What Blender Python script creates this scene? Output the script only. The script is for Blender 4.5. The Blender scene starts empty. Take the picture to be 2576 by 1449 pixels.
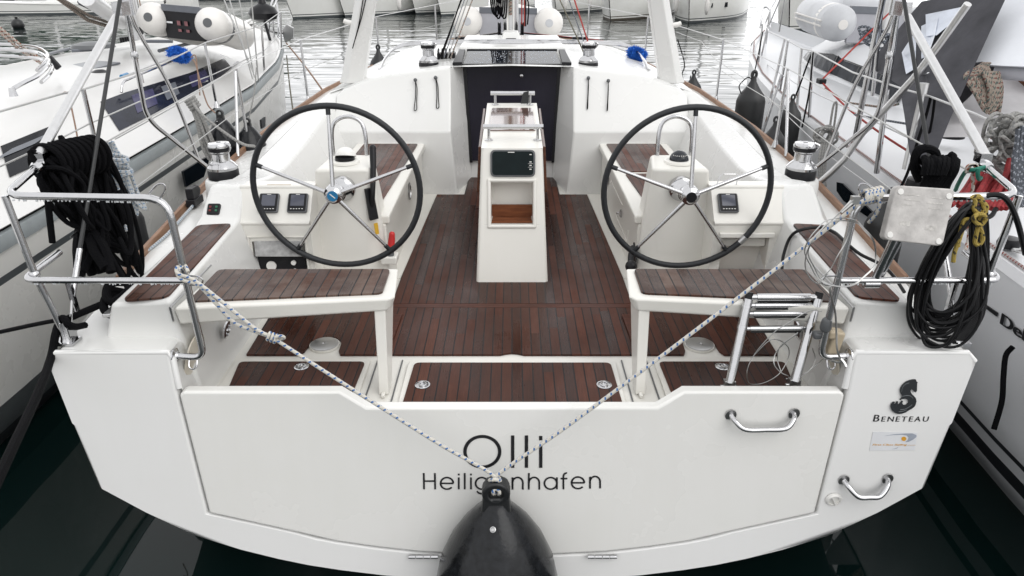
import bpy, bmesh, math, random
from mathutils import Vector, Matrix, noise
rnd = random.Random(7)
scene = bpy.context.scene
COL = scene.collection
V = Vector
# ---------------------------------------------------------------- camera geometry (eye 2.75 m above the water, standing on the quay)
FOC, CX, CY, PITCH, EYE = 1800.0, 1288.0, 724.5, math.radians(24.25), 2.75
CP, SP = math.cos(PITCH), math.sin(PITCH)
RAKE = math.tan(math.radians(7.5))
def W(px, py, z=None, y=None, x=None, T=None):
    """sight line through a measured point of the survey photo, cut with a known plane of the scene"""
    u = (px - CX) / FOC; v = -(py - CY) / FOC
    d = V((u, CP + v * SP, -SP + v * CP))
    if z is not None: t = (z - EYE) / d.z
    elif y is not None: t = y / d.y
    elif x is not None: t = x / d.x
    else:
        t = (2.63 - T + RAKE * (EYE - 1.26)) / (d.y - RAKE * d.z)   # the raked transom plane, T metres proud of it
    return V((0, 0, EYE)) + d * t
def Ty(z, off=0.0): return 2.63 - off + RAKE * (z - 1.26)
# ---------------------------------------------------------------- nodes
class NT:
    def __init__(s, tree): s.t = tree; s.n = tree.nodes; s.l = tree.links
    def add(s, typ, **kw):
        n = s.n.new(typ)
        for k, v in kw.items():
            if k.startswith('i_'):
                key = k[2:]
                key = int(key) if key.isdigit() else key.replace('_', ' ')
                s.put(n.inputs[key], v)
            else: setattr(n, k, v)
        return n
    def put(s, sock, v):
        if isinstance(v, bpy.types.NodeSocket): s.l.new(v, sock)
        else: sock.default_value = v
    def math(s, op, a, b=0.0, c=0.0, clamp=False):
        n = s.n.new('ShaderNodeMath'); n.operation = op; n.use_clamp = clamp
        s.put(n.inputs[0], a); s.put(n.inputs[1], b); s.put(n.inputs[2], c)
        return n.outputs[0]
    def mix(s, f, a, b):
        n = s.n.new('ShaderNodeMix'); n.data_type = 'RGBA'
        s.put(n.inputs[0], f); s.put(n.inputs[6], a); s.put(n.inputs[7], b)
        return n.outputs[2]
    def ramp(s, f, stops):
        n = s.n.new('ShaderNodeValToRGB'); e = n.color_ramp.elements
        while len(e) < len(stops): e.new(0.5)
        for k, (p, c) in enumerate(stops):
            e[k].position = p; e[k].color = c if len(c) == 4 else (*c, 1)
        s.l.new(f, n.inputs[0]); return n.outputs[0]
    def noise(s, vec, scale, detail=3, rough=0.5):
        n = s.n.new('ShaderNodeTexNoise'); s.l.new(vec, n.inputs['Vector'])
        n.inputs['Scale'].default_value = scale; n.inputs['Detail'].default_value = detail; n.inputs['Roughness'].default_value = rough
        return n.outputs[0]
    def scale(s, vec, v):
        n = s.n.new('ShaderNodeVectorMath'); n.operation = 'MULTIPLY'
        s.l.new(vec, n.inputs[0]); n.inputs[1].default_value = v; return n.outputs[0]
def new_mat(name):
    m = bpy.data.materials.new(name); m.use_nodes = True
    t = NT(m.node_tree); b = t.n['Principled BSDF']
    pos = t.add('ShaderNodeNewGeometry').outputs['Position']
    return m, t, b, pos
def c4(c): return (*c, 1.0)
def dark(c, k): return tuple(a * k for a in c)
def simple(name, col, rough=0.4, metal=0.0, var=0.12, vs=9.0, bump=0.0, bs=120.0, coat=0.0, rvar=0.0, spec=None):
    m, t, b, pos = new_mat(name)
    n1 = t.noise(pos, vs, 5, 0.6)
    n2 = t.math('MULTIPLY_ADD', n1, 2.2, -0.6, clamp=True)
    t.l.new(t.mix(n2, c4(dark(col, 1 - var)), c4(tuple(min(1, a * (1 + var * .5)) for a in col))), b.inputs['Base Color'])
    b.inputs['Metallic'].default_value = metal
    if rvar:
        n3 = t.noise(pos, vs * 2.3, 4, 0.6)
        t.l.new(t.math('MULTIPLY_ADD', n3, rvar, rough - rvar * .5, clamp=True), b.inputs['Roughness'])
    else: b.inputs['Roughness'].default_value = rough
    if coat: b.inputs['Coat Weight'].default_value = coat; b.inputs['Coat Roughness'].default_value = 0.08
    if spec is not None: b.inputs['Specular IOR Level'].default_value = spec
    if bump:
        bn = t.add('ShaderNodeBump'); bn.inputs['Strength'].default_value = bump; bn.inputs['Distance'].default_value = 0.004
        t.l.new(t.noise(pos, bs, 3, 0.6), bn.inputs['Height']); t.l.new(bn.outputs[0], b.inputs['Normal'])
    return m
# ---------------------------------------------------------------- mesh builder
class MB:
    def __init__(s): s.v = []; s.f = []; s.uv = []; s.m = []
    def _f(s, idx, uv=None, mi=0): s.f.append(tuple(idx)); s.uv.append(uv); s.m.append(mi)
    def quadmesh(s, rows, close_u=False, close_v=False, mi=0, flip=False, mif=None):
        """rows of points joined by quads"""
        o = len(s.v); nr, nc = len(rows), len(rows[0])
        for r in rows: s.v += [V(p) for p in r]
        for i in range(nr if close_v else nr - 1):
            for j in range(nc if close_u else nc - 1):
                a = o + i * nc + j; b = o + i * nc + (j + 1) % nc
                c = o + ((i + 1) % nr) * nc + (j + 1) % nc; d = o + ((i + 1) % nr) * nc + j
                s._f((a, d, c, b) if flip else (a, b, c, d), None, mif(i, j) if mif else mi)
        return s
    def poly(s, pts, mi=0):
        o = len(s.v); s.v += [V(p) for p in pts]; s._f(range(o, o + len(pts)), None, mi); return s
    def prism(s, pts, d, mi=0):
        """closed solid: polygon pts moved along vector d"""
        d = V(d); n = len(pts); o = len(s.v)
        s.v += [V(p) for p in pts] + [V(p) + d for p in pts]
        s._f(range(o, o + n), None, mi); s._f(range(o + 2 * n - 1, o + n - 1, -1), None, mi)
        for k in range(n):
            k2 = (k + 1) % n; s._f((o + k, o + n + k, o + n + k2, o + k2), None, mi)
        return s
    def box(s, c, size, rot=None, mi=0):
        hx, hy, hz = [a / 2 for a in size]; M = rot or Matrix.Identity(3)
        p = [V(c) + M @ V((x * hx, y * hy, -hz)) for x, y in ((-1, -1), (1, -1), (1, 1), (-1, 1))]
        return s.prism(p, M @ V((0, 0, 2 * hz)), mi)
    def hexa(s, b, t, mi=0):
        """solid between bottom ring b and top ring t"""
        n = len(b); o = len(s.v); s.v += [V(p) for p in b] + [V(p) for p in t]
        s._f(range(o + n - 1, o - 1, -1), None, mi); s._f(range(o + n, o + 2 * n), None, mi)
        for k in range(n):
            k2 = (k + 1) % n; s._f((o + k, o + k2, o + n + k2, o + n + k), None, mi)
        return s
    def tube(s, path, r, seg=8, closed=False, smooth=True, sub=6, caps=True, mi=0):
        pts = [V(p) for p in path]
        if smooth and len(pts) > 2: pts = spline(pts, sub, closed)
        n = len(pts); o = len(s.v)
        rr = r if callable(r) else (lambda k: r)
        tang = []
        for k in range(n):
            a = pts[(k - 1) % n] if closed or k > 0 else pts[k]
            b = pts[(k + 1) % n] if closed or k < n - 1 else pts[k]
            t = b - a
            tang.append(t.normalized() if t.length > 1e-9 else V((0, 0, 1)))
        up = V((0, 0, 1)) if abs(tang[0].z) < .9 else V((1, 0, 0))
        nrm = (up - tang[0] * up.dot(tang[0])).normalized(); L = 0; Ls = []
        for k in range(n):
            nrm = nrm - tang[k] * nrm.dot(tang[k])
            if nrm.length < 1e-6: nrm = tang[k].orthogonal()
            nrm.normalize(); bi = tang[k].cross(nrm)
            if k: L += (pts[k] - pts[k - 1]).length
            Ls.append(L); R = rr(k / max(1, n - 1))
            for j in range(seg):
                a = 2 * math.pi * j / seg
                s.v.append(pts[k] + (nrm * math.cos(a) + bi * math.sin(a)) * R)
        for k in range(n if closed else n - 1):
            k2 = (k + 1) % n; l1 = Ls[k]; l2 = Ls[k2] if k2 else L + (pts[0] - pts[-1]).length
            for j in range(seg):
                j2 = (j + 1) % seg
                s._f((o + k * seg + j, o + k * seg + j2, o + k2 * seg + j2, o + k2 * seg + j),
                     ((j / seg, l1), ((j + 1) / seg, l1), ((j + 1) / seg, l2), (j / seg, l2)), mi)
        if caps and not closed:
            s._f(range(o + seg - 1, o - 1, -1), None, mi); s._f(range(o + (n - 1) * seg, o + n * seg), None, mi)
        return s
    def lathe(s, prof, c=(0, 0, 0), axis=(0, 0, 1), seg=24, mi=0, sx=1.0, mif=None):
        """profile of (radius, height) turned about axis through c"""
        q = V((0, 0, 1)).rotation_difference(V(axis)).to_matrix(); o = len(s.v); n = len(prof)
        for r, h in prof:
            for j in range(seg):
                a = 2 * math.pi * j / seg
                s.v.append(V(c) + q @ V((r * math.cos(a) * sx, r * math.sin(a), h)))
        for k in range(n - 1):
            for j in range(seg):
                j2 = (j + 1) % seg
                s._f((o + k * seg + j, o + k * seg + j2, o + (k + 1) * seg + j2, o + (k + 1) * seg + j),
                     ((j / seg, prof[k][1]), ((j + 1) / seg, prof[k][1]), ((j + 1) / seg, prof[k + 1][1]), (j / seg, prof[k + 1][1])), mif(k) if mif else mi)
        if prof[0][0] > 1e-4: s._f(range(o + seg - 1, o - 1, -1), None, mif(0) if mif else mi)
        if prof[-1][0] > 1e-4: s._f(range(o + (n - 1) * seg, o + n * seg), None, mif(n - 2) if mif else mi)
        return s
    def ball(s, c, r, seg=16, mi=0, axis=(0, 0, 1), sz=1.0):
        return s.lathe([(r * math.sin(math.pi * k / 10), -r * sz * math.cos(math.pi * k / 10)) for k in range(11)], c, axis, seg, mi)
    def mirror(s):
        o = len(s.v); nf = len(s.f)
        s.v += [V((-p.x, p.y, p.z)) for p in s.v[:o]]
        for k in range(nf):
            s.f.append(tuple(i + o for i in reversed(s.f[k]))); s.uv.append(tuple(reversed(s.uv[k])) if s.uv[k] else None); s.m.append(s.m[k])
        return s
    def flipx(s):
        s.v = [V((-p.x, p.y, p.z)) for p in s.v]; s.f = [tuple(reversed(f)) for f in s.f]; s.uv = [tuple(reversed(u)) if u else None for u in s.uv]; return s
    def xf(s, M): s.v = [M @ p for p in s.v]; return s
    def build(s, name, mats, parent=None, org=None, bevel=0.0, bseg=2, smooth=40, sub=0, fix=True):
        if not isinstance(mats, (list, tuple)): mats = [mats]
        base = V(ORG[parent]) if parent is not None else (V(org) if org is not None else V((0, 0, 0)))
        me = bpy.data.meshes.new(name)
        me.from_pydata([tuple(p - base) for p in s.v], [], s.f)
        for m in mats: me.materials.append(m)
        me.polygons.foreach_set('material_index', s.m)
        if any(u for u in s.uv):
            L = me.uv_layers.new(name='UVMap'); data = []
            for f, u in zip(s.f, s.uv):
                data += [c for q in (u or [(0.5, 0.0)] * len(f)) for c in q]
            if len(data) == 2 * len(me.loops): L.data.foreach_set('uv', data)
        bm = bmesh.new(); bm.from_mesh(me)
        bmesh.ops.remove_doubles(bm, verts=bm.verts, dist=1e-5)
        if fix: bmesh.ops.recalc_face_normals(bm, faces=bm.faces)
        bm.to_mesh(me); bm.free()
        if smooth:
            me.shade_smooth()
            if not bevel: me.set_sharp_from_angle(angle=math.radians(smooth))
        ob = bpy.data.objects.new(name, me); COL.objects.link(ob)
        if parent is not None: ob.parent = parent; ORG[ob] = base
        else: ob.location = base; ORG[ob] = base
        if sub:
            md = ob.modifiers.new('soft', 'SUBSURF'); md.levels = sub; md.render_levels = sub
        if bevel:
            md = ob.modifiers.new('edge', 'BEVEL'); md.width = bevel; md.segments = bseg; md.limit_method = 'ANGLE'; md.angle_limit = math.radians(35); md.harden_normals = True
        return ob
ORG = {}
def spline(p, sub=6, closed=False):
    n = len(p); out = []
    for k in range(n if closed else n - 1):
        a = p[(k - 1) % n] if closed or k else p[0] * 2 - p[1]
        b = p[k]; c = p[(k + 1) % n]
        d = p[(k + 2) % n] if closed or k < n - 2 else p[-1] * 2 - p[-2]
        for q in range(sub):
            t = q / sub
            out.append(0.5 * ((2 * b) + (c - a) * t + (2 * a - 5 * b + 4 * c - d) * t * t + (3 * b - a - 3 * c + d) * t ** 3))
    if not closed: out.append(p[-1])
    return out
def bendpath(pts, r=0.08, n=5):
    """straight tube runs with rounded bends of radius r"""
    pts = [V(p) for p in pts]; out = [pts[0]]
    for k in range(1, len(pts) - 1):
        a, b, c = pts[k - 1], pts[k], pts[k + 1]
        d1 = (a - b); d2 = (c - b); q = min(r, d1.length * .48, d2.length * .48)
        p1 = b + d1.normalized() * q; p2 = b + d2.normalized() * q
        for i in range(n + 1):
            t = i / n; out.append(p1 * (1 - t) ** 2 + b * 2 * t * (1 - t) + p2 * t * t)
    out.append(pts[-1]); return out
def tag(o, label, cat, group=None, kind=None):
    o['label'] = label; o['category'] = cat
    if group: o['group'] = group
    if kind: o['kind'] = kind
    return o
def thing(name, loc, label, cat, group=None):
    o = bpy.data.objects.new(name, None); COL.objects.link(o); o.location = loc; o.empty_display_size = .2
    ORG[o] = V(loc); return tag(o, label, cat, group)
def dup(root, loc, rotz=0.0, label=None, group=None, scale=1.0):
    r = root.copy(); COL.objects.link(r); r.location = loc; r.rotation_euler = (0, 0, rotz); r.scale = (scale,) * 3
    if label: r['label'] = label
    if group: r['group'] = group
    for ch in list(root.children):
        c = ch.copy(); COL.objects.link(c); c.parent = r
        for g in ch.children:
            d = g.copy(); COL.objects.link(d); d.parent = c
    return r
def hang(a, b, sag, n=6):
    a, b = V(a), V(b)
    return [a.lerp(b, k / n) - V((0, 0, sag * 4 * (k / n) * (1 - k / n))) for k in range(n + 1)]
def text_polys(txt, size=1.0):
    """outline lettering as a flat mesh in x,y; returns verts, faces, width"""
    cu = bpy.data.curves.new('lettering', 'FONT'); cu.body = txt; cu.size = size; cu.resolution_u = 4
    ob = bpy.data.objects.new('lettering', cu); COL.objects.link(ob)
    dg = bpy.context.evaluated_depsgraph_get(); me = bpy.data.meshes.new_from_object(ob.evaluated_get(dg))
    vs = [V(v.co) for v in me.vertices]; fs = [tuple(p.vertices) for p in me.polygons]
    bpy.data.objects.remove(ob); bpy.data.meshes.remove(me); bpy.data.curves.remove(cu)
    return vs, fs, (max(v.x for v in vs) if vs else 0)
# ================================================================ materials
def gelcoat(name, col, rough=0.22, streak=0.05):
    m, t, b, pos = new_mat(name)
    big = t.noise(pos, 1.3, 5, 0.6)
    run = t.noise(t.scale(pos, (16, 5, 1.2)), 1.0, 3, 0.6)
    k = t.math('ADD', t.math('MULTIPLY', big, 0.78), t.math('MULTIPLY', run, 0.22))
    k = t.math('MULTIPLY_ADD', k, 1.5, -0.25, clamp=True)
    t.l.new(t.mix(k, c4((col[0] * (1 - streak), col[1] * (1 - streak), col[2] * (1 - streak * 1.3))), c4(col)), b.inputs['Base Color'])
    t.l.new(t.math('MULTIPLY_ADD', big, 0.16, rough - 0.06, clamp=True), b.inputs['Roughness'])
    b.inputs['Coat Weight'].default_value = 0.12; b.inputs['Coat Roughness'].default_value = 0.1
    bn = t.add('ShaderNodeBump'); bn.inputs['Strength'].default_value = 0.012; bn.inputs['Distance'].default_value = 0.003
    t.l.new(t.noise(pos, 9, 3, 0.5), bn.inputs['Height']); t.l.new(bn.outputs[0], b.inputs['Normal'])
    return m
M_HULL = gelcoat('transom_gelcoat', (0.80, 0.798, 0.795), 0.22, 0.07)
M_GATE = gelcoat('gate_gelcoat', (0.79, 0.785, 0.768), 0.25, 0.09)
M_DECK = gelcoat('deck_gelcoat', (0.725, 0.725, 0.715), 0.25, 0.06)
M_CREAM = gelcoat('cockpit_gelcoat', (0.76, 0.745, 0.705), 0.3, 0.08)
M_LHULL = gelcoat('left_boat_gelcoat', (0.86, 0.85, 0.825), 0.25, 0.07)
M_LDECK = gelcoat('left_boat_deck', (0.66, 0.655, 0.65), 0.3, 0.09)
M_RHULL = gelcoat('right_boat_hull', (0.82, 0.83, 0.86), 0.2, 0.06)
M_RDECK = gelcoat('right_boat_deck', (0.68, 0.69, 0.715), 0.3, 0.08)
M_FAR = gelcoat('far_boat_gelcoat', (0.84, 0.84, 0.82), 0.3, 0.1)
def teak(name, pitch=0.05, weather=0.0, off=0.0, warm=1.0):
    m, t, b, pos = new_mat(name)
    sx = t.add('ShaderNodeSeparateXYZ', i_0=pos)
    u = t.math('ADD', t.math('MULTIPLY', sx.outputs[0], 1 / pitch), off + 40)
    wob = t.math('MULTIPLY_ADD', t.noise(pos, 6.0, 2, .5), 0.06, -0.03)
    u = t.math('ADD', u, wob)
    f = t.math('FRACT', u); pid = t.math('FLOOR', u)
    # staggered butt joints give each plank several lengths
    wn0 = t.add('ShaderNodeTexWhiteNoise', noise_dimensions='1D'); t.l.new(pid, wn0.inputs['W'])
    yy = t.math('ADD', t.math('MULTIPLY', sx.outputs[1], 0.9), t.math('MULTIPLY', wn0.outputs[0], 7.0))
    wn = t.add('ShaderNodeTexWhiteNoise', noise_dimensions='2D')
    cv = t.add('ShaderNodeCombineXYZ', i_0=pid, i_1=t.math('FLOOR', yy)); t.l.new(cv.outputs[0], wn.inputs['Vector'])
    grain = t.noise(t.scale(pos, (210, 9, 40)), 1.0, 6, 0.65)
    blot = t.noise(t.scale(pos, (9, 3, 6)), 1.0, 5, 0.6)
    k = t.math('ADD', t.math('MULTIPLY', wn.outputs[0], 0.36), t.math('ADD', t.math('MULTIPLY', grain, 0.5), t.math('MULTIPLY', blot, 0.42)))
    k = t.math('MULTIPLY_ADD', k, 1.3, -0.35, clamp=True)
    w = warm
    col = t.ramp(k, [(0.0, (0.015, 0.0075, 0.006)), (0.35, (0.041 * w, 0.0150, 0.0095)), (0.65, (0.070 * w, 0.0245, 0.0152)), (1.0, (0.125 * w, 0.047, 0.030))])
    if weather:
        g = t.noise(t.scale(pos, (3.2, 5, 3)), 1.0, 4, 0.6)
        g = t.math('MULTIPLY', t.math('MULTIPLY_ADD', g, 4.0, -1.5, clamp=True), t.math('MULTIPLY_ADD', wn.outputs[0], .8, .35, clamp=True))
        g = t.math('MULTIPLY', g, t.math('MULTIPLY_ADD', grain, 1.2, 0.2, clamp=True))
        col = t.mix(t.math('MULTIPLY', g, weather), col, (0.21, 0.17, 0.145, 1))
    e = t.math('ABSOLUTE', t.math('ADD', f, -0.5))
    seam = t.math('MULTIPLY_ADD', e, 50.0, -21.6, clamp=True)
    col = t.mix(seam, col, (0.008, 0.008, 0.009, 1))
    t.l.new(col, b.inputs['Base Color'])
    wet = t.noise(t.scale(pos, (3.0, 2.0, 2.0)), 1.0, 4, 0.6)
    rr = t.math('ADD', t.math('MULTIPLY_ADD', wet, 0.8, -.16), t.math('ADD', t.math('MULTIPLY', grain, 0.15), t.math('MULTIPLY', wn.outputs[0], 0.28)))
    t.l.new(t.math('ADD', rr, -0.1, clamp=True), b.inputs['Roughness'])
    b.inputs['Specular IOR Level'].default_value = 0.17
    bn = t.add('ShaderNodeBump'); bn.inputs['Strength'].default_value = 0.35; bn.inputs['Distance'].default_value = 0.0022
    t.l.new(t.math('SUBTRACT', t.math('MULTIPLY', grain, .5), seam), bn.inputs['Height']); t.l.new(bn.outputs[0], b.inputs['Normal'])
    return m
M_SOLE = teak('wet_teak', 0.05)
M_SEAT = teak('weathered_teak', 0.05, 0.6, 0.3, .85)
M_PAD = teak('coaming_teak', 0.048, 0.35, 0.1, 1.05)
M_BENCH = teak('bench_teak', 0.05, 0.25, 0.2, 1.15)
def varnish(name, a, b_, rough=0.25, sc=(6, 60, 60)):
    m, t, b, pos = new_mat(name)
    g = t.noise(t.scale(pos, sc), 1.0, 5, 0.6)
    t.l.new(t.ramp(g, [(0.3, a), (0.7, b_)]), b.inputs['Base Color']); b.inputs['Roughness'].default_value = rough
    return m
M_VARN = varnish('varnished_teak', (0.10, 0.03, 0.012), (0.24, 0.085, 0.035), 0.2)
M_TOE = varnish('toe_rail_teak', (0.16, 0.08, 0.045), (0.30, 0.17, 0.10), 0.5, (60, 5, 60))
M_LEAF = varnish('table_leaf_teak', (0.05, 0.018, 0.010), (0.12, 0.045, 0.024), 0.12)
M_XPL = varnish('cross_plank_teak', (0.04, 0.013, 0.008), (0.085, 0.027, 0.016), 0.35); M_XPL.node_tree.nodes['Principled BSDF'].inputs['Specular IOR Level'].default_value = .15
M_LEAFG = varnish('wet_varnish', (0.07, 0.03, 0.022), (0.13, 0.055, 0.04), 0.06); M_LEAFG.node_tree.nodes['Principled BSDF'].inputs['Coat Weight'].default_value = 1.0; M_LEAFG.node_tree.nodes['Principled BSDF'].inputs['Coat IOR'].default_value = 1.9; M_LEAFG.node_tree.nodes['Principled BSDF'].inputs['Coat Roughness'].default_value = 0.09
def metal(name, col=(0.62, 0.62, 0.63), rough=0.1, wet=True):
    m, t, b, pos = new_mat(name)
    n = t.noise(pos, 30, 4, .6)
    t.l.new(t.mix(n, c4(dark(col, .8)), c4(col)), b.inputs['Base Color'])
    b.inputs['Metallic'].default_value = 1.0
    t.l.new(t.math('MULTIPLY_ADD', n, 0.10, rough - .055, clamp=True), b.inputs['Roughness'])
    if wet:
        bn = t.add('ShaderNodeBump'); bn.inputs['Strength'].default_value = 0.10; bn.inputs['Distance'].default_value = 0.002
        vo = t.add('ShaderNodeTexVoronoi'); vo.inputs['Scale'].default_value = 130; t.l.new(pos, vo.inputs['Vector'])
        t.l.new(t.math('MULTIPLY_ADD', vo.outputs['Distance'], -3.0, 1.0, clamp=True), bn.inputs['Height']); t.l.new(bn.outputs[0], b.inputs['Normal'])
    return m
M_STEEL = metal('polished_steel')
M_DULL = metal('dull_steel', (0.5, 0.5, 0.5), 0.3, False)
M_ALU = metal('anodised_alloy', (0.72, 0.72, 0.72), 0.38, False)
M_RUB = simple('black_rubber', (0.012, 0.013, 0.014), 0.42, bump=0.2, bs=300, rvar=.2)
M_LEATHER = simple('wheel_leather', (0.013, 0.015, 0.018), 0.5, bump=0.35, bs=420, rvar=.2)
M_BLK = simple('black_plastic', (0.012, 0.012, 0.014), 0.3, spec=.25)
M_SCR = simple('plotter_glass', (0.006, 0.012, 0.013), 0.12, spec=.12, var=.3, vs=12)
M_FEND = simple('glossy_fender', (0.013, 0.014, 0.016), 0.17, var=.6, vs=30, bump=.2, bs=60, rvar=.14, spec=.28)
M_GREYPL = simple('grey_plastic', (0.10, 0.105, 0.11), 0.4)
M_PAPER = simple('white_plastic', (0.78, 0.77, 0.74), 0.4, var=.08)
M_LCD = simple('lcd_screen', (0.085, 0.09, 0.115), 0.12, var=.15)
M_GLASS = simple('dark_glass', (0.006, 0.009, 0.014), 0.05, var=.3, vs=3)
M_DOOR = simple('smoked_acrylic', (0.019, 0.0175, 0.027), 0.2, var=.25, vs=3, rvar=.15, spec=.14)
M_BOLTB = simple('old_board', (0.52, 0.50, 0.48), 0.55, var=.35, vs=16, bump=.25, bs=60, rvar=.2)
M_RED = simple('red_plastic', (0.55, 0.02, 0.02), 0.35)
M_GREEN = simple('green_cord', (0.01, 0.16, 0.11), 0.6)
M_YEL = simple('yellow_sticker', (0.62, 0.36, 0.02), 0.5)
M_BLUE = simple('hub_blue', (0.02, 0.18, 0.38), 0.35)
M_BRUSH = simple('blue_bristles', (0.015, 0.15, 0.60), 0.8, var=.5, vs=200)
M_GLUE = simple('old_tape', (0.48, 0.40, 0.31), 0.7, var=.2, vs=60)
M_BLACKL = simple('black_lettering', (0.012, 0.012, 0.014), 0.4)
M_EMB = simple('emblem_black', (0.018, 0.021, 0.024), 0.3)
M_ORANGE = simple('orange_print', (0.62, 0.30, 0.02), 0.5)
M_SILV = simple('silver_print', (0.33, 0.36, 0.42), 0.5, var=.3)
M_STICK = simple('sticker_film', (0.70, 0.71, 0.73), 0.3, var=.05)
M_AF = simple('dark_bottom_paint', (0.012, 0.014, 0.018), 0.6)
M_STRIPE = simple('grey_stripe', (0.09, 0.10, 0.105), 0.35)
M_RUBRAIL = simple('grey_rubbing_strake', (0.33, 0.36, 0.37), 0.4)
M_TUBE = simple('inflatable_grey', (0.50, 0.51, 0.53), 0.4, var=.15, vs=4)
M_TUBEW = simple('inflatable_white', (0.74, 0.72, 0.69), 0.35, var=.1, vs=4)
M_TUBED = simple('inflatable_panel', (0.36, 0.38, 0.42), 0.5)
M_CANVAS = simple('grey_canvas', (0.075, 0.075, 0.084), 0.85, var=.35, vs=5, bump=.6, bs=14, spec=.2)
M_COVER = simple('light_grey_cover', (0.36, 0.36, 0.39), 0.75, var=.12, vs=5)
M_VINYL = simple('clear_vinyl', (0.62, 0.66, 0.74), 0.08, var=.25, vs=5)
M_SAIL = simple('white_sailcloth', (0.74, 0.76, 0.80), 0.7, var=.1, vs=3, bump=.4, bs=9)
M_WIRE = metal('steel_wire', (0.55, 0.55, 0.54), 0.3, False)
M_WHITEW = simple('white_coated_wire', (0.62, 0.62, 0.62), 0.4)
M_NONSKID = simple('grey_nonskid', (0.50, 0.49, 0.50), 0.8, var=.1, bump=.4, bs=220)
M_REDROPE = simple('red_rope', (0.28, 0.018, 0.022), 0.75, var=.5, vs=40, bump=.8, bs=160)
M_VISOR = simple('grey_window_frame', (0.13, 0.14, 0.16), 0.3)
def rope(name, base, fleck=None, fleck2=None, dens=26, thr=.8, rough=.75, spec=.4):
    """braided rope; flecks run along it in the tube's own coordinates"""
    m, t, b, pos = new_mat(name)
    uv = t.add('ShaderNodeUVMap').outputs[0]; sx = t.add('ShaderNodeSeparateXYZ', i_0=uv)
    a = t.math('ADD', t.math('MULTIPLY', sx.outputs[0], 4.0), t.math('MULTIPLY', sx.outputs[1], dens))
    a2 = t.math('SUBTRACT', t.math('MULTIPLY', sx.outputs[0], 4.0), t.math('MULTIPLY', sx.outputs[1], dens * 4))
    braid = t.math('MULTIPLY', t.math('SINE', t.math('MULTIPLY', t.math('ADD', sx.outputs[0], t.math('MULTIPLY', sx.outputs[1], dens * 3.1)), 12.56)), t.math('SINE', t.math('MULTIPLY', a2, 6.283)))
    nz = t.noise(pos, 60, 3, .6)
    col = t.mix(nz, c4(dark(base, .72)), c4(base))
    if fleck:
        f1 = t.math('GREATER_THAN', t.math('SINE', t.math('MULTIPLY', t.math('ADD', sx.outputs[0], t.math('MULTIPLY', sx.outputs[1], dens)), 6.283)), thr)
        band = t.math('GREATER_THAN', t.math('SINE', t.math('MULTIPLY', t.math('SUBTRACT', t.math('MULTIPLY', sx.outputs[0], 2.0), t.math('MULTIPLY', sx.outputs[1], dens)), 6.283)), -0.5)
        col = t.mix(t.math('MULTIPLY', f1, band), col, c4(fleck))
    if fleck2:
        f2 = t.math('GREATER_THAN', t.math('SINE', t.math('MULTIPLY', t.math('SUBTRACT', sx.outputs[0], t.math('MULTIPLY_ADD', sx.outputs[1], dens * .5, .3)), 6.283)), .75)
        col = t.mix(f2, col, c4(fleck2))
    t.l.new(col, b.inputs['Base Color']); b.inputs['Roughness'].default_value = rough; b.inputs['Specular IOR Level'].default_value = spec
    bn = t.add('ShaderNodeBump'); bn.inputs['Strength'].default_value = 0.5; bn.inputs['Distance'].default_value = 0.002
    t.l.new(braid, bn.inputs['Height']); t.l.new(bn.outputs[0], b.inputs['Normal'])
    return m
R_BLUE = rope('white_rope_blue_fleck', (0.72, 0.69, 0.62), (0.06, 0.15, 0.36), None, 33, .6)
R_BW = rope('blue_white_rope', (0.60, 0.62, 0.63), (0.20, 0.28, 0.38), None, 45, .35)
R_BLACK = rope('black_rope', (0.004, 0.004, 0.005), rough=.85, spec=.1)
R_BLACKT = simple('black_hose', (0.010, 0.010, 0.011), 0.42, bump=.1, spec=.22)
R_YEL = rope('yellow_rope', (0.42, 0.31, 0.07), (0.05, 0.04, 0.02), None, 22, .72)
R_GREY = rope('grey_rope', (0.36, 0.355, 0.34), (0.22, 0.22, 0.22), None, 40, .5)
R_BROWN = rope('tan_cord', (0.34, 0.22, 0.16), None, None, 60)
R_REDF = rope('white_rope_red_fleck', (0.55, 0.5, 0.45), (0.28, 0.10, 0.06), None, 24, .3)
R_TAN = rope('tan_mottled_rope', (0.34, 0.29, 0.24), (0.16, 0.06, 0.05), (0.08, 0.10, 0.09), 34, .3)
R_REDL = rope('red_line', (0.42, 0.05, 0.04), None, None, 40)
R_DKGREY = rope('dark_grey_rope', (0.10, 0.11, 0.13), (0.3, 0.32, 0.36), None, 30, .5)
R_OLIVE = rope('olive_line', (0.16, 0.15, 0.11), None, None, 40)
R_TOEDOT = rope('red_dotted_lashing', (0.5, 0.44, 0.42), (0.22, 0.04, 0.04), None, 40, .2)
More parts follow.
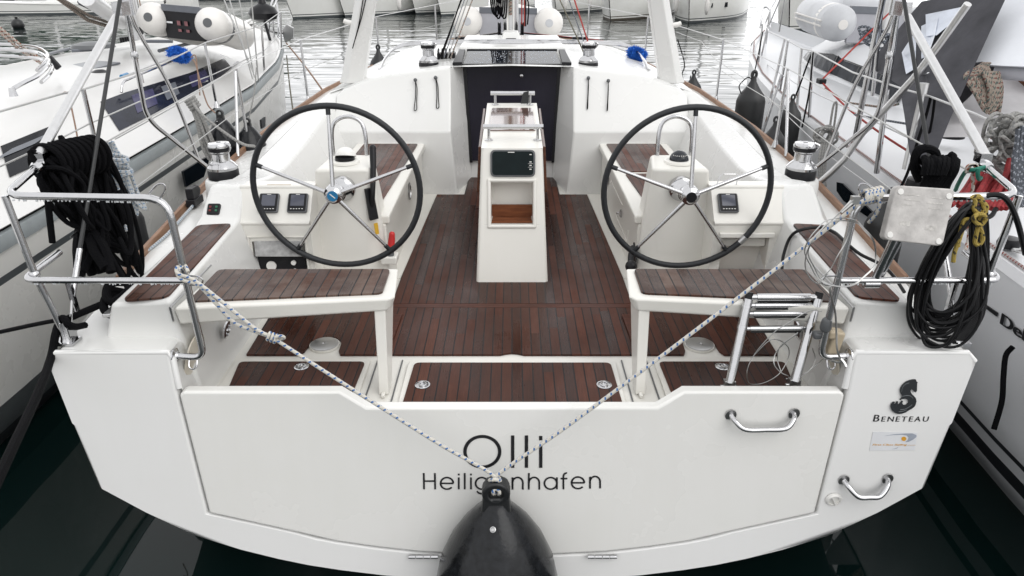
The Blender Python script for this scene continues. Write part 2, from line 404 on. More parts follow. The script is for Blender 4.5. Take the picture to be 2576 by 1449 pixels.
# ================================================================ the moored sailing yacht in the middle
BOAT = thing('sailboat', (0, 2.63, 0), 'white sailing yacht in the middle, stern on, with twin black wheels and wet teak cockpit', 'sailboat')
TR = [(0, .13), (.4, .145), (.793, .193), (1.079, .254), (1.244, .303), (1.443, .377), (1.653, .499), (1.842, .627), (1.905, .93), (1.958, 1.225)]
def hull_sections():
    st = []
    sec0 = [(1.958, 1.225), (1.905, .93), (1.842, .627), (1.443, .377), (.793, .193), (0, .13)]
    st.append([V((x, Ty(z), z)) for x, z in sec0])
    for y, b, sh, dk in ((3.6, 2.07, 1.27, .03), (5.0, 2.19, 1.33, -.25), (6.5, 2.22, 1.385, -.45), (8.2, 2.13, 1.45, -.55), (10, 1.84, 1.52, -.5), (11.8, 1.28, 1.58, -.4), (13.4, .65, 1.64, -.2), (14.7, .06, 1.70, .1)):
        st.append([V((b, y, sh)), V((b * .985, y, sh * .7)), V((b * .93, y, .45)), V((b * .72, y, dk * .3 + .1)), V((b * .38, y, dk * .8 + .03)), V((0, y, dk))])
    return st
HS = hull_sections()
m = MB(); m.quadmesh(HS, mif=lambda i, j: 1 if j >= 2 and i > 0 else 0); m.mirror()
# the transom itself: one U shaped plate round the folding platform
out = TR + [(1.925, 1.268), (1.47, 1.272), (1.442, 1.245), (1.436, 1.09), (1.376, .487), (1.0, .392), (.8, .338), (.435, .284), (0, .266)]
right = [V((x, Ty(z), z)) for x, z in out]
full = right + [V((-p.x, p.y, p.z)) for p in reversed(right[1:-1])]
m2 = MB(); o_ = 0
n_o = len(TR) + 4          # outer/top run, then the inner run back to the middle
def tstrip(mb):
    inner = [(0, .266), (.22, .272), (.435, .284), (.62, .308), (.8, .338), (.9, .36), (1.0, .392), (1.376, .487), (1.39, .63), (1.417, .9), (1.436, 1.09), (1.442, 1.266)]
    outer = [(0, .13), (.2, .136), (.4, .145), (.6, .165), (.793, .193), (.94, .22), (1.079, .254), (1.653, .499), (1.842, .627), (1.905, .93), (1.945, 1.15), (1.925, 1.268)]
    f = [[V((x, Ty(z), z)) for x, z in r] for r in (outer, inner)]
    return f
rows = tstrip(m2)
back = [[p + V((0, .10, 0)) for p in r] for r in rows]
m2.quadmesh([rows[0], rows[1], back[1]])
m2.poly([rows[0][6], V((1.244, Ty(.303), .303)), V((1.443, Ty(.377), .377)), rows[0][7]])
m2.poly([rows[0][10], V((1.958, Ty(1.225), 1.225)), rows[0][11]])
m2.mirror()
m.v += []; off = len(m.v); m.v += m2.v
for f, u, k in zip(m2.f, m2.uv, m2.m): m._f([i + off for i in f], u, k)
HULL = m.build('hull', [M_HULL, M_AF], BOAT, bevel=0.012, smooth=35)
# ---- folding platform
def curve_bot(n=14):
    pts = [(1.366, .497), (1.0, .402), (.8, .348), (.435, .294), (0, .276)]
    return pts
g = [(1.424, 1.082), (1.40, 1.093), (.735, 1.093), (.62, 1.018), (0, 1.018)]
gr = [(0, .276), (.22, .281), (.435, .294), (.62, .318), (.8, .348), (1.0, .402), (1.366, .497), (1.424, 1.075), (1.405, 1.093), (.735, 1.093), (.625, 1.018), (0, 1.018)]
pts = [V((x, Ty(z, .006), z)) for x, z in gr] + [V((-x, Ty(z, .006), z)) for x, z in reversed(gr[1:-1])]
m = MB(); m.prism(pts, (0, .055, 0)); GATE = m.build('transom_gate', M_GATE, BOAT, bevel=0.014, bseg=3)
for cx_ in (-.405, .415):
    m = MB(); c = V((cx_, Ty(.279, .016), .279))
    for k in range(4): m.tube([c + V((-.068 + k * .034, 0, 0)), c + V((-.068 + k * .034 + .031, 0, 0))], .009, 10)
    m.build('hinge', M_STEEL, GATE)
def grab(parent, a, b, out=.055, drop=.03, r=.012):
    """cast grab handle with two oval feet on the raked transom"""
    a, b = V(a), V(b); nrm = V((0, -1, -RAKE)).normalized(); up = V((0, RAKE, 1)).normalized()
    m = MB(); d = (b - a).normalized()
    A = a + nrm * out * .9 - up * drop; B = b + nrm * out * .9 - up * drop
    m.tube([a + nrm * .004, a + nrm * out * .55 + d * .012 - up * drop * .25, A + d * .05, (A + B) / 2 - up * .004, B - d * .05, b + nrm * out * .55 - d * .012 - up * drop * .25, b + nrm * .004], r, 10, sub=6)
    h = m.build('grab_handle', M_STEEL, parent)
    for p in (a, b):
        m = MB(); q = V((0, 0, 1)).rotation_difference(nrm).to_matrix()
        ring = [p + q @ V((.024 * math.cos(t), .03 * math.sin(t), 0)) for t in [k * math.pi / 9 for k in range(18)]]
        m.prism(ring, nrm * .006); m.build('handle_foot', M_DULL, parent)
grab(GATE, W(1838, 1043, T=.006), W(1997, 1040, T=.006), .06, .03, .0115)
grab(HULL, W(2122, 1207, T=.0), W(2232, 1204, T=.0), .06, .04, .0125)
# shower hatch
nrm = V((0, -1, -RAKE)).normalized(); c = W(2096, 1255, T=0)
m = MB(); m.lathe([(.036, 0), (.036, .008), (.030, .014), (.024, .014), (.0235, .009), (0, .009)], c, nrm, 28)
m.box(c + nrm * .014, (.007, .008, .05), Matrix.Rotation(-.5, 3, 'Y'))
m.build('shower_cap', M_PAPER, HULL, smooth=30)
# ---- side deck, coaming, stern blocks
m = MB()
rows = []
for (y, b, sh, bi, zi) in ((2.633, 1.925, 1.269, 1.70, 1.272), (3.0, 1.985, 1.262, 1.70, 1.278), (3.6, 2.06, 1.278, 1.75, 1.298), (4.4, 2.135, 1.312, 1.80, 1.33), (5.0, 2.18, 1.34, 1.84, 1.36), (5.8, 2.205, 1.37, 1.86, 1.395), (6.5, 2.21, 1.395, 1.84, 1.42), (8.2, 2.12, 1.46, 1.6, 1.49), (10, 1.83, 1.53, .9, 1.565), (11.8, 1.27, 1.59, .5, 1.63), (13.4, .64, 1.65, .2, 1.68), (14.7, .05, 1.71, .0, 1.715)):
    rows.append([V((b, y, sh - .03)), V((b - .012, y, sh)), V(((b + bi) / 2, y, (sh + zi) / 2 + .004)), V((bi, y, zi)), V((0 if y > 8 else bi - .04, y, zi + (.03 if y > 8 else 0)))])
m.quadmesh(rows)
m.quadmesh([[V((1.80, y, 1.273)), V((1.47, y, 1.274)), V((1.44, y, 1.25)), V((1.425, y, 1.09)), V((1.40, y, .93))] for y in (2.634, 2.80)])
m.mirror(); DECK = m.build('deck', M_DECK, BOAT, bevel=.012)
for s in (-1, 1):
    m = MB(); m.tube([V((s * 1.958, Ty(1.222) + .012, 1.222)), V((s * 1.924, Ty(1.262) + .012, 1.260)), V((s * 1.45, Ty(1.262) + .012, 1.262)), V((s * 1.434, Ty(1.24) + .012, 1.235)), V((s * 1.426, Ty(1.1) + .012, 1.10))], .0135, 12, smooth=False); m.build('quarter_nosing', M_HULL, DECK)
CO = [(2.755, (1.775, 1.266), (1.715, 1.435), (1.458, 1.452), (1.39, .93)),
      (3.70, (1.84, 1.295), (1.735, 1.452), (1.52, 1.456), (1.40, .93)),
      (3.80, (1.85, 1.30), (1.725, 1.485), (1.52, 1.475), (1.40, .93)),
      (3.95, (1.86, 1.30), (1.71, 1.615), (1.52, 1.607), (1.38, .93)),
      (4.08, (1.87, 1.31), (1.73, 1.60), (1.51, 1.60), (1.33, .93)),
      (4.35, (1.89, 1.32), (1.76, 1.535), (1.505, 1.555), (1.29, .93)),
      (4.7, (1.915, 1.335), (1.77, 1.51), (1.515, 1.53), (1.27, .93)),
      (5.3, (1.93, 1.36), (1.73, 1.575), (1.53, 1.55), (1.26, .93)),
      (5.9, (1.93, 1.39), (1.69, 1.655), (1.54, 1.60), (1.255, .93)),
      (6.2, (1.92, 1.405), (1.655, 1.705), (1.52, 1.67), (1.255, .93)),
      (6.40, (1.90, 1.415), (1.60, 1.745), (1.44, 1.79), (1.25, .93))]
rows = [[V((a[0], y, a[1])), V((b[0], y, b[1])), V((c[0], y, c[1])), V((d[0], y, d[1]))] for y, a, b, c, d in CO]
CMS = {}
for s in (-1, 1):
    m = MB(); m.quadmesh(rows); m.poly([rows[0][k] for k in (3, 2, 1, 0)])
    if s < 0: m.flipx()
    CMS[s] = m.build('coaming', M_DECK, BOAT, bevel=.022, bseg=3)
    m = MB(); m.lathe([(.135, 1.28), (.122, 1.455), (.112, 1.47), (0, 1.47)], (s * 1.905, 4.62, 0), seg=28); m.build('winch_pod', M_DECK, CMS[s], bevel=.008)
# cockpit floor moulding
m = MB()
m.poly([(-1.42, 2.66, .944), (1.42, 2.66, .944), (1.42, 6.02, .944), (.5, 6.02, .944), (.48, 6.55, .944), (-.48, 6.55, .944), (-.5, 6.02, .944), (-1.42, 6.02, .944)])
m.poly([(-1.36, Ty(.95) + .06, .944), (-1.36, Ty(.95) + .06, .3), (1.36, Ty(.95) + .06, .3), (1.36, Ty(.95) + .06, .944)])
FLOOR = m.build('cockpit_floor', M_CREAM, BOAT)
# ---- teak sheets of the sole
def teaksheet(name, pts, z, parent, mat, th=.006, bev=0.0):
    m = MB(); m.prism([V((p[0], p[1], z)) for p in pts], (0, 0, th)); return m.build(name, mat, parent, smooth=0)
def rounded(pts, r=.03, n=4):
    out = []; k_ = len(pts)
    P_ = [V((p[0], p[1], 0)) for p in pts]
    for k in range(k_):
        a, b, c = P_[k - 1], P_[k], P_[(k + 1) % k_]
        q = min(r, (a - b).length * .45, (c - b).length * .45)
        p1 = b + (a - b).normalized() * q; p2 = b + (c - b).normalized() * q
        for i in range(n + 1):
            t = i / n; w = p1 * (1 - t) ** 2 + b * 2 * t * (1 - t) + p2 * t * t; out.append((w.x, w.y))
    return out
def xz(x, y): return V((x, y, .945))
aft = [(-1.345, 3.165), (-1.075, 3.165), (-1.06, 3.20), (-1.05, 3.27)] + [(-.972 + .083 * math.cos(t), 3.272 + .083 * math.sin(t)) for t in [math.pi - k * math.pi / 8 for k in range(9)]] + [(-.885, 3.20), (-.87, 3.165), (-.06, 3.165), (-.03, 3.178), (0, 3.184), (.03, 3.178), (.06, 3.165), (.87, 3.165), (.885, 3.20)] + [(.972 + .083 * math.cos(t), 3.272 + .083 * math.sin(t)) for t in [math.pi - k * math.pi / 8 for k in range(9)]] + [(1.06, 3.20), (1.075, 3.165), (1.345, 3.165), (1.365, 3.708), (-1.365, 3.708)]
SOLE = teaksheet('cockpit_sole', aft, .946, BOAT, M_SOLE, .01)
teaksheet('cross_plank', [(-.72, 3.711), (.72, 3.711), (.72, 3.762), (-.72, 3.762)], .946, SOLE, M_XPL, .0095)
teaksheet('forward_planking', [(-.70, 3.765), (.70, 3.765), (.70, 4.15), (.645, 5.945), (.41, 5.945), (.40, 6.49), (-.40, 6.49), (-.41, 5.945), (-.645, 5.945), (-.70, 4.15)], .946, SOLE, M_SOLE, .0098)
for s in (-1, 1):
    m = MB(); pl = [(s * .975 + .0765 * math.cos(k * math.pi / 16), 3.272 + .0765 * math.sin(k * math.pi / 16)) for k in range(32)]
    m.prism([V((a, b, .945)) for a, b in pl], (0, 0, .011)); w = m.build('filler_surround', M_CREAM, SOLE, smooth=0)
    m = MB(); m.lathe([(.072, .956), (.072, .9595), (.066, .961), (.012, .961), (.008, .957), (0, .957)], (s * .975, 3.272, 0), seg=32); m.build('filler_plate', M_DULL, SOLE)
    # small slanted footrests let into the planking
    m = MB(); m.prism([(s * .66, 3.235, .956), (s * .625, 3.235, .956), (s * .615, 3.60, .956), (s * .66, 3.60, .956)], (0, 0, .012)); m.build('foot_chock', M_XPL, SOLE, bevel=.003)
def ringpull(parent, x, y, z):
    m = MB(); pr = [(.036, z), (.036, z + .003), (.03, z + .004), (.029, z + .001), (0, z + .001)]
    m.lathe(pr, (x, y, 0), seg=24); m.tube([(x + .016 * math.cos(k * .785), y + .004 + .02 * math.sin(k * .785), z + .004) for k in range(8)], .0032, 6, closed=True)
    return m.build('ring_pull', M_STEEL, parent)
m = MB(); m.prism([V((x, y, .945)) for x, y in rounded([(-.515, 2.665), (.515, 2.665), (.515, 3.10), (-.515, 3.10)], .03)], (0, 0, .010)); LID = m.build('locker_lid', M_CREAM, BOAT, bevel=.004)
teaksheet('lid_teak', rounded([(-.492, 2.69), (.497, 2.69), (.487, 3.078), (-.482, 3.078)], .03), .9555, LID, M_SOLE, .004)
for x in (-.419, .432): ringpull(LID, x, 2.868, .9597)
for s in (-1, 1):
    m = MB(); m.prism([V((s * x, y, .945)) for x, y in rounded([(.705, 2.665), (1.375, 2.665), (1.375, 3.125), (.705, 3.125)], .03)], (0, 0, .010)); LID2 = m.build('locker_lid', M_CREAM, BOAT, bevel=.004)
    teaksheet('lid_teak', [(s * x, y) for x, y in rounded([(.735, 2.70), (1.30, 2.70), (1.352, 3.088), (.728, 3.088)], .03)], .9555, LID2, M_SOLE, .004)
    ringpull(LID2, s * 1.03, 3.035, .9597)
    for x in (.548, .672): m = MB(); m.box((s * x, 2.90, .9475), (.006, .44, .005)); m.build('drain_slot', M_GREYPL, FLOOR)
# ---- toe rails
for s in (-1, 1):
    m = MB(); rows = []
    for (y, b, sh) in ((3.35, 2.028, 1.27), (3.6, 2.055, 1.278), (4.4, 2.13, 1.312), (5.0, 2.175, 1.34), (5.8, 2.20, 1.37), (6.5, 2.205, 1.395), (8.2, 2.115, 1.46), (10, 1.825, 1.53), (11.8, 1.265, 1.59), (13.4, .635, 1.65), (14.6, .08, 1.70)):
        rows.append([V((s * b, y, sh - .005)), V((s * (b - .004), y, sh + .04)), V((s * (b - .032), y, sh + .042)), V((s * (b - .036), y, sh - .005))])
    m.quadmesh(rows, close_u=True); m.poly(rows[0]); m.build('toe_rail', M_TOE, BOAT, bevel=.006)
    m = MB(); m.prism([V((s * x, y, 1.45 + (.004 if y > 3 else 0))) for x, y in rounded([(1.648, 2.735), (1.475, 2.775), (1.535, 3.72), (1.712, 3.69)], .035)], (0, 0, .010)); m.build('coaming_pad', M_PAD, BOAT, smooth=0)
# ---- cabin
CB = [(6.36, [(1.90, 1.413), (1.60, 1.735), (1.44, 1.79), (1.24, 1.86), (1.05, 1.905), (.60, 1.955), (.5, 1.96), (0, 1.97)]),
      (7.0, [(1.84, 1.44), (1.56, 1.775), (1.41, 1.835), (1.22, 1.89), (1.03, 1.93), (.60, 1.97), (.5, 1.975), (0, 1.985)]),
      (8.6, [(1.62, 1.50), (1.40, 1.80), (1.28, 1.855), (1.1, 1.91), (.95, 1.945), (.60, 1.985), (.45, 1.995), (0, 2.01)]),
      (9.6, [(1.32, 1.54), (1.15, 1.74), (1.04, 1.79), (.9, 1.825), (.75, 1.845), (.5, 1.865), (.4, 1.87), (0, 1.88)]),
      (11.2, [(.75, 1.61), (.65, 1.68), (.6, 1.70), (.5, 1.715), (.42, 1.72), (.3, 1.73), (.2, 1.735), (0, 1.74)])]
m = MB(); rows = [[V((x, y, z)) for x, z in p] for y, p in CB]; m.quadmesh(rows); m.mirror()
CAB = m.build('cabin_roof', M_DECK, BOAT, smooth=50)
def cut(a, b, t): return V(a).lerp(V(b), t)
# bulkhead: lower face, upper face and the angled sides of the companionway
m = MB()
top = [V((.53, 6.30, 1.955)), V((.60, 6.30, 1.952)), V((1.05, 6.295, 1.90)), V((1.24, 6.29, 1.855)), V((1.44, 6.285, 1.785)), V((1.50, 6.27, 1.735))]
mid = [V((.52, 6.055, 1.485)), V((.60, 6.055, 1.485)), V((1.05, 6.065, 1.485)), V((1.24, 6.07, 1.485)), V((1.40, 6.075, 1.485)), V((1.50, 6.08, 1.485))]
mid2 = [p + V((0, -.012, -.012)) for p in mid]
low = [V((.475, 5.985, .94)), V((.60, 5.985, .94)), V((1.05, 6.0, .94)), V((1.24, 6.0, .94)), V((1.4, 6.0, .94)), V((1.50, 6.0, .94))]
rim = [V((p.x, 6.37, p.z + .012)) for p in top]
m.quadmesh([low, mid2, mid, top, rim])
side_f = [low[0], mid2[0], mid[0], top[0]]
side_b = [V((.375, 6.50, .94)), V((.395, 6.52, 1.473)), V((.396, 6.52, 1.485)), V((.425, 6.555, 1.965))]
m.quadmesh([side_f, side_b])
m.mirror()
m.poly([(-.47, 6.50, .94), (.47, 6.50, .94), (.47, 6.52, 1.125), (-.47, 6.52, 1.125)])
m.poly([(-.47, 6.52, 1.125), (.47, 6.52, 1.125), (.47, 6.6, 1.13), (-.47, 6.6, 1.13)])
BULK = m.build('bulkhead', M_DECK, BOAT, bevel=.028, bseg=3)
m = MB(); m.prism([(-.385, 6.47, 1.115), (.385, 6.47, 1.115), (.425, 6.53, 1.945), (-.425, 6.53, 1.945)], (0, .02, 0)); DOOR = m.build('companionway_door', M_DOOR, BOAT, bevel=.004)
for s in (-1, 1):
    m = MB(); m.prism([(s * .388, 6.463, 1.10), (s * .362, 6.463, 1.10), (s * .40, 6.524, 1.94), (s * .43, 6.524, 1.94)], (0, .02, 0)); m.build('door_frame', M_BLK, DOOR, bevel=.003)
m = MB(); c = W(1312, 190, y=6.51); m.lathe([(.014, 0), (.014, .01), (.008, .014), (0, .014)], c, (0, -1, 0), 14); m.build('door_lock', M_STEEL, DOOR)
# sliding hatch, its runners and garage
m = MB(); m.prism([(-.43, 6.47, 1.955), (.43, 6.47, 1.955), (.41, 6.98, 2.015), (-.41, 6.98, 2.015)], (0, 0, .018)); HAT = m.build('sliding_hatch', M_GLASS, BOAT, bevel=.006)
for c_, sz in (((0, 6.465, 1.958), (.89, .02, .03)), ((0, 6.99, 2.032), (.84, .02, .022))): m = MB(); m.box(c_, sz); m.build('hatch_trim', M_BLK, HAT, bevel=.004)
m = MB(); rr_ = random.Random(3)
for k in range(260):
    x = rr_.uniform(-.4, .4); y = rr_.uniform(6.5, 6.96); r = rr_.uniform(.002, .0055); z = 1.973 + (y - 6.47) / .51 * .06
    m.lathe([(r, z), (r * .75, z + r * .5), (0, z + r * .65)], (x, y, 0), seg=6)
m.build('rain_drops', M_VINYL, HAT)
for s in (-1, 1):
    m = MB(); m.prism([(s * .43, 6.42, 1.965), (s * .515, 6.42, 1.962), (s * .49, 6.93, 2.02), (s * .43, 6.93, 2.02)], (0, 0, .028)); m.build('hatch_runner', M_BLK, BOAT, bevel=.008)
m = MB(); m.prism([(-.5, 7.0, 1.97), (.5, 7.0, 1.97), (.5, 7.03, 2.055), (-.5, 7.03, 2.055)], (0, 1.15, .012)); m.build('hatch_garage', M_DECK, BOAT, bevel=.02)
# moulded spine and vent ahead of the hatch
m = MB(); m.hexa([(-.12, 7.75, 2.03), (.10, 7.75, 2.03), (.10, 8.1, 2.04), (-.12, 8.1, 2.04)], [(-.085, 7.80, 2.125), (.065, 7.80, 2.125), (.065, 8.06, 2.125), (-.085, 8.06, 2.125)]); m.box((-.01, 7.76, 2.055), (.11, .03, .03), mi=1); m.build('deck_vent', [M_DECK, M_BLK], BOAT, bevel=.01)
# locker lanyards on the bulkhead
for i, (px, py, ex, ey) in enumerate(((1045, 201, 1046, 275), (1096, 195, 1102, 269), (1480, 196, 1478, 271), (1530, 203, 1528, 275))):
    f = lambda z: 6.055 + (z - 1.485) * (.245 / .47) - .012 if z > 1.485 else 6.045
    a = W(px, py, y=6.25); a.y = f(a.z); a = W(px, py, y=a.y)
    b = W(ex, ey, y=6.12); b = W(ex, ey, y=f(b.z))
    wd = .014 if i < 2 else .004
    m = MB(); m.tube([a, a.lerp(b, .3) + V((wd * .9, 0, 0)), a.lerp(b, .7) + V((wd * .6, 0, 0)), b + V((wd * .5, 0, 0)), b + V((-wd, -.002, -.004)), a.lerp(b, .65) + V((-wd * .2, -.004, 0)), a.lerp(b, .3) + V((wd * .1, -.004, 0)), a + V((0, -.004, 0))], .0035, 6, sub=5)
    L = m.build('lanyard', R_BLACK, BULK)
    m = MB(); m.ball(a + V((0, -.006, 0)), .016, 12); m.build('lanyard_knob', M_GREYPL, BULK)
# ================================================================ cockpit furniture
# ---- helm seats
for s in (-1, 1):
    o = [(1.445, 2.745), (.535, 2.84), (.515, 2.87), (.545, 3.185), (1.405, 3.185)]
    m = MB(); ob = [(1.435, 2.75, 1.335), (.555, 2.85, 1.352), (.54, 2.88, 1.352), (.575, 3.16, 1.352), (1.40, 3.16, 1.335)]
    bt = [V((s * x, y, z)) for x, y, z in ob]; tp = [V((s * x, y, 1.42)) for x, y in o]
    m.hexa(bt, tp); SEAT = m.build('helm_seat', M_CREAM, BOAT, bevel=.014, bseg=3)
    m = MB(); m.prism([V((s * x, y, 1.4195)) for x, y in rounded([(1.40, 2.795), (.575, 2.88), (.582, 3.155), (1.40, 3.15)], .03)], (0, 0, .010)); m.build('seat_teak', M_SEAT, SEAT, smooth=0)
    m = MB(); m.hexa([(s * .568, 2.80, .95), (s * .612, 2.80, .95), (s * .612, 2.90, .95), (s * .568, 2.90, .95)], [(s * .562, 2.855, 1.36), (s * .612, 2.855, 1.36), (s * .612, 3.10, 1.36), (s * .562, 3.10, 1.36)])
    m.box((s * .59, 2.785, .958), (.018, .03, .016)); m.build('seat_leg', M_CREAM, SEAT, bevel=.005)
    m = MB(); m.box((s * 1.0, 2.98, 1.345), (.8, .03, .03)); m.build('seat_bearer', M_CREAM, SEAT)
    # thin metal edge where the seat hinges on the coaming
    m = MB(); m.tube([(s * 1.452, 2.74, 1.36), (s * 1.452, 2.735, 1.425), (s * 1.447, 3.18, 1.438)], .005, 6, smooth=False); m.build('seat_hinge', M_DULL, SEAT)
# round speakers and drains in the stern sides
for s in (-1, 1):
    m = MB(); m.lathe([(.105, 0), (.105, .006), (.085, .012), (0, .012)], (s * 1.425, 2.80, 1.155), (-s, 0, -.22), 28); m.build('locker_cap', gelcoat('cream_cap', (.66, .61, .52)) if s < 0 else bpy.data.materials['cream_cap'], CMS[s])
    m = MB(); m.lathe([(.045, 0), (.045, .008), (.03, .012), (.028, .002), (0, .002)], (s * 1.405, 3.12, 1.12), (-s, 0, -.2), 20); m.build('deck_light', M_STEEL, CMS[s])
# ---- benches
for s in (-1, 1):
    m = MB(); m.prism([V((s * x, y, .94)) for x, y in ((.765, 4.12), (1.32, 4.12), (1.32, 6.02), (.765, 6.0))], (0, 0, .38)); m.prism([V((s * x, y, 1.32)) for x, y in ((.742, 4.12), (1.32, 4.12), (1.32, 6.05), (.742, 6.05))], (0, 0, .052))
    BEN = m.build('cockpit_bench', M_CREAM, BOAT, bevel=.012)
    if s < 0: tk = [[(.835, 4.3), (1.25, 4.3), (1.25, 6.01), (.795, 6.01)]]
    else: tk = [[(.82, 5.12), (1.25, 5.12), (1.25, 6.01), (.795, 6.01)], [(.855, 4.3), (1.25, 4.3), (1.25, 5.06), (.82, 5.06)]]
    for t_ in tk:
        m = MB(); m.prism([V((s * x, y, 1.3715)) for x, y in rounded(t_, .025)], (0, 0, .008)); m.build('bench_teak', M_BENCH, BEN, smooth=0)
    m = MB(); m.lathe([(.065, 0), (.065, .005), (.05, .006), (.046, -.004), (0, -.004)], (s * .762, 5.15 if s < 0 else 5.55, 1.22), (-s, 0, 0), 22); m.build('bench_light', M_DULL, BEN)
    # white plinth strip along the planking
    m = MB(); m.prism([V((s * x, y, .944)) for x, y in ((.705, 4.15), (.775, 4.15), (.775, 5.98), (.652, 5.98))], (0, 0, .004)); m.build('plinth', M_CREAM, BEN)
    if s > 0:
        m = MB()
        for pts in (((.763, 4.75, 1.24), (.763, 5.35, 1.24)), ((.763, 4.45, 1.08), (.763, 5.05, 1.08)), ((.763, 4.45, 1.16), (.763, 4.45, 1.08))):
            m.tube([V(p) for p in pts], .0035, 5, smooth=False)
        m.build('locker_outline', M_CREAM, BEN)
        m = MB(); c = V((.757, 4.75, 1.18)); m.box(c, (.012, .03, .05)); m.tube([c + V((-.01, -.01, .01)), c + V((-.03, 0, 0)), c + V((-.01, .01, -.015))], .004, 6); m.build('locker_catch', M_STEEL, BEN)
M_PADR, M_PADG = simple('dull_red', (.16, .02, .02)), simple('dull_green', (.02, .14, .07))
# ---- steering consoles with wing shelf
def front_panel(mb, s, y, x0, x1, z0, z1, ox0, ox1, oz0, oz1, depth):
    """front wall with a rectangular niche let into it"""
    for a, b, c, d in ((x0, x1, z0, oz0), (x0, x1, oz1, z1), (x0, ox0, oz0, oz1), (ox1, x1, oz0, oz1)):
        if b - a > .002 and d - c > .002: mb.poly([(s * a, y, c), (s * b, y, c), (s * b, y, d), (s * a, y, d)])
    k = [(ox0, oz0), (ox1, oz0), (ox1, oz1), (ox0, oz1)]
    for i in range(4):
        (a, c), (b, d) = k[i], k[(i + 1) % 4]
        mb.poly([(s * a, y, c), (s * b, y, d), (s * b, y + depth, d), (s * a, y + depth, c)])
    mb.poly([(s * a, y + depth, c) for a, c in k])
CONS = {}
for s in (-1, 1):
    m = MB()
    b = [V((s * x, y, .944)) for x, y in ((1.205, 3.955), (.875, 3.955), (.74, 4.03), (.74, 4.30), (1.205, 4.30))]
    t = [V((s * x, y, z)) for x, y, z in ((1.135, 4.02, 1.685), (.845, 4.02, 1.685), (.808, 4.06, 1.685), (.845, 4.32, 1.70), (1.10, 4.32, 1.70))]
    m.hexa(b, t)
    CONS[s] = C_ = m.build('steering_console', M_CREAM, BOAT, bevel=.02, bseg=3)
    m = MB()
    prof = [(3.79, 1.44), (3.945, 1.605), (4.07, 1.602), (4.27, 1.38)]
    m.quadmesh([[V((s * 1.13, y, z)) for y, z in prof], [V((s * 1.545, y, z)) for y, z in prof]])
    if s < 0: front_panel(m, s, 3.79, 1.13, 1.545, .94, 1.44, 1.17, 1.47, 1.02, 1.33, .05)
    else: front_panel(m, s, 3.79, 1.13, 1.545, .94, 1.44, 1.185, 1.45, 1.045, 1.355, .12)
    m.poly([(s * 1.13, y, z) for y, z in ((3.79, .94), (3.79, 1.44), (3.945, 1.605), (4.07, 1.602), (4.07, .94))])
    SH = m.build('console_shelf', M_CREAM, BOAT, smooth=0)
    m = MB(); m.tube([V((s * 1.13, 3.795, 1.438)), V((s * 1.545, 3.795, 1.438))], .012, 10, smooth=False); m.tube([V((s * 1.13, 3.95, 1.598)), V((s * 1.545, 3.95, 1.598))], .014, 10, smooth=False); m.build('shelf_nosing', M_CREAM, SH)
    face = V((0, -.7, .72)).normalized()
    def gauge(px, py, w_, h_, kind):
        # instruments set in the sloping face of the shelf
        c = W(px, py, y=3.87); up = V((0, .155, .165)).normalized(); rt = V((1, 0, 0)); nr = rt.cross(up).normalized()
        c = V((c.x, 3.79 + .155 * .52, 1.44 + .165 * .52))
        if kind == 'nav': c = V((c.x, 3.835, 1.500))
        def slab(mb, cc, a, b_, th, off, mi=0, r=.012):
            q = rounded([(-a / 2, -b_ / 2), (a / 2, -b_ / 2), (a / 2, b_ / 2), (-a / 2, b_ / 2)], r)
            mb.prism([cc + rt * x + up * y + nr * off for x, y in q], nr * th, mi)
        m = MB(); slab(m, c, w_, h_, .02, 0); G = m.build('instrument_display' if kind != 'nav' else 'control_pad', M_GREYPL if kind != 'nav' else M_BLK, BOAT, bevel=.006)
        m = MB()
        if kind != 'nav':
            slab(m, c, w_ * .88, h_ * .9, .003, .0195, 1, .008); slab(m, c + up * .012, w_ * .68, h_ * .58, .002, .022, 0, .004)
            for k in range(5): slab(m, c - up * h_ * .34 + rt * (k - 2) * w_ * .14, w_ * .07, .004, .0015, .022, 2, .001)
            slab(m, c + up * h_ * .41, w_ * .2, .003, .001, .022, 2, .001)
            m.build('display_face', [M_LCD, M_BLK, M_PAPER], G, smooth=0)
        else:
            for x_, y_, mi in ((-.017, .012, 0), (.017, .012, 1), (-.017, -.010, 0), (.017, -.010, 1)):
                m = MB(); slab(m, c + rt * x_ + up * y_, .013, .012, .004, .0195, 0, .003); m.build('pad_button', (M_PADR, M_PADG)[mi], G)
    if s < 0:
        gauge(680, 527, .112, .118, 'd'); gauge(752, 526, .112, .118, 'd'); gauge(545, 520, .072, .07, 'nav')
        m = MB(); m.box(V((-1.335, 3.949 + .03, 1.6055)), (.135, .014, .002)); m.build('old_tape', M_GLUE, SH)
        # engine panel behind its clear lid
        m = MB(); m.box((-1.32, 3.815, 1.165), (.27, .02, .17)); E_ = m.build('engine_panel', M_BLK, BOAT, bevel=.004)
        m = MB(); m.lathe([(.014, 0), (.014, .012), (0, .012)], (-1.25, 3.80, 1.20), (0, -1, 0), 14); m.lathe([(.012, 0), (.012, .012), (0, .012)], (-1.25, 3.80, 1.15), (0, -1, 0), 14); m.lathe([(.028, 0), (.028, .01), (0, .01)], (-1.38, 3.80, 1.18), (0, -1, 0), 18); m.build('engine_gauge', M_PAPER, E_)
        m = MB(); m.prism([(-1.455, 3.772, 1.245), (-1.19, 3.772, 1.245), (-1.19, 3.783, 1.335), (-1.455, 3.783, 1.335)], (0, .008, 0)); m.build('splash_lid', simple('frosted_lid', (.42, .42, .42), .1, var=.4, vs=30), E_, bevel=.003)
        m = MB(); m.tube([V((x, 3.786, z)) for x, z in ((-1.485, .99), (-1.485, 1.36), (-1.165, 1.36), (-1.165, .99))], .008, 6, smooth=False); m.build('niche_rim', M_CREAM, SH)
    else:
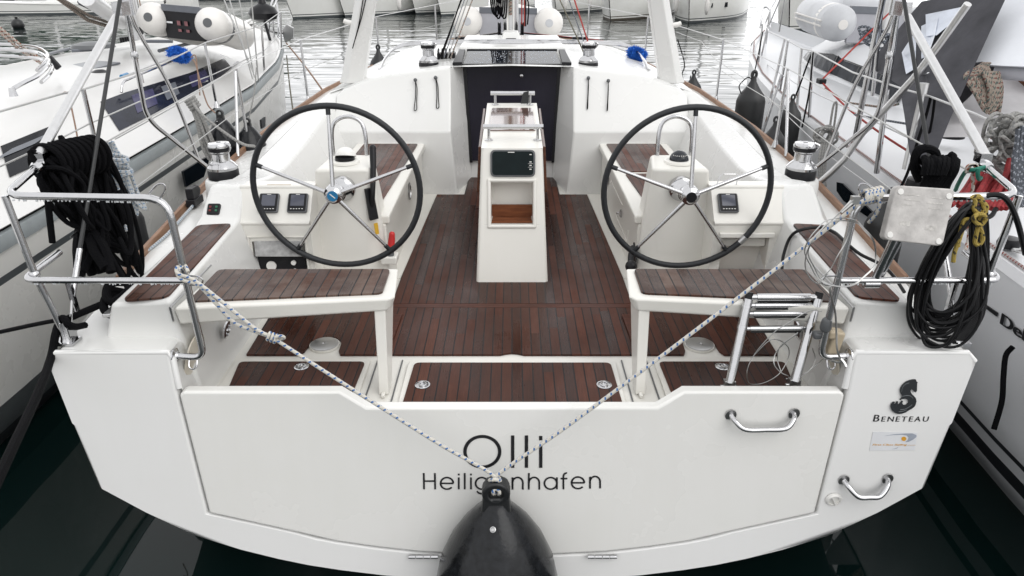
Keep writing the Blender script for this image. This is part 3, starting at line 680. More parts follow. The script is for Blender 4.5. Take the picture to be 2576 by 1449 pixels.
        gauge(1828, 532, .112, .118, 'd')
        m = MB(); m.box((1.317, 3.835, 1.085), (.262, .10, .075)); m.build('niche_board', M_VARN, SH)
        m = MB(); m.box((1.317, 3.780, 1.372), (.31, .022, .03)); m.box((1.317, 3.86, 1.31), (.262, .06, .05)); m.build('niche_lip', M_CREAM, SH, bevel=.006)
        m = MB()
        a = V((1.18, 4.0, 1.607)); m.tube(bendpath([a, a + V((.02, .02, .05)), a + V((.12, .02, .05)), a + V((.105, -.02, .0))], .02), .003, 6, smooth=False); m.build('bottle_bracket', M_STEEL, SH)
    # compass
    cc = V((s * .985, 4.16, 1.69))
    m = MB(); m.lathe([(.088, 0), (.084, .012), (.072, .016), (0, .016)], cc, seg=32); K = m.build('compass', M_CREAM, BOAT)
    if s < 0:
        m = MB(); m.lathe([(.058, .014), (.058, .034), (.0, .034)], cc, seg=28); m.build('compass_card', M_BLK, K)
        m = MB(); q = Matrix.Rotation(-.35, 4, 'X')
        m.lathe([(.063 * math.cos(k * .157), .032 + .055 * math.sin(k * .157)) for k in range(11)], (0, 0, 0), seg=28); m.xf(Matrix.Translation(cc + V((0, .012, 0))) @ q); m.build('compass_cover', M_PAPER, K)
    else:
        m = MB(); m.lathe([(.057 * math.cos(k * .157), .014 + .058 * math.sin(k * .157)) for k in range(11)], cc, seg=28); m.build('compass_dome', M_GLASS, K)
        m = MB()
        for k in range(9): m.box(cc + V((.047 * math.cos(-2.6 + k * .26), .047 * math.sin(-2.6 + k * .26), .048)), (.003, .003, .006))
        m.build('compass_card', M_PAPER, K)
    # grab hoop
    m = MB(); xo = .102
    hoop = [V((cc.x - xo, 4.30, 1.69)), V((cc.x - xo * .98, 4.31, 1.83)), V((cc.x - xo * .72, 4.32, 1.90)), V((cc.x, 4.325, 1.928)), V((cc.x + xo * .72, 4.32, 1.90)), V((cc.x + xo * .98, 4.31, 1.83)), V((cc.x + xo, 4.30, 1.69))]
    m.tube(hoop, .0125, 10, sub=6)
    for k in (0, -1): m.lathe([(.024, 1.69), (.022, 1.697), (0, 1.697)], (hoop[k].x, hoop[k].y, 0), seg=16)
    m.build('grab_hoop', M_STEEL, BOAT)
# throttle, sticker, red pump handle
m = MB(); m.prism([(-.858, 4.008, 1.575), (-.818, 4.045, 1.575), (-.795, 4.03, 1.39), (-.838, 3.988, 1.39)], (.012, -.02, 0)); T_ = m.build('throttle', M_BLK, BOAT, bevel=.006)
m = MB(); m.tube([(-.815, 4.0, 1.47), (-.805, 4.0, 1.56), (-.802, 4.05, 1.68), (-.805, 4.10, 1.79)], lambda k: .012 + .008 * k, 10, sub=5); m.ball((-.805, 4.10, 1.79), .0205, 12); m.build('throttle_lever', M_BLK, T_)
m = MB(); m.prism([(-.812, 3.985, 1.37), (-.795, 4.002, 1.37), (-.789, 3.994, 1.305), (-.806, 3.977, 1.305)], (.004, -.004, 0)); m.build('warning_label', M_YEL, CONS[-1])
m = MB(); c = W(975, 604, y=4.0); c = V((-.735, 4.0, 1.21)); 
m.tube([c + V((.01, -.02, -.05)), c + V((.012, -.01, .0))], .02, 12, smooth=False, mi=1); m.tube([c + V((.012, -.01, .0)), c + V((.018, 0, .05)), c + V((.022, .005, .085))], lambda k: .023 - .005 * k, 12); m.ball(c + V((.022, .005, .085)), .018, 12)
m.build('pump_handle', [M_RED, M_GREYPL], BOAT)
m = MB(); m.prism([c + V((-.05, -.05, -.09)), c + V((.05, -.05, -.09)), c + V((.05, .05, -.09)), c + V((-.05, .05, -.09))], (0, 0, .05)); m.build('handle_holder', M_CREAM, CONS[-1], bevel=.012)
m = MB(); c = V((.735, 4.02, 1.20)); m.prism([c + V((0, -.07, -.04)), c + V((0, .05, .02)), c + V((0, .05, -.12)), c + V((0, -.0, -.14))], (.01, 0, 0)); m.tube([c + V((-.0, .02, .0)), c + V((-.02, -.03, -.03)), c + V((-.03, -.09, -.06))], .02, 10); m.ball(c + V((-.03, -.11, -.07)), .036, 16); m.build('emergency_knob', M_BLK, BOAT)
# ---- wheels
for s in (-1, 1):
    cx_ = s * .947; c = V((cx_, 3.75, 1.647 if s < 0 else 1.640)); R_ = .449; tl = -.049
    up = V((0, math.sin(tl), math.cos(tl))); ax = V((0, -math.cos(tl), math.sin(tl))); rt = V((1, 0, 0))
    WH = bpy.data.objects.new('steering_wheel', None); COL.objects.link(WH); WH.parent = BOAT; WH.location = c - ORG[BOAT]; ORG[WH] = c
    m = MB(); m.tube([c + rt * R_ * math.sin(k * math.pi / 36) + up * R_ * math.cos(k * math.pi / 36) for k in range(72)], .0165, 14, closed=True, smooth=False); m.build('wheel_rim', M_LEATHER, WH)
    hub = c + ax * .085 + V((.012 * -s * 0, 0, 0))
    for k in range(5):
        a = k * 2 * math.pi / 5 + (.004 if s < 0 else -.004); d = rt * math.sin(a) + up * math.cos(a)
        m = MB(); m.tube([hub + d * .035, c + d * (R_ - .01)], lambda t: .0118 - .003 * t, 10, smooth=False); m.build('spoke', M_STEEL, WH)
        m = MB(); m.tube([c + d * (R_ - .045) + ax * .008, c + d * (R_ - .008)], .0125, 10, smooth=False); m.build('spoke_boot', M_LEATHER, WH)
    m = MB(); m.lathe([(.052, -.03), (.052, .0), (.048, .012), (.03, .022), (.028, .026), (0, .026)], hub, ax, 28); m.tube([hub - ax * .02, V((cx_ - s * -.028, 3.985, 1.575))], .024, 14, smooth=False); m.build('hub', M_STEEL, WH)
    m = MB(); m.lathe([(.0285, .022), (.0285, .028), (0, .028)], hub, ax, 24); HB = m.build('hub_cap', M_BLUE if s < 0 else M_BLK, WH)
    if s < 0:
        m = MB(); q = hub + ax * .0285; m.prism([q + rt * -.015 + up * .012, q + rt * -.009 + up * .014, q + rt * .016 + up * -.01, q + rt * .010 + up * -.012], ax * .001); m.build('hub_stripe', M_PAPER, WH)
    m = MB(); m.lathe([(.074, -.02), (.071, .008), (.052, .026), (.036, .09), (0, .09)], V((cx_ - s * -.028, 3.988, 1.578)), (0, -.98, -.1), 28); m.build('steering_boss', M_STEEL, CONS[s])
    if s > 0:
        a = 2.27; a1 = [c + rt * R_ * math.sin(t) + up * R_ * math.cos(t) for t in (a - .05, a - .02, a + .02, a + .05)]
        m = MB(); m.tube(a1, .0182, 12); m.build('rim_tape', M_DULL, WH)
# ---- table pedestal in the middle of the cockpit
m = MB()
prof = lambda: None
L0 = [V((-.222, 4.07, .946)), V((.225, 4.07, .946)), V((.225, 4.45, .946)), V((-.222, 4.45, .946))]
rows = []
bw = {.0: .2235, 1: .187}
def pedx(z): return .2235 - (z - .95) / .795 * .037
def pedy(z): return 4.07 + (z - .95) / .795 * .23
z0, z1, zn0, zn1 = .946, 1.742, 1.30, 1.545
# aft face with a real niche
for (za, zb) in ((z0, zn0), (zn1, z1)):
    m.poly([(-pedx(za), pedy(za), za), (pedx(za), pedy(za), za), (pedx(zb), pedy(zb), zb), (-pedx(zb), pedy(zb), zb)])
nx = .128
for sg in (-1, 1):
    m.poly([(sg * pedx(zn0), pedy(zn0), zn0), (sg * nx, pedy(zn0), zn0), (sg * nx, pedy(zn1), zn1), (sg * pedx(zn1), pedy(zn1), zn1)])
    m.poly([(sg * nx, pedy(zn0), zn0), (sg * nx, pedy(zn1), zn1), (sg * nx, pedy(zn1) + .10, zn1), (sg * nx, pedy(zn0) + .16, zn0)])
m.poly([(-nx, pedy(zn0), zn0), (nx, pedy(zn0), zn0), (nx, pedy(zn0) + .16, zn0), (-nx, pedy(zn0) + .16, zn0)])
m.poly([(-nx, pedy(zn1), zn1), (nx, pedy(zn1), zn1), (nx, pedy(zn1) + .10, zn1), (-nx, pedy(zn1) + .10, zn1)])
m.poly([(-nx, pedy(zn0) + .16, zn0), (nx, pedy(zn0) + .16, zn0), (nx, pedy(zn1) + .10, zn1), (-nx, pedy(zn1) + .10, zn1)])
for sg in (-1, 1):
    m.poly([(sg * pedx(z0), pedy(z0), z0), (sg * pedx(zn0), pedy(zn0), zn0), (sg * pedx(zn1), pedy(zn1), zn1), (sg * pedx(z1), pedy(z1), z1), (sg * .187, 5.55, 1.80), (sg * .18, 5.45, 1.25), (sg * .2, 4.75, 1.1), (sg * .2235, 4.6, .946)])
m.poly([(-.187, pedy(z1), z1), (.187, pedy(z1), z1), (.187, 5.55, 1.80), (-.187, 5.55, 1.80)])
m.poly([(-.187, 5.55, 1.80), (.187, 5.55, 1.80), (.18, 5.45, 1.25), (-.18, 5.45, 1.25)])
TAB = m.build('cockpit_table', M_CREAM, BOAT, bevel=.022, bseg=3)
fn = V((0, -.795, .23)).normalized(); fu = V((0, .23, .795)).normalized()
def onface(x, z, o=0.0): return V((x, pedy(z), z)) + fn * o
def fslab(mb, x, z, a, b_, off, th, mi=0, r=.012):
    c = onface(x, z); q = rounded([(-a / 2, -b_ / 2), (a / 2, -b_ / 2), (a / 2, b_ / 2), (-a / 2, b_ / 2)], r)
    mb.prism([c + V((u, 0, 0)) + fu * v + fn * off for u, v in q], fn * th, mi)
m = MB()
for (a, b_) in (((-nx - .012, zn1 + .012), (nx + .012, zn1 + .012)), ((nx + .012, zn1 + .012), (nx + .012, zn0 - .012)), ((nx + .012, zn0 - .012), (-nx - .012, zn0 - .012)), ((-nx - .012, zn0 - .012), (-nx - .012, zn1 + .012))):
    m.tube([onface(*a), onface(*b_)], .0125, 10, smooth=False)
for a in ((-nx - .012, zn1 + .012), (nx + .012, zn1 + .012), (nx + .012, zn0 - .012), (-nx - .012, zn0 - .012)): m.ball(onface(*a), .0125, 10)
m.build('niche_frame', M_CREAM, TAB)
m = MB(); m.prism([(-nx + .002, pedy(zn0) + .13, zn0 + .004), (nx - .002, pedy(zn0) + .13, zn0 + .004), (nx - .002, pedy(zn0) + .126, zn0 + .085), (-nx + .002, pedy(zn0) + .126, zn0 + .085)], (0, .014, 0)); m.build('niche_board', M_VARN, TAB)
m = MB(); m.prism([(-nx + .002, pedy(zn0) + .014, zn0 + .003), (nx - .002, pedy(zn0) + .014, zn0 + .003), (nx - .002, pedy(zn0) + .125, zn0 + .003), (-nx + .002, pedy(zn0) + .125, zn0 + .003)], (0, 0, .004)); m.build('niche_floor', M_VARN, TAB)
zc = 1.655
m = MB(); fslab(m, .005, zc, .272, .162, 0, .014, 0, .03); PLT = m.build('chartplotter', M_GREYPL, TAB, bevel=.005)
m = MB(); fslab(m, .005, zc, .25, .142, .014, .003, 0, .022); fslab(m, -.02, zc + .002, .165, .112, .0165, .002, 1, .006)
for k, dz in enumerate((.05, .008, -.012, -.034)): fslab(m, .112, zc + dz, .014, .005, .0165, .0015, 2, .002)
fslab(m, .112, zc - .002, .03, .0015, .0165, .0012, 2, .0005); fslab(m, .112, zc - .022, .03, .0015, .0165, .0012, 2, .0005); fslab(m, -.005, zc + .063, .04, .004, .0165, .0012, 2, .001)
m.build('plotter_screen', [M_SCR, M_SCR, M_PAPER], TAB, smooth=0)
for sg in (-1, 1):
    m = MB(); m.prism([(sg * .195, 4.52, 1.70), (sg * .2, 5.5, 1.765), (sg * .212, 5.5, 1.43), (sg * .213, 4.52, 1.40)], (sg * .018, 0, 0)); m.build('table_leaf', M_LEAF, TAB, bevel=.004)
tz = lambda y: 1.742 + (y - 4.3) / 1.25 * .058
m = MB(); m.prism([V((x, y, tz(y) + .001)) for x, y in rounded([(-.152, 4.70), (.155, 4.70), (.150, 5.33), (-.148, 5.33)], .02)], (0, 0, .008)); LIDT = m.build('table_hatch', M_LEAFG, TAB, smooth=0)
m = MB(); m.box((.128, 4.735, tz(4.735) + .012), (.03, .04, .008)); m.build('hatch_catch', M_BLK, TAB, bevel=.003)
for (y, x0, x1, px0, px1, hh) in ((4.48, -.18, .195, -.145, .16, .085), (5.47, -.16, .17, -.125, .135, .085)):
    m = MB(); z = tz(y); m.tube([(x0, y, z + hh), (x1, y, z + hh)], .0155, 12, smooth=False)
    for x in (px0, px1): m.tube([(x, y, z), (x, y, z + hh)], .0095, 10, smooth=False); m.lathe([(.026, z), (.026, z + .005), (.012, z + .008), (.0, z + .008)], (x, y, 0), seg=18)
    m.build('table_rail', M_STEEL, TAB)
m = MB(); m.prism([(.085, 5.45, 1.89), (.125, 5.45, 1.90), (.12, 5.44, 1.81), (.065, 5.44, 1.81)], (0, .02, 0)); m.build('table_strap', M_RUB, TAB)
M_DROP = simple('water_drop', (.8, .82, .84), .05, var=.05)
# ================================================================ deck fittings of the yacht
def WP(px, py, p0, n):
    u = (px - CX) / FOC; v = -(py - CY) / FOC
    d = V((u, CP + v * SP, -SP + v * CP)); e = V((0, 0, EYE)); n = V(n)
    return e + d * ((V(p0) - e).dot(n) / d.dot(n))
def winch(parent, c, r, h, M=None):
    W_ = bpy.data.objects.new('winch', None); COL.objects.link(W_); W_.parent = parent; W_.location = V(c) - ORG[parent]; ORG[W_] = V(c)
    m = MB(); m.lathe([(r, 0), (r, h * .22), (r * .96, h * .26), (0, h * .26)], c, seg=32); m.build('winch_base', M_BLK, W_)
    m = MB(); m.lathe([(r * .97, h * .26), (r * .98, h * .33), (r * .80, h * .42), (r * .58, h * .50), (r * .56, h * .70), (r * .66, h * .74), (r * .66, h * .77), (0, h * .77)], c, seg=32); m.build('winch_drum', M_STEEL, W_)
    m = MB(); m.lathe([(r * .70, h * .77), (r * .73, h * .80), (r * .73, h * .87), (r * .68, h * .88)], c, seg=32); m.build('winch_jaw', M_BLK, W_)
    m = MB(); m.lathe([(r * .72, h * .88), (r * .74, h * .92), (r * .66, h * .985), (r * .3, h), (r * .16, h), (r * .15, h * .95), (0, h * .95)], c, seg=32)
    m.tube([V(c) + V((r * .70, -r * .2, h * .80)), V(c) + V((r * .82, -r * .3, h * .93)), V(c) + V((r * .5, -r * .2, h * 1.0))], r * .09, 8); m.build('winch_cap', M_STEEL, W_)
    return W_
for s in (-1, 1):
    winch(BOAT, (s * 1.905, 4.62, 1.47), .098, .235)
for px in (1079, 1479.5):
    p = W(px, 170, z=1.925); winch(BOAT, p + V((0, 0, -.012)), .088, .23)
# rope clutches and the lines that run up to the boom
for s, px in ((-1, 1123), (1, 1462)):
    p = W(px, 150, z=1.955)
    m = MB()
    for k in range(5): m.box(p + V((s * (-.07 + .035 * k), .03, .03)), (.026, .13, .06)); m.box(p + V((s * (-.07 + .035 * k), -.02, .075)), (.016, .07, .022), Matrix.Rotation(.5, 3, 'X'))
    if s < 0: m.build('rope_clutch', M_BLK, BOAT, bevel=.004)
def line(name, a, b, r, mat, parent=BOAT, sag=0.0, seg=6):
    m = MB(); m.tube(hang(a, b, sag, 6) if sag else [a, b], r, seg, smooth=bool(sag)); return m.build(name, mat, parent)
for (x0, y0, x1, y1, r, M_) in ((1105, 148, 1165, -10, .005, R_BLACK), (1110, 146, 1163, -10, .007, R_BLACK), (1117, 144, 1172, -10, .004, R_DKGREY), (1126, 146, 1180, -10, .005, R_GREY), (1133, 148, 1192, -10, .006, R_TAN), (1470, 135, 1404, -10, .006, R_OLIVE), (1473, 118, 1428, -10, .005, R_DKGREY), (1481, 112, 1442, -10, .007, R_REDL)):
    line('control_line', W(x0, y0, y=6.72), W(x1, y1, y=7.4), r, M_)
# mainsheet arch
for s in (-1, 1):
    b = V((s * 1.40, 6.47, 1.815)); t = V((s * 1.215, 6.40, 2.50)); t2 = b.lerp(t, 1.9); t2.x = s * 1.03; 
    def ring(p, w, d): return [p + V((s * w / 2, -d * .1, 0)), p + V((s * w * .15, -d / 2, 0)), p + V((-s * w / 2, -d * .38, 0)), p + V((-s * w / 2, d / 2, 0)), p + V((s * w / 2, d / 2, 0))]
    m = MB(); rr = [ring(b, .23, .17), ring(b.lerp(t, .08), .205, .15), ring(t, .172, .13), ring(t2, .15, .12)]
    m.quadmesh(rr, close_u=True); m.poly(rr[-1]); m.poly(rr[0]); A_ = m.build('arch_leg', M_DECK, BOAT, bevel=.01)
    m = MB(); p = W(874 if s < 0 else 1704, 56 if s < 0 else 62, y=6.42); m.tube([p + V((-s * .04, 0, -.005)), p, p + V((s * .03, 0, .012))], lambda k: .022 - .006 * abs(k - .4), 10); m.build('deck_lamp', M_PAPER, A_)
    if s < 0:
        m = MB(); q = lambda x, y: W(x, y, y=6.335)
        m.tube([q(914, -5), q(903, 60), q(888, 118), q(890, 110), q(908, 50), q(921, -5)], .004, 6); m.build('arch_line', R_BLACK, A_)
# mast
m = MB(); c = W(1285, 88, z=2.02); MASTP = c
m.tube([c + V((0, 0, -.03)), c + V((0, 0, 4.5))], .088, 20, smooth=False); m.lathe([(.13, 0), (.12, .04), (.1, .05)], c + V((0, 0, -.02)), seg=20); MAST = m.build('mast', M_ALU, BOAT)
m = MB(); m.box(c + V((-.035, -.09, 1.0)), (.02, .012, 2.0)); m.box(c + V((.03, -.088, 1.0)), (.012, .01, 2.0)); m.build('mast_track', M_PAPER, MAST)
m = MB(); m.tube([c + V((-.01, -.095, 2)), c + V((-.005, -.095, .22))], .02, 8, smooth=False); m.build('reef_line', R_TAN, MAST)
m = MB()
for x in (-.13, .13):
    for dz in (.07, .12): m.lathe([(.02, -.02), (.06, -.018), (.045, 0), (.06, .018), (.02, .02)], c + V((x, -.06, dz - .03)), (1, 0, 0), 16)
m.build('mast_block', M_BLK, MAST)
m = MB()
for k in range(6):
    x = -.21 + k * .022; m.tube([c + V((x, -.12, .75)), c + V((x - .02, -.12, .5)), c + V((x, -.12, .27 - .02 * (k % 3))), c + V((x + .045, -.12, .25 - .02 * (k % 3))), c + V((x + .06, -.12, .5)), c + V((x + .05, -.12, .75))], .009, 6, sub=4)
m.build('halyard_coil', R_BLACK, MAST)
for x, M_ in ((.125, R_REDL), (.155, R_REDL), (.17, R_BLACK)): line('halyard', c + V((x, -.09, .1)), c + V((x * .9, -.05, 3)), .007, M_, MAST)
m = MB(); m.tube([c + V((.1, -.1, .55)), c + V((.17, -.12, .42)), c + V((.2, -.12, .32)), c + V((.19, -.12, .12))], .008, 6); m.build('hanging_line', R_BLACK, MAST)
for s in (-1, 1):
    for k, M_ in enumerate((R_BLACK, R_TAN if s < 0 else R_REDL, R_REDL if s > 0 else R_BLACK, R_GREY)):
        line('deck_line', c + V((s * (.12 + .01 * k), -.1, .03)), W(1115 + k * 9 if s < 0 else 1530 - k * 12, 105 - k * 2, z=2.02), .007, M_)
    m = MB(); p = W(1150 if s < 0 else 1450, 102, z=2.0); p = W(1165 if s < 0 else 1435, 101, z=2.015)
    for k in range(3): m.box(W((1150 if s < 0 else 1445) + k * 14 * (1 if s < 0 else 1), 102, z=2.01) + V((0, 0, .02)), (.05, .07, .04))
    m.build('deck_organiser', M_BLK, BOAT, bevel=.008)
# folded sprayhood frame lying on the roof
for k, (dy, dz) in enumerate(((0, 0), (.10, .0), (.17, .01))):
    L = [W(956, 178, z=1.87), W(967, 150, z=1.925), W(996, 122, z=1.975), W(1050, 112, z=2.02), W(1160, 109, z=2.05), W(1288, 108, z=2.065)]
    L = [p + V((0, dy * min(1, i * .5), dz)) for i, p in enumerate(L)]
    R = [V((-p.x + .04, p.y, p.z)) for p in reversed(L[:-1])]
    m = MB(); m.tube(L + R, .011, 8, sub=5); m.build('sprayhood_bow', M_STEEL, BOAT)
for s in (-1, 1):
    m = MB(); p = W(956, 180, z=1.86); p.x = p.x if s < 0 else -p.x + .04; m.lathe([(.03, -.03), (.024, .0), (.016, .03), (0, .032)], p, seg=12); m.build('sprayhood_hinge', M_STEEL, BOAT)
# ---- stanchions and lifelines
for s in (-1, 1):
    posts = [(5.85, 2.165, 1.39, .62), (7.7, 2.15, 1.44, .62), (10.1, 1.79, 1.535, .60), (11.95, 1.19, 1.595, .6)]
    tops = []
    for y, b, z, h in posts:
        m = MB(); m.tube([V((s * b, y, z)), V((s * (b + .01), y, z + h))], .0125, 10, smooth=False); m.lathe([(.03, z), (.022, z + .03), (.013, z + .06)], (s * b, y, 0), seg=14)
        tops.append(V((s * (b + .01), y, z + h)))
        if y < 6: m.tube([V((s * (b - .005), y - .28, z - .01)), V((s * (b + .01), y - .02, z + h * .97))], .0125, 10, smooth=False)
        m.build('stanchion', M_STEEL, BOAT)
    st = V((s * 2.0, 3.05, 1.93)); bow = V((s * .35, 14.2, 2.28))
    ch = [st] + tops + [bow]
    for a, b in zip(ch, ch[1:]):
        line('lifeline', a, b, .0045, M_WHITEW if a is not st else M_WIRE); line('lifeline', a - V((0, 0, .3)), b - V((0, 0, .3)), .0035, M_WIRE)
m = MB(); m.tube([(-.42, 13.6, 1.66), (-.40, 13.7, 2.25), (-.3, 14.4, 2.33), (0, 14.75, 2.35), (.3, 14.4, 2.33), (.40, 13.7, 2.25), (.42, 13.6, 1.66)], .0125, 8); m.build('bow_pulpit', M_STEEL, BOAT)
# ---- stern rails
for s in (-1, 1):
    foot = V((s * 1.912, 2.71, 1.30)); jn = V((s * 1.955, 2.695, 1.597)); tc = V((s * 1.985, 2.70, 1.93)); 
    ti = V((s * 1.335, 2.665, 1.93)); bi = V((s * 1.312, 2.66, 1.225)); fl = V((s * 1.425, 2.66, 1.235))
    PP = bpy.data.objects.new('stern_rail', None); COL.objects.link(PP); PP.parent = BOAT; PP.location = foot - ORG[BOAT]; ORG[PP] = foot
    fwd = V((s * 2.035, 3.02, 1.965))
    m = MB(); m.tube(bendpath([fwd, tc, ti, bi, fl], .085, 6), .0148, 12, smooth=False); m.build('top_rail', M_STEEL, PP)
    m = MB(); m.tube([foot, jn, tc], .0138, 12, smooth=False); m.ball(jn, .02, 12); m.lathe([(.03, -.03), (.02, .0), (.017, .07)], foot, seg=12); m.box(foot + V((0, 0, -.022)), (.09, .07, .012)); m.build('rail_post', M_STEEL, PP)
    m = MB(); mi = V((s * 1.33, 2.66, 1.585)); m.tube(bendpath([V((s * 1.965, 2.9, 1.615)), V((s * 1.985, 2.66, 1.587)), mi], .05), .0135, 12, smooth=False); m.build('middle_rail', M_STEEL, PP)
    m = MB(); m.lathe([(.034, 0), (.034, .006), (.02, .012), (.016, .02)], V((s * 1.438, 2.66, 1.235)), (-s, 0, 0), 20); m.build('rail_flange', M_STEEL, PP)
    m = MB()
    for p, d in ((ti + V((s * .05, 0, .005)), V((-s * .05, 0, .05))), (mi + V((-s * .02, 0, 0)), V((-s * .055, 0, .0))), (bi + V((s * .05, 0, -.01)), V((0, -.02, -.035)))):
        q = d.normalized().cross(V((0, 1, 0))); m.tube([p - q * .02, p - q * .018 + d * .7, p + d, p + q * .018 + d * .7, p + q * .02], .0035, 6)
    m.build('rail_eye', M_STEEL, PP)
    m = MB(); r9 = random.Random(40 + s)
    for a_, b_, n9, rr9 in ((ti.lerp(tc, .12), ti.lerp(tc, .97), 46, .0148), (mi, V((s * 1.965, 2.66, 1.587)), 40, .0135)):
        for k in range(n9):
            p = a_.lerp(b_, r9.random()); q9 = r9.uniform(.0022, .0042); m.ball(p + V((0, -.003, -rr9 - q9 * .5)), q9, 6, sz=1.25)
    m.build('rain_drops', M_DROP, PP)
    # forward clamp, backstay, folded bimini frame
    m = MB(); m.lathe([(.02, -.04), (.026, -.02), (.026, .02), (.018, .05)], fwd, (s * .1, 1, .1), 12); m.box(fwd + V((0, .03, .03)), (.05, .05, .04)); m.build('rail_clamp', M_STEEL, PP)
    hub = V((s * 2.155, 4.28, 2.545))
    m = MB(); m.tube([fwd + V((0, .02, .04)), hub + V((0, -.12, -.05))], .0205, 14, smooth=False); BIM = m.build('bimini_frame', M_ALU if s < 0 else M_ALU, BOAT)
    base = V((s * 2.165, 5.12, 1.36)); bend = V((s * 2.34, 4.62, 1.86))
    k2 = W(341, 140, y=4.34) if s < 0 else None; up1 = V((s * 2.21, 4.38, 2.27))
    m = MB(); m.tube(bendpath([base, base.lerp(bend, .22), bend, up1, hub + V((0, .03, .35))], .12, 6), .0145, 12, smooth=False); m.build('bimini_bow', M_STEEL, BIM)
    jn2 = base.lerp(bend, .26); m = MB(); m.tube([jn2, V((s * 2.2, 4.72, 2.05)), hub + V((s * .0, .03, -.02)), hub + V((-s * .02, .1, .4))], .0115, 10, sub=5); m.build('bimini_bow', M_STEEL, BIM)
    m = MB(); m.lathe([(.03, -.05), (.03, .06)], hub + V((0, .03, 0)), seg=12); m.box(hub + V((0, -.05, -.01)), (.05, .1, .07)); m.build('bimini_joint', M_STEEL, BIM)
    m = MB(); m.lathe([(.019, -.02), (.022, .0), (.019, .02)], up1, (0, 0, 1), 12); m.build('bimini_collar', M_STEEL, BIM)
    # split backstay with turnbuckle
    bt = V((s * 1.905, 2.73, 1.30)); tp = V((s * 1.60, 4.35, 3.9)) if s < 0 else V((s * 1.60, 4.35, 3.9))
    d = (W(300, -5, y=3.65) - W(178, 770, y=2.77)); 
    lo = W(182, 745, y=2.78); hi = W(303, -8, y=3.8)
    if s > 0: lo = V((-lo.x, lo.y, lo.z)); hi = V((-hi.x, hi.y, hi.z))
    m = MB(); m.tube([lo + (hi - lo) * .14, hi, hi + (hi - lo) * 1.2], .0095, 8, smooth=False); BS = m.build('backstay', M_RUB, BOAT)
    m = MB(); m.tube([bt, lo], .006, 8, smooth=False); m.tube([lo, lo + (hi - lo) * .14], .0125, 10, smooth=False); m.box(lo, (.02, .02, .14)); m.box(bt + V((0, 0, .01)), (.03, .05, .07)); m.build('turnbuckle', M_STEEL, BS)
    # mooring cleat
    cl = V((s * 1.80, 2.98, 1.283))
    m = MB(); m.hexa([cl + V((s * -.03, -.05, 0)), cl + V((s * .03, -.05, 0)), cl + V((s * .03, .05, 0)), cl + V((s * -.03, .05, 0))], [cl + V((s * -.02, -.04, .05)), cl + V((s * .02, -.04, .05)), cl + V((s * .02, .04, .05)), cl + V((s * -.02, .04, .05))])
    m.hexa([cl + V((-s * .03, -.14, .045)), cl + V((s * .01, -.15, .045)), cl + V((s * .03, .15, .045)), cl + V((-s * .01, .15, .045))], [cl + V((-s * .025, -.15, .065)), cl + V((s * .01, -.155, .065)), cl + V((s * .025, .155, .065)), cl + V((-s * .01, .155, .065))]); m.build('cleat', M_ALU, BOAT, bevel=.006)
# genoa car on the left side deck
m = MB(); p = W(490, 505, z=1.36); m.box(p, (.06, .14, .05)); m.lathe([(.03, -.025), (.04, 0), (.03, .025)], p + V((0, .03, .06)), (1, 0, 0), 14); m.box(p + V((0, -.02, .06)), (.05, .08, .07)); m.build('sheet_block', M_BLK, BOAT, bevel=.006)
m = MB(); m.tube([W(335, 645, z=1.292), W(360, 638, z=1.294), W(420, 590, z=1.31), W(470, 535, z=1.33), W(487, 515, z=1.35)], .009, 8); m.build('sheet', R_BW, BOAT)
# ---- boarding ladder stowed upright inside the platform
LAD = bpy.data.objects.new('boarding_ladder', None); COL.objects.link(LAD); LAD.parent = BOAT; lb = V((1.1, 2.72, 1.0)); LAD.location = lb - ORG[BOAT]; ORG[LAD] = lb
A0, A1 = W(1836, 962, y=2.69), W(1886, 735, y=2.80); B0, B1 = W(2000, 958, y=2.69), W(2062, 735, y=2.80)
for a, b in ((A0, A1), (B0, B1)):
    m = MB(); m.tube([a, a.lerp(b, .12), a.lerp(b, .93)], .0205, 16, smooth=False); m.tube([a.lerp(b, .60), a.lerp(b, .64)], .0235, 16, smooth=False); m.tube([a.lerp(b, .84), a.lerp(b, .86)], .023, 16, smooth=False); m.build('ladder_leg', M_STEEL, LAD)
    m = MB(); m.tube([a.lerp(b, .93), a.lerp(b, 1.0)], .017, 12, smooth=False); m.build('leg_cap', M_BLK, LAD)
    m = MB(); m.box(a + V((0, .005, -.035)), (.05, .03, .09)); m.tube([a + V((-.04, 0, -.02)), a + V((.03, 0, -.02))], .008, 8, smooth=False); m.build('ladder_foot', M_DULL, LAD, bevel=.004)
for t_, r in ((.945, .0165), (.855, .0125), (.765, .0125), (.60, .0125)):
    a = A0.lerp(A1, t_); b = B0.lerp(B1, t_); d = (b - a).normalized()
    m = MB(); m.tube([a, b], r * .75, 12, smooth=False); m.tube([a + d * .035, b - d * .035], r, 12, smooth=False); rg = m.build('rung', M_STEEL, LAD)
    m = MB(); m.box((a + b) / 2 + V((0, 0.004, -r * .85)), ((b - a).length - .08, .03, .012)); m.build('rung_tread', M_RUB, LAD)
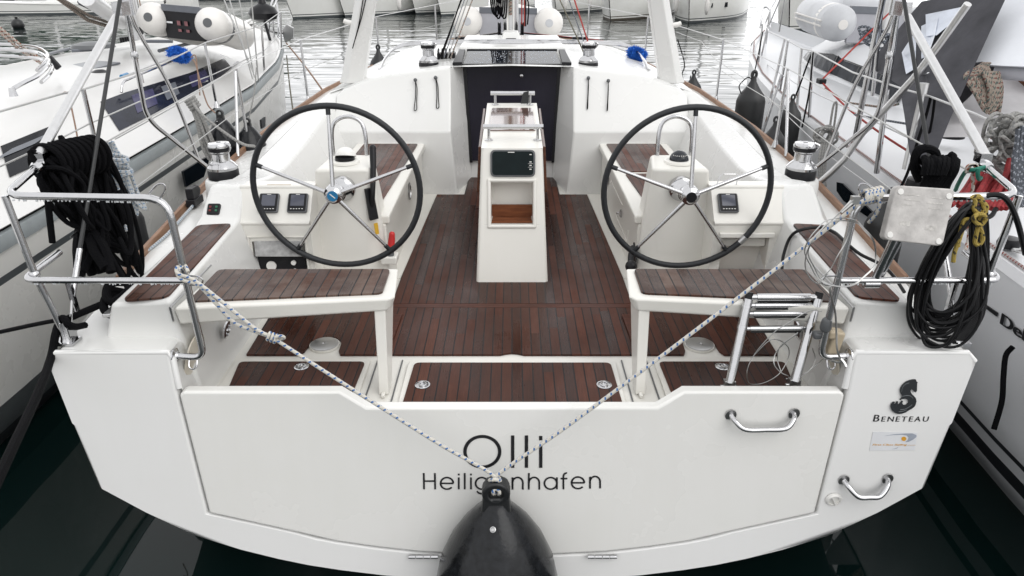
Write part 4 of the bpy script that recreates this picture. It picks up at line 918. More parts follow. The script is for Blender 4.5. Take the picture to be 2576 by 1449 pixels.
# outboard clamp board on the right rail
M_WORN = simple('worn_patch', (.58, .56, .53), .6, var=.4, vs=60)
c0, c1, c2, c3 = W(2256, 466, y=2.60), W(2405, 476, y=2.60), W(2372, 620, y=2.54), W(2222, 603, y=2.54)
nn = (c1 - c0).cross(c3 - c0).normalized(); nn = nn if nn.y < 0 else -nn
def rr3(a, b, c, d, q=.1):
    P_ = [a, b, c, d]; o = []
    for k in range(4):
        p, x, y = P_[k], P_[k - 1], P_[(k + 1) % 4]
        o += [p + (x - p) * q, p + (x - p) * q * .3 + (y - p) * q * .3, p + (y - p) * q]
    return o
m = MB(); m.prism(rr3(c0, c1, c2, c3, .08), -nn * .04); BR = m.build('outboard_bracket', M_BOLTB, BOAT, bevel=.006)
m = MB(); cc = (c0 + c1 + c2 + c3) / 4
sq = [cc + (p - cc) * .93 for p in (c0, c1, c2, c3)]
def bl(u, v): return sq[0].lerp(sq[1], u).lerp(sq[3].lerp(sq[2], u), v)
for (u, v, a, b) in ((.06, .08, .012, .012), (.94, .1, .012, .012), (.06, .93, .012, .012), (.94, .95, .012, .012)):
    m = MB(); m.lathe([(a, 0), (a * .9, .003), (0, .003)], bl(u, v), nn, 12); m.build('bracket_bolt', M_PAPER, BR)
for (u, v, w_, h_) in ((.3, .22, .28, .03), (.72, .25, .28, .03), (.28, .13, .3, .015), (.75, .15, .25, .02), (.27, .68, .18, .09), (.75, .72, .2, .09), (.24, .32, .2, .02), (.74, .35, .24, .02)):
    m = MB(); m.poly([bl(u - w_ / 2, v - h_ / 2) + nn * .0012, bl(u + w_ / 2, v - h_ / 2) + nn * .0012, bl(u + w_ / 2, v + h_ / 2) + nn * .0012, bl(u - w_ / 2, v + h_ / 2) + nn * .0012]); m.build('clamp_wear', M_WORN, BR)
m = MB(); e1 = c3.lerp(c2, .3) + V((0, .03, 0)); m.tube([e1 + V((.02, .02, .08)), V((e1.x + .005, 2.67, 1.585))], .0165, 12, smooth=False); m.tube([e1 + V((.055, .03, .08)), V((e1.x + .035, 2.69, 1.585))], .012, 10, smooth=False); m.lathe([(.02, -.03), (.02, .03)], (e1.x - .01, 2.665, 1.57), (1, 0, 0), 10); m.build('bracket_tube', M_STEEL, BR)
# cradle block and electrics below the right rail
m = MB(); m.box(V((1.30, 2.68, 1.325)), (.055, .04, .03)); m.lathe([(.019, -.025), (.024, -.005), (.021, .025), (.016, .04)], V((1.312, 2.662, 1.375)), seg=16); m.build('rail_sleeve', M_GREYPL, BOAT, bevel=.01)
m = MB(); m.box(V((1.375, 2.70, 1.27)), (.055, .06, .14), Matrix.Rotation(.15, 3, 'Y')); m.box(V((1.35, 2.665, 1.335)), (.045, .03, .04)); m.build('lifebuoy_light', simple('yellowed_plastic', (.50, .42, .30), .5, var=.2), BOAT, bevel=.012)
# ================================================================ lettering and badges on the stern
TX = V((1, 0, 0)); TU = V((0, RAKE, 1)).normalized(); TN = V((0, -1, RAKE)).normalized()
def tpt(px, py, off): return W(px, py, T=off)
def stroke(mb, pts, w, off, closed=False):
    """flat ribbon of width w through stern-plane points given in photo pixels"""
    P_ = [tpt(a, b, off) for a, b in pts]; n = len(P_); rows = []
    for k in range(n):
        a = P_[(k - 1) % n] if closed or k else P_[k]; b = P_[(k + 1) % n] if closed or k < n - 1 else P_[k]
        d = (b - a).normalized(); q = d.cross(TN).normalized() * w / 2
        rows.append([P_[k] + q, P_[k] - q])
    mb.quadmesh(rows, close_v=closed)
def arc(cx, cy, rx, ry, a0, a1, n=20): return [(cx + rx * math.cos(math.radians(a0 + (a1 - a0) * k / n)), cy - ry * math.sin(math.radians(a0 + (a1 - a0) * k / n))) for k in range(n + 1)]
def zp(l): return [(858.7 + x / 3, 966 + y / 3) for x, y in l]
m = MB(); o = .0085; w1 = .0150
stroke(m, zp(arc(1064, 511, 131, 115, 0, 354, 60)), w1, o, True)
for x, y0, y1 in ((1293, 388, 633), (1397, 388, 633), (1505, 452, 633), (1505, 392, 425)): stroke(m, zp([(x, y0), (x, y1)]), w1 * .98, o)
m.build('name_lettering', M_BLACKL, GATE, smooth=0)
m = MB(); w2 = .0082
b = lambda l: stroke(m, zp(l), w2, o)
b([(622, 672), (624, 795)]); b([(706, 672), (708, 795)]); b([(623, 733), (707, 733)])
b([(748, 750), (846, 750)]); b(arc(797, 750, 48, 44, 0, 318, 26))
b([(886, 705), (886, 795)]); b([(886, 676), (886, 690)]); b([(931, 672), (931, 795)]); b([(978, 705), (978, 795)]); b([(978, 676), (978, 690)])
stroke(m, zp(arc(1060, 750, 47, 44, 0, 353, 30)), w2, o, True); b([(1107, 705), (1107, 790)] + arc(1062, 790, 45, 38, 0, -150, 12))
b([(1163, 750), (1256, 750)]); b(arc(1209, 750, 47, 44, 0, 318, 26))
b([(1292, 797), (1292, 705)]); b(arc(1331, 745, 39, 40, 180, 0, 14) + [(1370, 797)])
b([(1415, 797), (1415, 672)]); b(arc(1455, 745, 39, 40, 180, 0, 14) + [(1494, 797)])
stroke(m, zp(arc(1580, 750, 47, 44, 0, 353, 30)), w2, o, True); b([(1627, 704), (1627, 795)])
b([(1676, 795), (1676, 700)] + arc(1700, 698, 24, 26, 180, 80, 8)); b([(1655, 714), (1706, 714)])
b([(1736, 746), (1836, 746)]); b(arc(1786, 746, 48, 44, 0, 318, 26))
b([(1877, 790), (1877, 700)]); b(arc(1915, 738, 38, 40, 180, 0, 14) + [(1953, 788)])
m.build('port_lettering', M_BLACKL, GATE, smooth=0)
# maker's badge on the right quarter: curled sea horse, traced on the plate
def ze(l): return [(2119.7 + x * .18515, 912.3 + y * .18515) for x, y in l]
def plate(mb, l, off, th):
    mb.prism([tpt(a, b, off) for a, b in l], TN * th)
head = [(985, 222), (993, 245), (1012, 262), (1003, 275), (1002, 320), (1000, 375), (985, 398), (968, 392), (955, 378), (940, 365), (925, 348), (916, 365), (915, 388), (930, 418), (960, 445), (985, 475), (995, 515), (985, 560), (968, 590), (930, 620), (890, 640), (845, 670), (790, 688), (740, 690), (695, 672), (660, 640), (645, 600), (652, 560), (675, 532), (700, 524), (693, 545), (697, 570), (715, 550), (735, 520), (745, 522), (742, 548), (750, 572), (775, 545), (800, 512), (812, 515), (803, 540), (810, 560), (835, 572), (865, 565), (885, 540), (885, 515), (870, 492), (840, 482), (810, 486), (770, 500), (800, 470), (800, 445), (780, 410), (775, 375), (785, 330), (815, 290), (855, 255), (910, 232), (955, 224)]
m = MB(); plate(m, ze(head), .0015, .006); EM = m.build('maker_emblem', M_EMB, HULL, smooth=25)
m = MB()
for c_ in ([(800, 400), (812, 340), (850, 295), (905, 275)], [(805, 462), (860, 448), (920, 455), (955, 485)], [(780, 640), (840, 632), (900, 605), (945, 570)], [(760, 668), (820, 660), (870, 640)]):
    m.tube([tpt(a, b, .0082) for a, b in ze(c_)], .0018, 5, sub=5)
m.build('emblem_relief', M_STRIPE, HULL)
def lettering(name, txt, p0, wid, hgt, mat, parent, off, slant=0.0, bold=0.0, small=None, up=TU, rt=TX, n=TN):
    """built-in outline font laid on a surface: p0 lower left corner"""
    m = MB(); x = 0
    vs, fs, wd = text_polys(txt); H_ = .73
    for dx in ((0,) if not bold else (0, bold, -bold)):
        o_ = len(m.v)
        for v in vs: m.v.append(p0 + rt * ((v.x / wd + slant * v.y / H_) * wid + dx) + up * (v.y / H_ * hgt) + n * (off + dx * .02))
        for f in fs: m._f([i + o_ for i in f])
    return m.build(name, mat, parent, smooth=0, fix=False)
p = tpt(2193, 1060, 0)
m = MB(); x = 0
cw = (W(2338, 1058, T=0) - p).length; segs = []
tot = 0
for i, ch in enumerate('BENETEAU'):
    vs, fs, wd = text_polys(ch); sc = (1.0 if i == 0 else .74); segs.append((vs, fs, tot, sc, wd)); tot += wd * sc * 1.42 + .20
k = cw / tot
for vs, fs, x0, sc, wd in segs:
    for dx in (0, .0012):
        o_ = len(m.v)
        for v in vs: m.v.append(p + TX * ((x0 + v.x * sc * 1.42 + v.y * sc * .10) * k + dx) + TU * (v.y * sc * k * 1.25) + TN * (.0015 + dx * .3))
        for f in fs: m._f([i + o_ for i in f])
m.build('maker_lettering', M_BLACKL, HULL, smooth=0, fix=False)
# charter sticker
m = MB(); plate(m, [(2187, 1133), (2301, 1132), (2308, 1088), (2196, 1086)], .001, .0008); m.build('sticker', M_STICK, HULL, smooth=0)
m = MB(); q = ze([(560, 995), (700, 972), (850, 962), (950, 962), (1005, 985), (1003, 1010), (960, 1045), (900, 1075), (850, 1082), (885, 1050), (895, 1015), (870, 990), (800, 980), (690, 984)]); m.poly([tpt(a, b, .0026) for a, b in q]); m.poly([tpt(a, b, .0026) for a, b in ze([(665, 1178), (730, 1160), (765, 1140), (735, 1168)])]); m.build('sticker_swoosh', M_SILV, HULL, smooth=0)
m = MB(); m.poly([tpt(a, b, .0028) for a, b in ze(arc(832, 1035, 34, 30, 0, 345, 20))]); m.build('sticker_sun', M_ORANGE, HULL, smooth=0)
p = tpt(2193, 1120, 0); q = tpt(2279, 1120, 0); lettering('sticker_lettering', 'First-Class-Sailing', p, (q - p).length, .0085, M_ORANGE, HULL, .0026, .03, .0006)
p = tpt(2280, 1120, 0); q = tpt(2301, 1120, 0); lettering('sticker_lettering', '.com', p, (q - p).length, .005, M_ORANGE, HULL, .0026, .05)
# ================================================================ loose gear: fenders, ropes, hoses, brushes, dinghies
FG = 'black fenders hanging between the boats'
def pear(c, r, label, eye=True):
    """ball fender: c is the eye at the top"""
    T = thing('ball_fender', c, label, 'fender', FG)
    m = MB(); c = V(c)
    m.lathe([(r * .16, -r * .16), (r * .22, -r * .26), (r * .36, -r * .40), (r * .56, -r * .66), (r * .76, -r * 1.0), (r * .91, -r * 1.38), (r, -r * 1.85), (r * .97, -r * 2.2), (r * .82, -r * 2.55), (r * .5, -r * 2.82), (0, -r * 2.92)], c, seg=32)
    m.build('body', M_FEND, T, smooth=60)
    m = MB(); pr = []
    for k in range(9): a = math.pi * k / 8; pr.append((r * .19 * math.cos(a), r * .05 + r * .17 * math.sin(a)))
    pr += [(-r * .27, -r * .42), (r * .27, -r * .42)]
    hole = [(r * .085 * math.cos(math.pi * 2 * k / 12), r * .03 + r * .085 * math.sin(math.pi * 2 * k / 12)) for k in range(12)]
    # eye lug with a real hole: two half outlines bridged to the hole
    o_ = [c + V((x, -r * .13, z)) for x, z in pr]
    ring_out = [(r * .215 * math.cos(2 * math.pi * k / 16), r * .03 + r * .215 * math.sin(2 * math.pi * k / 16)) for k in range(16)]
    ring_in = [(r * .1 * math.cos(2 * math.pi * k / 16), r * .03 + r * .1 * math.sin(2 * math.pi * k / 16)) for k in range(16)]
    rows = [[c + V((x, y * r, z)) for x, z in rg] for rg, y in ((ring_in, -.12), (ring_out, -.12), (ring_out, .12), (ring_in, .12))]
    m.quadmesh(rows, close_u=True, close_v=True)
    m.hexa([c + V((-r * .24, -r * .15, -r * .47)), c + V((r * .24, -r * .15, -r * .47)), c + V((r * .24, r * .15, -r * .47)), c + V((-r * .24, r * .15, -r * .47))], [c + V((-r * .2, -r * .11, -r * .04)), c + V((r * .2, -r * .11, -r * .04)), c + V((r * .2, r * .11, -r * .04)), c + V((-r * .2, r * .11, -r * .04))])
    m.build('eye', M_RUB, T, bevel=r * .04)
    m = MB(); p = c + V((-.012, -r * .375, -r * .385)); m.lathe([(r * .045, -.004), (r * .045, .004), (r * .03, .006), (r * .022, .001), (0, .001)], p, (0, -.7, .7), 14); m.build('valve', M_DULL, T)
    return T
BIGF = pear(W(1248, 1238, y=2.395), .279, 'big glossy black ball fender roped in front of the stern, lowest of all'); 
def long_fender(c, r, L, label):
    """cylinder fender: c is the top eye"""
    T = thing('long_fender', c, label, 'fender', FG); c = V(c)
    m = MB(); m.lathe([(r * .16, 0), (r * .22, -r * .35), (r * .5, -r * .8), (r * .85, -r * 1.25), (r, -r * 1.7), (r, -L + r * .9), (r * .8, -L + r * .3), (r * .3, -L), (0, -L)], c, seg=24); m.build('body', M_RUB, T, smooth=60)
    m = MB(); m.tube([c + V((r * .16 * math.cos(k * .785), 0, r * .12 + r * .22 * math.sin(k * .785))) for k in range(8)], r * .1, 8, closed=True); m.build('eye', M_RUB, T)
    return T
def small_pear(px, py, y, rpx, label):
    c = W(px, py, y=y); dep = c.y * CP - (c.z - EYE) * SP; return pear(c, rpx / FOC * dep, label)
small_pear(553, 286, 5.85, 43, 'dark ball fender on a tan cord, highest beside the long window of the left boat')
small_pear(622, 306, 5.9, 42, 'dark ball fender behind two steel posts, next to the black left wheel rim')
def lf(px, py, y, rpx, L, label):
    c = W(px, py, y=y); dep = c.y * CP - (c.z - EYE) * SP; return long_fender(c, rpx / FOC * dep, L, label)
lf(322, 505, 4.3, 28, .8, 'black fender behind the hank of black rope at the left stern rail')
lf(951, 122, 9.9, 24, .75, 'black fender leaning outside the cabin roof, seen past the left white arch leg')
lf(1746, 185, 8.9, 23, .8, 'black fender in open water just outside the right white arch leg')
lf(1897, 192, 7.6, 36, 1.1, 'long black cylinder fender nearest the bright water, on a black cord from the right boat')
lf(1995, 248, 6.9, 27, .8, 'black fender with a pierced top eye, second along the right boat side')
lf(1952, 305, 6.2, 31, .8, 'black fender wedged behind the steel posts above the right winch')
lf(2243, 490, 4.2, 48, 1.0, 'broad black fender between the hulls, half hidden behind the white clamp board')
def cord(name, label, pts, r, mat, cat='rope', seg=7, sub=6, group=None):
    m = MB(); m.tube([V(p) for p in pts], r, seg, sub=sub); P_ = [V(p) for p in pts]
    o = m.build(name, mat, None, org=min(P_, key=lambda p: p.z)); return tag(o, label, cat, group)
CG = 'thin ropes holding the fenders'
cord('hanging_rope', 'tan cord from the left boat lifeline to the ball fender below', [W(484, 150, y=6.4), W(492, 160, y=6.35), W(505, 210, y=6.25), W(522, 262, y=6.2), W(541, 284, y=6.15)], .006, R_BROWN, group=CG)
cord('hanging_rope', 'tan cord doubled back and knotted on the lifeline above the left ball fender', [W(480, 145, y=6.4), W(489, 138, y=6.4), W(494, 150, y=6.4), W(498, 190, y=6.35), W(503, 240, y=6.3)], .005, R_BROWN, group=CG)
cord('hanging_rope', 'tan cord looped down across the small dark port of the left boat', [W(155, 236, y=4.6), W(168, 233, y=4.6), W(176, 255, y=4.6), W(190, 320, y=4.5), W(198, 365, y=4.45)], .005, R_BROWN, group=CG)
cord('hanging_rope', 'pale cord from the inner lifeline to the ball fender behind the posts', [W(645, 170, y=6.2), W(640, 230, y=6.1), W(628, 290, y=6.05), W(624, 310, y=6.05)], .005, R_GREY, group=CG)
cord('hanging_rope', 'black cord in a wide bight above the long cylinder fender', [W(1919, 80, y=7.7), W(1905, 150, y=7.65), W(1893, 195, y=7.6), W(1880, 195, y=7.6), W(1860, 215, y=7.6), W(1864, 235, y=7.6)], .006, R_BLACK, group=CG)
cord('hanging_rope', 'thick black cord tied at the stanchion top down to the pierced fender', [W(2044, 130, y=6.9), W(2030, 165, y=6.95), W(2012, 215, y=7.0), W(1997, 252, y=7.0)], .008, R_BLACK, group=CG)
cord('hanging_rope', 'black cord falling from the stanchion knot to the lower fender', [W(2046, 128, y=6.9), W(2042, 175, y=6.8), W(2035, 235, y=6.6), W(2018, 320, y=6.4)], .008, R_BLACK, group=CG)
cord('hanging_rope', 'black cord hanging from the lifeline by the grey canvas, longest of the cords', [W(2342, 242, y=4.4), W(2330, 290, y=4.4), W(2312, 345, y=4.3), W(2285, 430, y=4.25), W(2262, 480, y=4.2)], .009, R_BLACK, group=CG)
cord('hanging_rope', 'second black cord beside the longest one, straight down from the canvas', [W(2352, 246, y=4.4), W(2345, 300, y=4.4), W(2335, 350, y=4.35), W(2331, 375, y=4.3)], .008, R_BLACK, group=CG)
# ---- the rope that holds the big fender
eye = W(1248, 1228, y=2.385)
Lr = V((-1.335, 2.635, 1.585)); Kn = Lr.lerp(eye, .30) + V((0, 0, -.012))
Rr = V((1.37, 2.65, 1.925))
m = MB()
ke = W(684, 848, y=2.585); top = W(1246, 1204, y=2.40)
m.tube(hang(ke, top, .006, 4)[:-1] + [top + V((-.003, 0, .012)), eye + V((-.012, -.02, .0)), eye + V((-.006, .0, -.028)), eye + V((.008, .02, -.01))], .0078, 8, sub=8)
rt_ = W(2170, 505, y=2.64)
m.tube(hang(rt_, top, .016, 5)[:-1] + [top + V((.003, 0, .012)), eye + V((.014, -.02, .0)), eye + V((.008, .0, -.028)), eye + V((-.008, .02, -.01))], .0078, 8, sub=8)
m.tube([top + V((.02, -.008, -.006)), top + V((.0, -.02, .012)), top + V((-.022, -.006, -.004)), top + V((-.018, .012, -.014)), top + V((.01, .012, -.004))], .0085, 8, closed=True)
# doubled part with bowline on the left rail
e0 = W(462, 690, y=2.64)
m.tube([ke, W(640, 825, y=2.59), W(560, 760, y=2.61), W(490, 706, y=2.63), e0 + V((-.01, -.02, .01)), e0 + V((-.02, 0, .03)), e0 + V((-.01, .03, .01)), e0 + V((.01, .02, -.02))], .0078, 8)
m.tube([ke, W(640, 833, y=2.60), W(590, 812, y=2.61), W(545, 765, y=2.62), W(500, 718, y=2.63), e0 + V((.0, -.02, -.015)), e0 + V((-.018, -.01, .015)), e0 + V((0, .02, .03)), e0 + V((.02, .0, .01))], .0078, 8)
for k in range(3):
    q = ke + V((-.012 + .013 * k, 0, .004 - .006 * k)); a = .6
    m.tube([q + V((.012 * math.cos(t) * .6, .012 * math.sin(t), .016 * math.cos(t))) for t in [i * math.pi / 4 for i in range(8)]], .0066, 7, closed=True)
m.tube([ke + V((.01, -.01, .0)), ke + V((.04, -.012, .012)), ke + V((.05, 0, -.004)), ke + V((.02, .005, -.016))], .0066, 7)
# lashing round the right rail
for k in range(5):
    q = V((1.362 + .016 * k, 2.665, 1.925 - .004 * k)) if False else W(2172 + k * 9, 497 - k * 2, y=2.665)
    m.tube([q + V((.007 * math.sin(t), .026 * math.cos(t), .026 * math.sin(t))) for t in [i * math.pi / 4 for i in range(8)]], .0085, 7, closed=True)
m.tube([W(2205, 490, y=2.63), W(2212, 515, y=2.63), W(2203, 540, y=2.64), W(2185, 560, y=2.66)], .007, 7)
o = m.build('fender_rope', R_BLUE, None, org=eye); tag(o, 'white rope with blue flecks stretched in a V across the stern to both rails', 'rope')
# ---- big hank of black rope over the left rail
m = MB(); r_ = random.Random(5)
def loop(mb, p, w, L, r, skew=0, seg=7, j=.012):
    q = lambda: V((r_.uniform(-j, j), r_.uniform(-j, j), r_.uniform(-j, j)))
    mb.tube([p + q(), p + V((w * .55, 0, -.04)) + q(), p + V((w * .75 + skew * .3, .01, -L * .35)) + q(), p + V((w * .6 + skew * .7, .01, -L * .75)) + q(), p + V((skew, 0, -L)) + q(), p + V((-w * .55 + skew * .7, -.01, -L * .78)) + q(), p + V((-w * .7 + skew * .3, -.01, -L * .35)) + q(), p + V((-w * .5, 0, -.04)) + q()], r, seg, closed=True, sub=5)
RA, RB_ = W(98, 412, y=3.02), W(244, 376, y=3.45)
rail = lambda t: RA.lerp(RB_, t) + V((0, 0, .035 * math.sin(t * 3.1)))
for k in range(36):
    t = k / 35; p = rail(t) + V((r_.uniform(-.015, .015), r_.uniform(-.03, .03), r_.uniform(-.01, .035)))
    loop(m, p, r_.uniform(.035, .075), r_.uniform(.22, .40) + .40 * max(0, t - .2), .0112, r_.uniform(-.03, .10) * (1 - t * .6) + .05, seg=7, j=.034)
for k in range(9):
    p = W(105 + k * 15, 400 - k * 3, y=3.05 + .03 * k); m.tube([p + V((.07 * math.cos(a), .03, .08 * math.sin(a) - .03)) for a in [i * .785 for i in range(8)]], .014, 7, closed=True)
m.tube([W(118, 480, y=3.0), W(124, 540, y=3.0), W(132, 610, y=3.0)], .014, 8)
m.tube([W(300, 480, y=3.3), W(325, 540, y=3.25), W(330, 610, y=3.2), W(322, 640, y=3.15), W(300, 600, y=3.2)], .013, 8)
m.tube([W(240, 560, y=3.2), W(275, 640, y=3.1), W(310, 700, y=3.05), W(325, 735, y=3.0)], .013, 8)
o = m.build('rope_hank', R_BLACK, None, org=W(240, 690, y=3.1)); tag(o, 'thick hank of black rope hung over the left stern rail in many loops', 'rope')
m = MB()
for k in range(5):
    p = W(266 + k * 4, 362 - k * .8, y=3.62); loop(m, p, .018, r_.uniform(.30, .42), .0085, r_.uniform(.05, .10), 6, .012)
for k in range(4):
    p = W(288, 395 + k * 15, y=3.55); m.tube([p + V((.06 * math.cos(a) + .01 * k, .04 * math.sin(a), .012 * math.cos(a) * (1 if k % 2 else -1))) for a in [i * .785 for i in range(8)]], .009, 6, closed=True)
m.tube([W(300, 475, y=3.5), W(306, 500, y=3.45), W(310, 540, y=3.4), W(318, 580, y=3.3)], .007, 6)
o = m.build('rope_hank', R_BW, None, org=W(300, 480, y=3.55)); tag(o, 'small blue and white rope hank beside the black one on the left rail', 'rope')
# black mooring line on the left cleat, running off to the left quay post
m = MB(); cl = V((-1.80, 2.98, 1.30))
for k in range(4): m.tube([cl + V((.055 * math.cos(a), (.10 if k % 2 else .06) * math.sin(a) + .02 * (k - 1.5), .03 + .02 * k + .02 * math.cos(a * 2))) for a in [i * .785 for i in range(8)]], .017, 8, closed=True)
m.tube([cl + V((0, .05, .05)), cl + V((.10, .02, .01)), cl + V((.2, .06, .01)), cl + V((.27, .2, .012))], .0145, 8)
m.tube([cl + V((0, .02, .06)), W(175, 800, y=2.80), W(150, 815, y=2.75), W(140, 840, y=2.70), W(128, 900, y=2.62), W(95, 990, y=2.3), W(30, 1130, y=1.9), W(-40, 1280, y=1.6)], .0165, 8)
m.tube([W(150, 815, y=2.74), W(158, 800, y=2.72), W(172, 815, y=2.70), W(190, 822, y=2.74), W(214, 818, y=2.8)], .015, 8)
m.tube([W(165, 800, y=2.76), W(140, 806, y=2.75), W(70, 820, y=2.8), W(-30, 842, y=2.9)], .010, 8)
o = m.build('mooring_line', R_BLACK, None, org=cl); tag(o, 'black mooring line wound on the left stern cleat and led down past the corner', 'rope')
# black cover or rope bundle behind it, falling to the deck
m = MB(); r_ = random.Random(12)
for k in range(12):
    a = W(205 + r_.uniform(-15, 60), 560 + r_.uniform(-30, 30), y=3.15); b = W(215 + r_.uniform(-20, 85), 690 + r_.uniform(-20, 10), y=3.05 + r_.uniform(-.05, .1)); m.tube([a, a.lerp(b, .5) + V((r_.uniform(-.04, .04), r_.uniform(-.04, .04), 0)), b], .022, 7)
o = m.build('rope_tail', R_BLACK, None, org=W(240, 690, y=3.1)); tag(o, 'gathered black rope tail hanging under the left hank down to the deck', 'rope')
# ---- right: hose coil on the rail
m = MB(); r_ = random.Random(21)
for k in range(24):
    w_ = r_.uniform(62, 116); b_ = 882 - r_.uniform(0, 95); t_ = 522 + r_.uniform(-10, 22); yy = 2.63 + r_.uniform(0, .10); tc_ = 2448 + r_.uniform(-18, 18); bc_ = 2366 + r_.uniform(-16, 14)
    pts = []
    for i in range(11):
        a = 2 * math.pi * i / 11; f = (1 - math.cos(a)) / 2
        px = tc_ + (bc_ - tc_) * f ** .8 + w_ * math.sin(a) * (.34 + .78 * f) + r_.uniform(-5, 5); py = (t_ + b_) / 2 - (b_ - t_) / 2 * math.cos(a) + r_.uniform(-5, 5)
        pts.append(W(min(px, 2486), min(py, 874), y=yy + .03 * math.sin(a * 2)))
    m.tube(pts, r_.choice((.0068, .0078, .006)), 8, closed=True, sub=6)
for k in range(9):
    m.tube([W(2432 + k * 6, 515 + k * 2, y=2.71), W(2448 + k * 4.5, 600, y=2.71), W(2450 + k * 4, 690, y=2.69), W(2440 + k * 4, 790, y=2.66), W(2405 + k * 3, 856, y=2.63)], .0085, 8)
m.tube([W(2440, 505, y=2.7), W(2500, 490, y=2.68), W(2535, 505, y=2.66), W(2560, 560, y=2.66), W(2580, 640, y=2.66)], .011, 8)
m.tube([W(2420, 545, y=2.64), W(2440, 555, y=2.63), W(2490, 545, y=2.63), W(2505, 525, y=2.66)], .009, 8)
o = m.build('hose_coil', R_BLACKT, None, org=W(2370, 870, y=2.6)); tag(o, 'large coil of thin black hose hung on the right stern rail above the white corner', 'hose')
m = MB(); r_ = random.Random(4)
g = lambda x, y, d=2.615: W(2106.3 + x * .2407, 322 + y * .2407, y=d)
m.tube([g(1410, 715), g(1440, 760), g(1430, 850), g(1480, 900), g(1540, 880), g(1560, 820), g(1500, 760), g(1450, 715)], .0085, 8)
m.tube([g(1440, 905, 2.60), g(1520, 905, 2.59), g(1550, 950, 2.6), g(1500, 1010, 2.6), g(1440, 980, 2.6), g(1430, 930, 2.59), g(1480, 890, 2.6)], .0085, 8)
m.tube([g(1430, 930), g(1370, 980), g(1310, 1060), g(1270, 1180), g(1225, 1300), g(1212, 1400)], .0085, 8)
m.tube([g(1440, 960), g(1330, 960), g(1300, 1050), g(1270, 1150), g(1260, 1240)], .0085, 8)
m.tube([g(1480, 1010), g(1510, 1090), g(1520, 1160), g(1480, 1220), g(1440, 1200), g(1450, 1120), g(1470, 1040)], .0085, 8)
m.tube([g(1420, 720), g(1480, 715), g(1520, 770), g(1530, 860), g(1470, 960)], .0085, 8)
o = m.build('rope_tie', R_YEL, None, org=g(1212, 1400)); tag(o, 'yellow rope tie knotted round the black hose on the right rail', 'rope')
# black cable along the right coaming
cord('cable', 'black cable looping over the right coaming pad towards the helm seat', [W(1967, 690, x=1.405), W(1968, 665, x=1.43), W(1972, 638, x=1.455), W(1986, 600, x=1.492), W(2010, 580, z=1.48), W(2060, 572, z=1.49), W(2100, 585, z=1.49), W(2130, 612, z=1.485), W(2165, 640, z=1.44), W(2215, 665, z=1.40), W(2248, 695, z=1.33), W(2275, 735, z=1.30)], .0085, R_BLACKT, 'cable')
# steel wire coil on the right rail
m = MB()
wr = lambda x, y, d=2.60: W(1717.3 + x / 3, 483 + y / 3, y=d)
for k in range(2):
    cx_, cy_, rx, ry = 1195 + 12 * k, 455 + 10 * k, 262 - 14 * k, 258 - 8 * k
    m.tube([wr(cx_ + rx * math.cos(i * math.pi / 8) + (14 * math.sin(i * 2.1)), cy_ + ry * math.sin(i * math.pi / 8), 2.58 + .02 * math.cos(i)) for i in range(16)], .0024, 6, closed=True)
m.tube([wr(1290, 60), wr(1190, 150), wr(1120, 220), wr(1000, 330), wr(940, 450), wr(925, 560), wr(960, 650), wr(1030, 690), wr(1090, 620)], .0026, 6)
m.tube([wr(1320, 40, 2.62), wr(1250, 330, 2.62), wr(1170, 480, 2.6), wr(1110, 590, 2.6), wr(1010, 670, 2.6)], .0022, 6)
m.tube([wr(1310, 45, 2.62), wr(1195, 155, 2.6)], lambda k: .011 - .005 * k, 8, smooth=False); m.box(wr(1300, 60, 2.615), (.03, .02, .03))
m.tube([wr(1140, 700, 2.62), wr(1110, 740, 2.62), wr(1150, 900, 2.63), wr(1160, 1050, 2.63), wr(1165, 1180, 2.62), wr(1190, 1260, 2.62)], .0042, 6)
m.tube([wr(1190, 1260, 2.62), wr(1215, 1290, 2.61), wr(1230, 1320, 2.6)], .008, 6); m.tube([wr(1120, 1270, 2.62), wr(1180, 1285, 2.62), wr(1225, 1255, 2.62)], .006, 6)
o = m.build('wire_coil', M_WIRE, None, org=wr(1190, 700)); tag(o, 'thin steel wire strop looped in rings on the inner post of the right rail', 'wire')
# thin wire lying round the ladder
m = MB()
for l in ([(1050, 900), (950, 900), (780, 1000), (690, 1060), (560, 1200), (490, 1330), (500, 1440), (600, 1445), (720, 1380), (790, 1270), (800, 1180), (730, 1120), (650, 1125), (540, 1230)], [(870, 1060), (760, 1150), (700, 1220), (690, 1300), (740, 1360), (800, 1390)], [(1060, 1260), (950, 1350), (860, 1400), (780, 1410)], [(980, 1180), (1000, 1260), (960, 1340), (880, 1400)], [(860, 1075), (740, 1160), (715, 1260), (740, 1350)]):
    m.tube([wr(x, y, 2.74 if y < 1300 else 2.72) for x, y in l], .0022, 6)
o = m.build('wire_loop', M_WIRE, None, org=wr(600, 1440, 2.72)); tag(o, 'loose loops of thin grey wire hanging around the boarding ladder', 'wire')
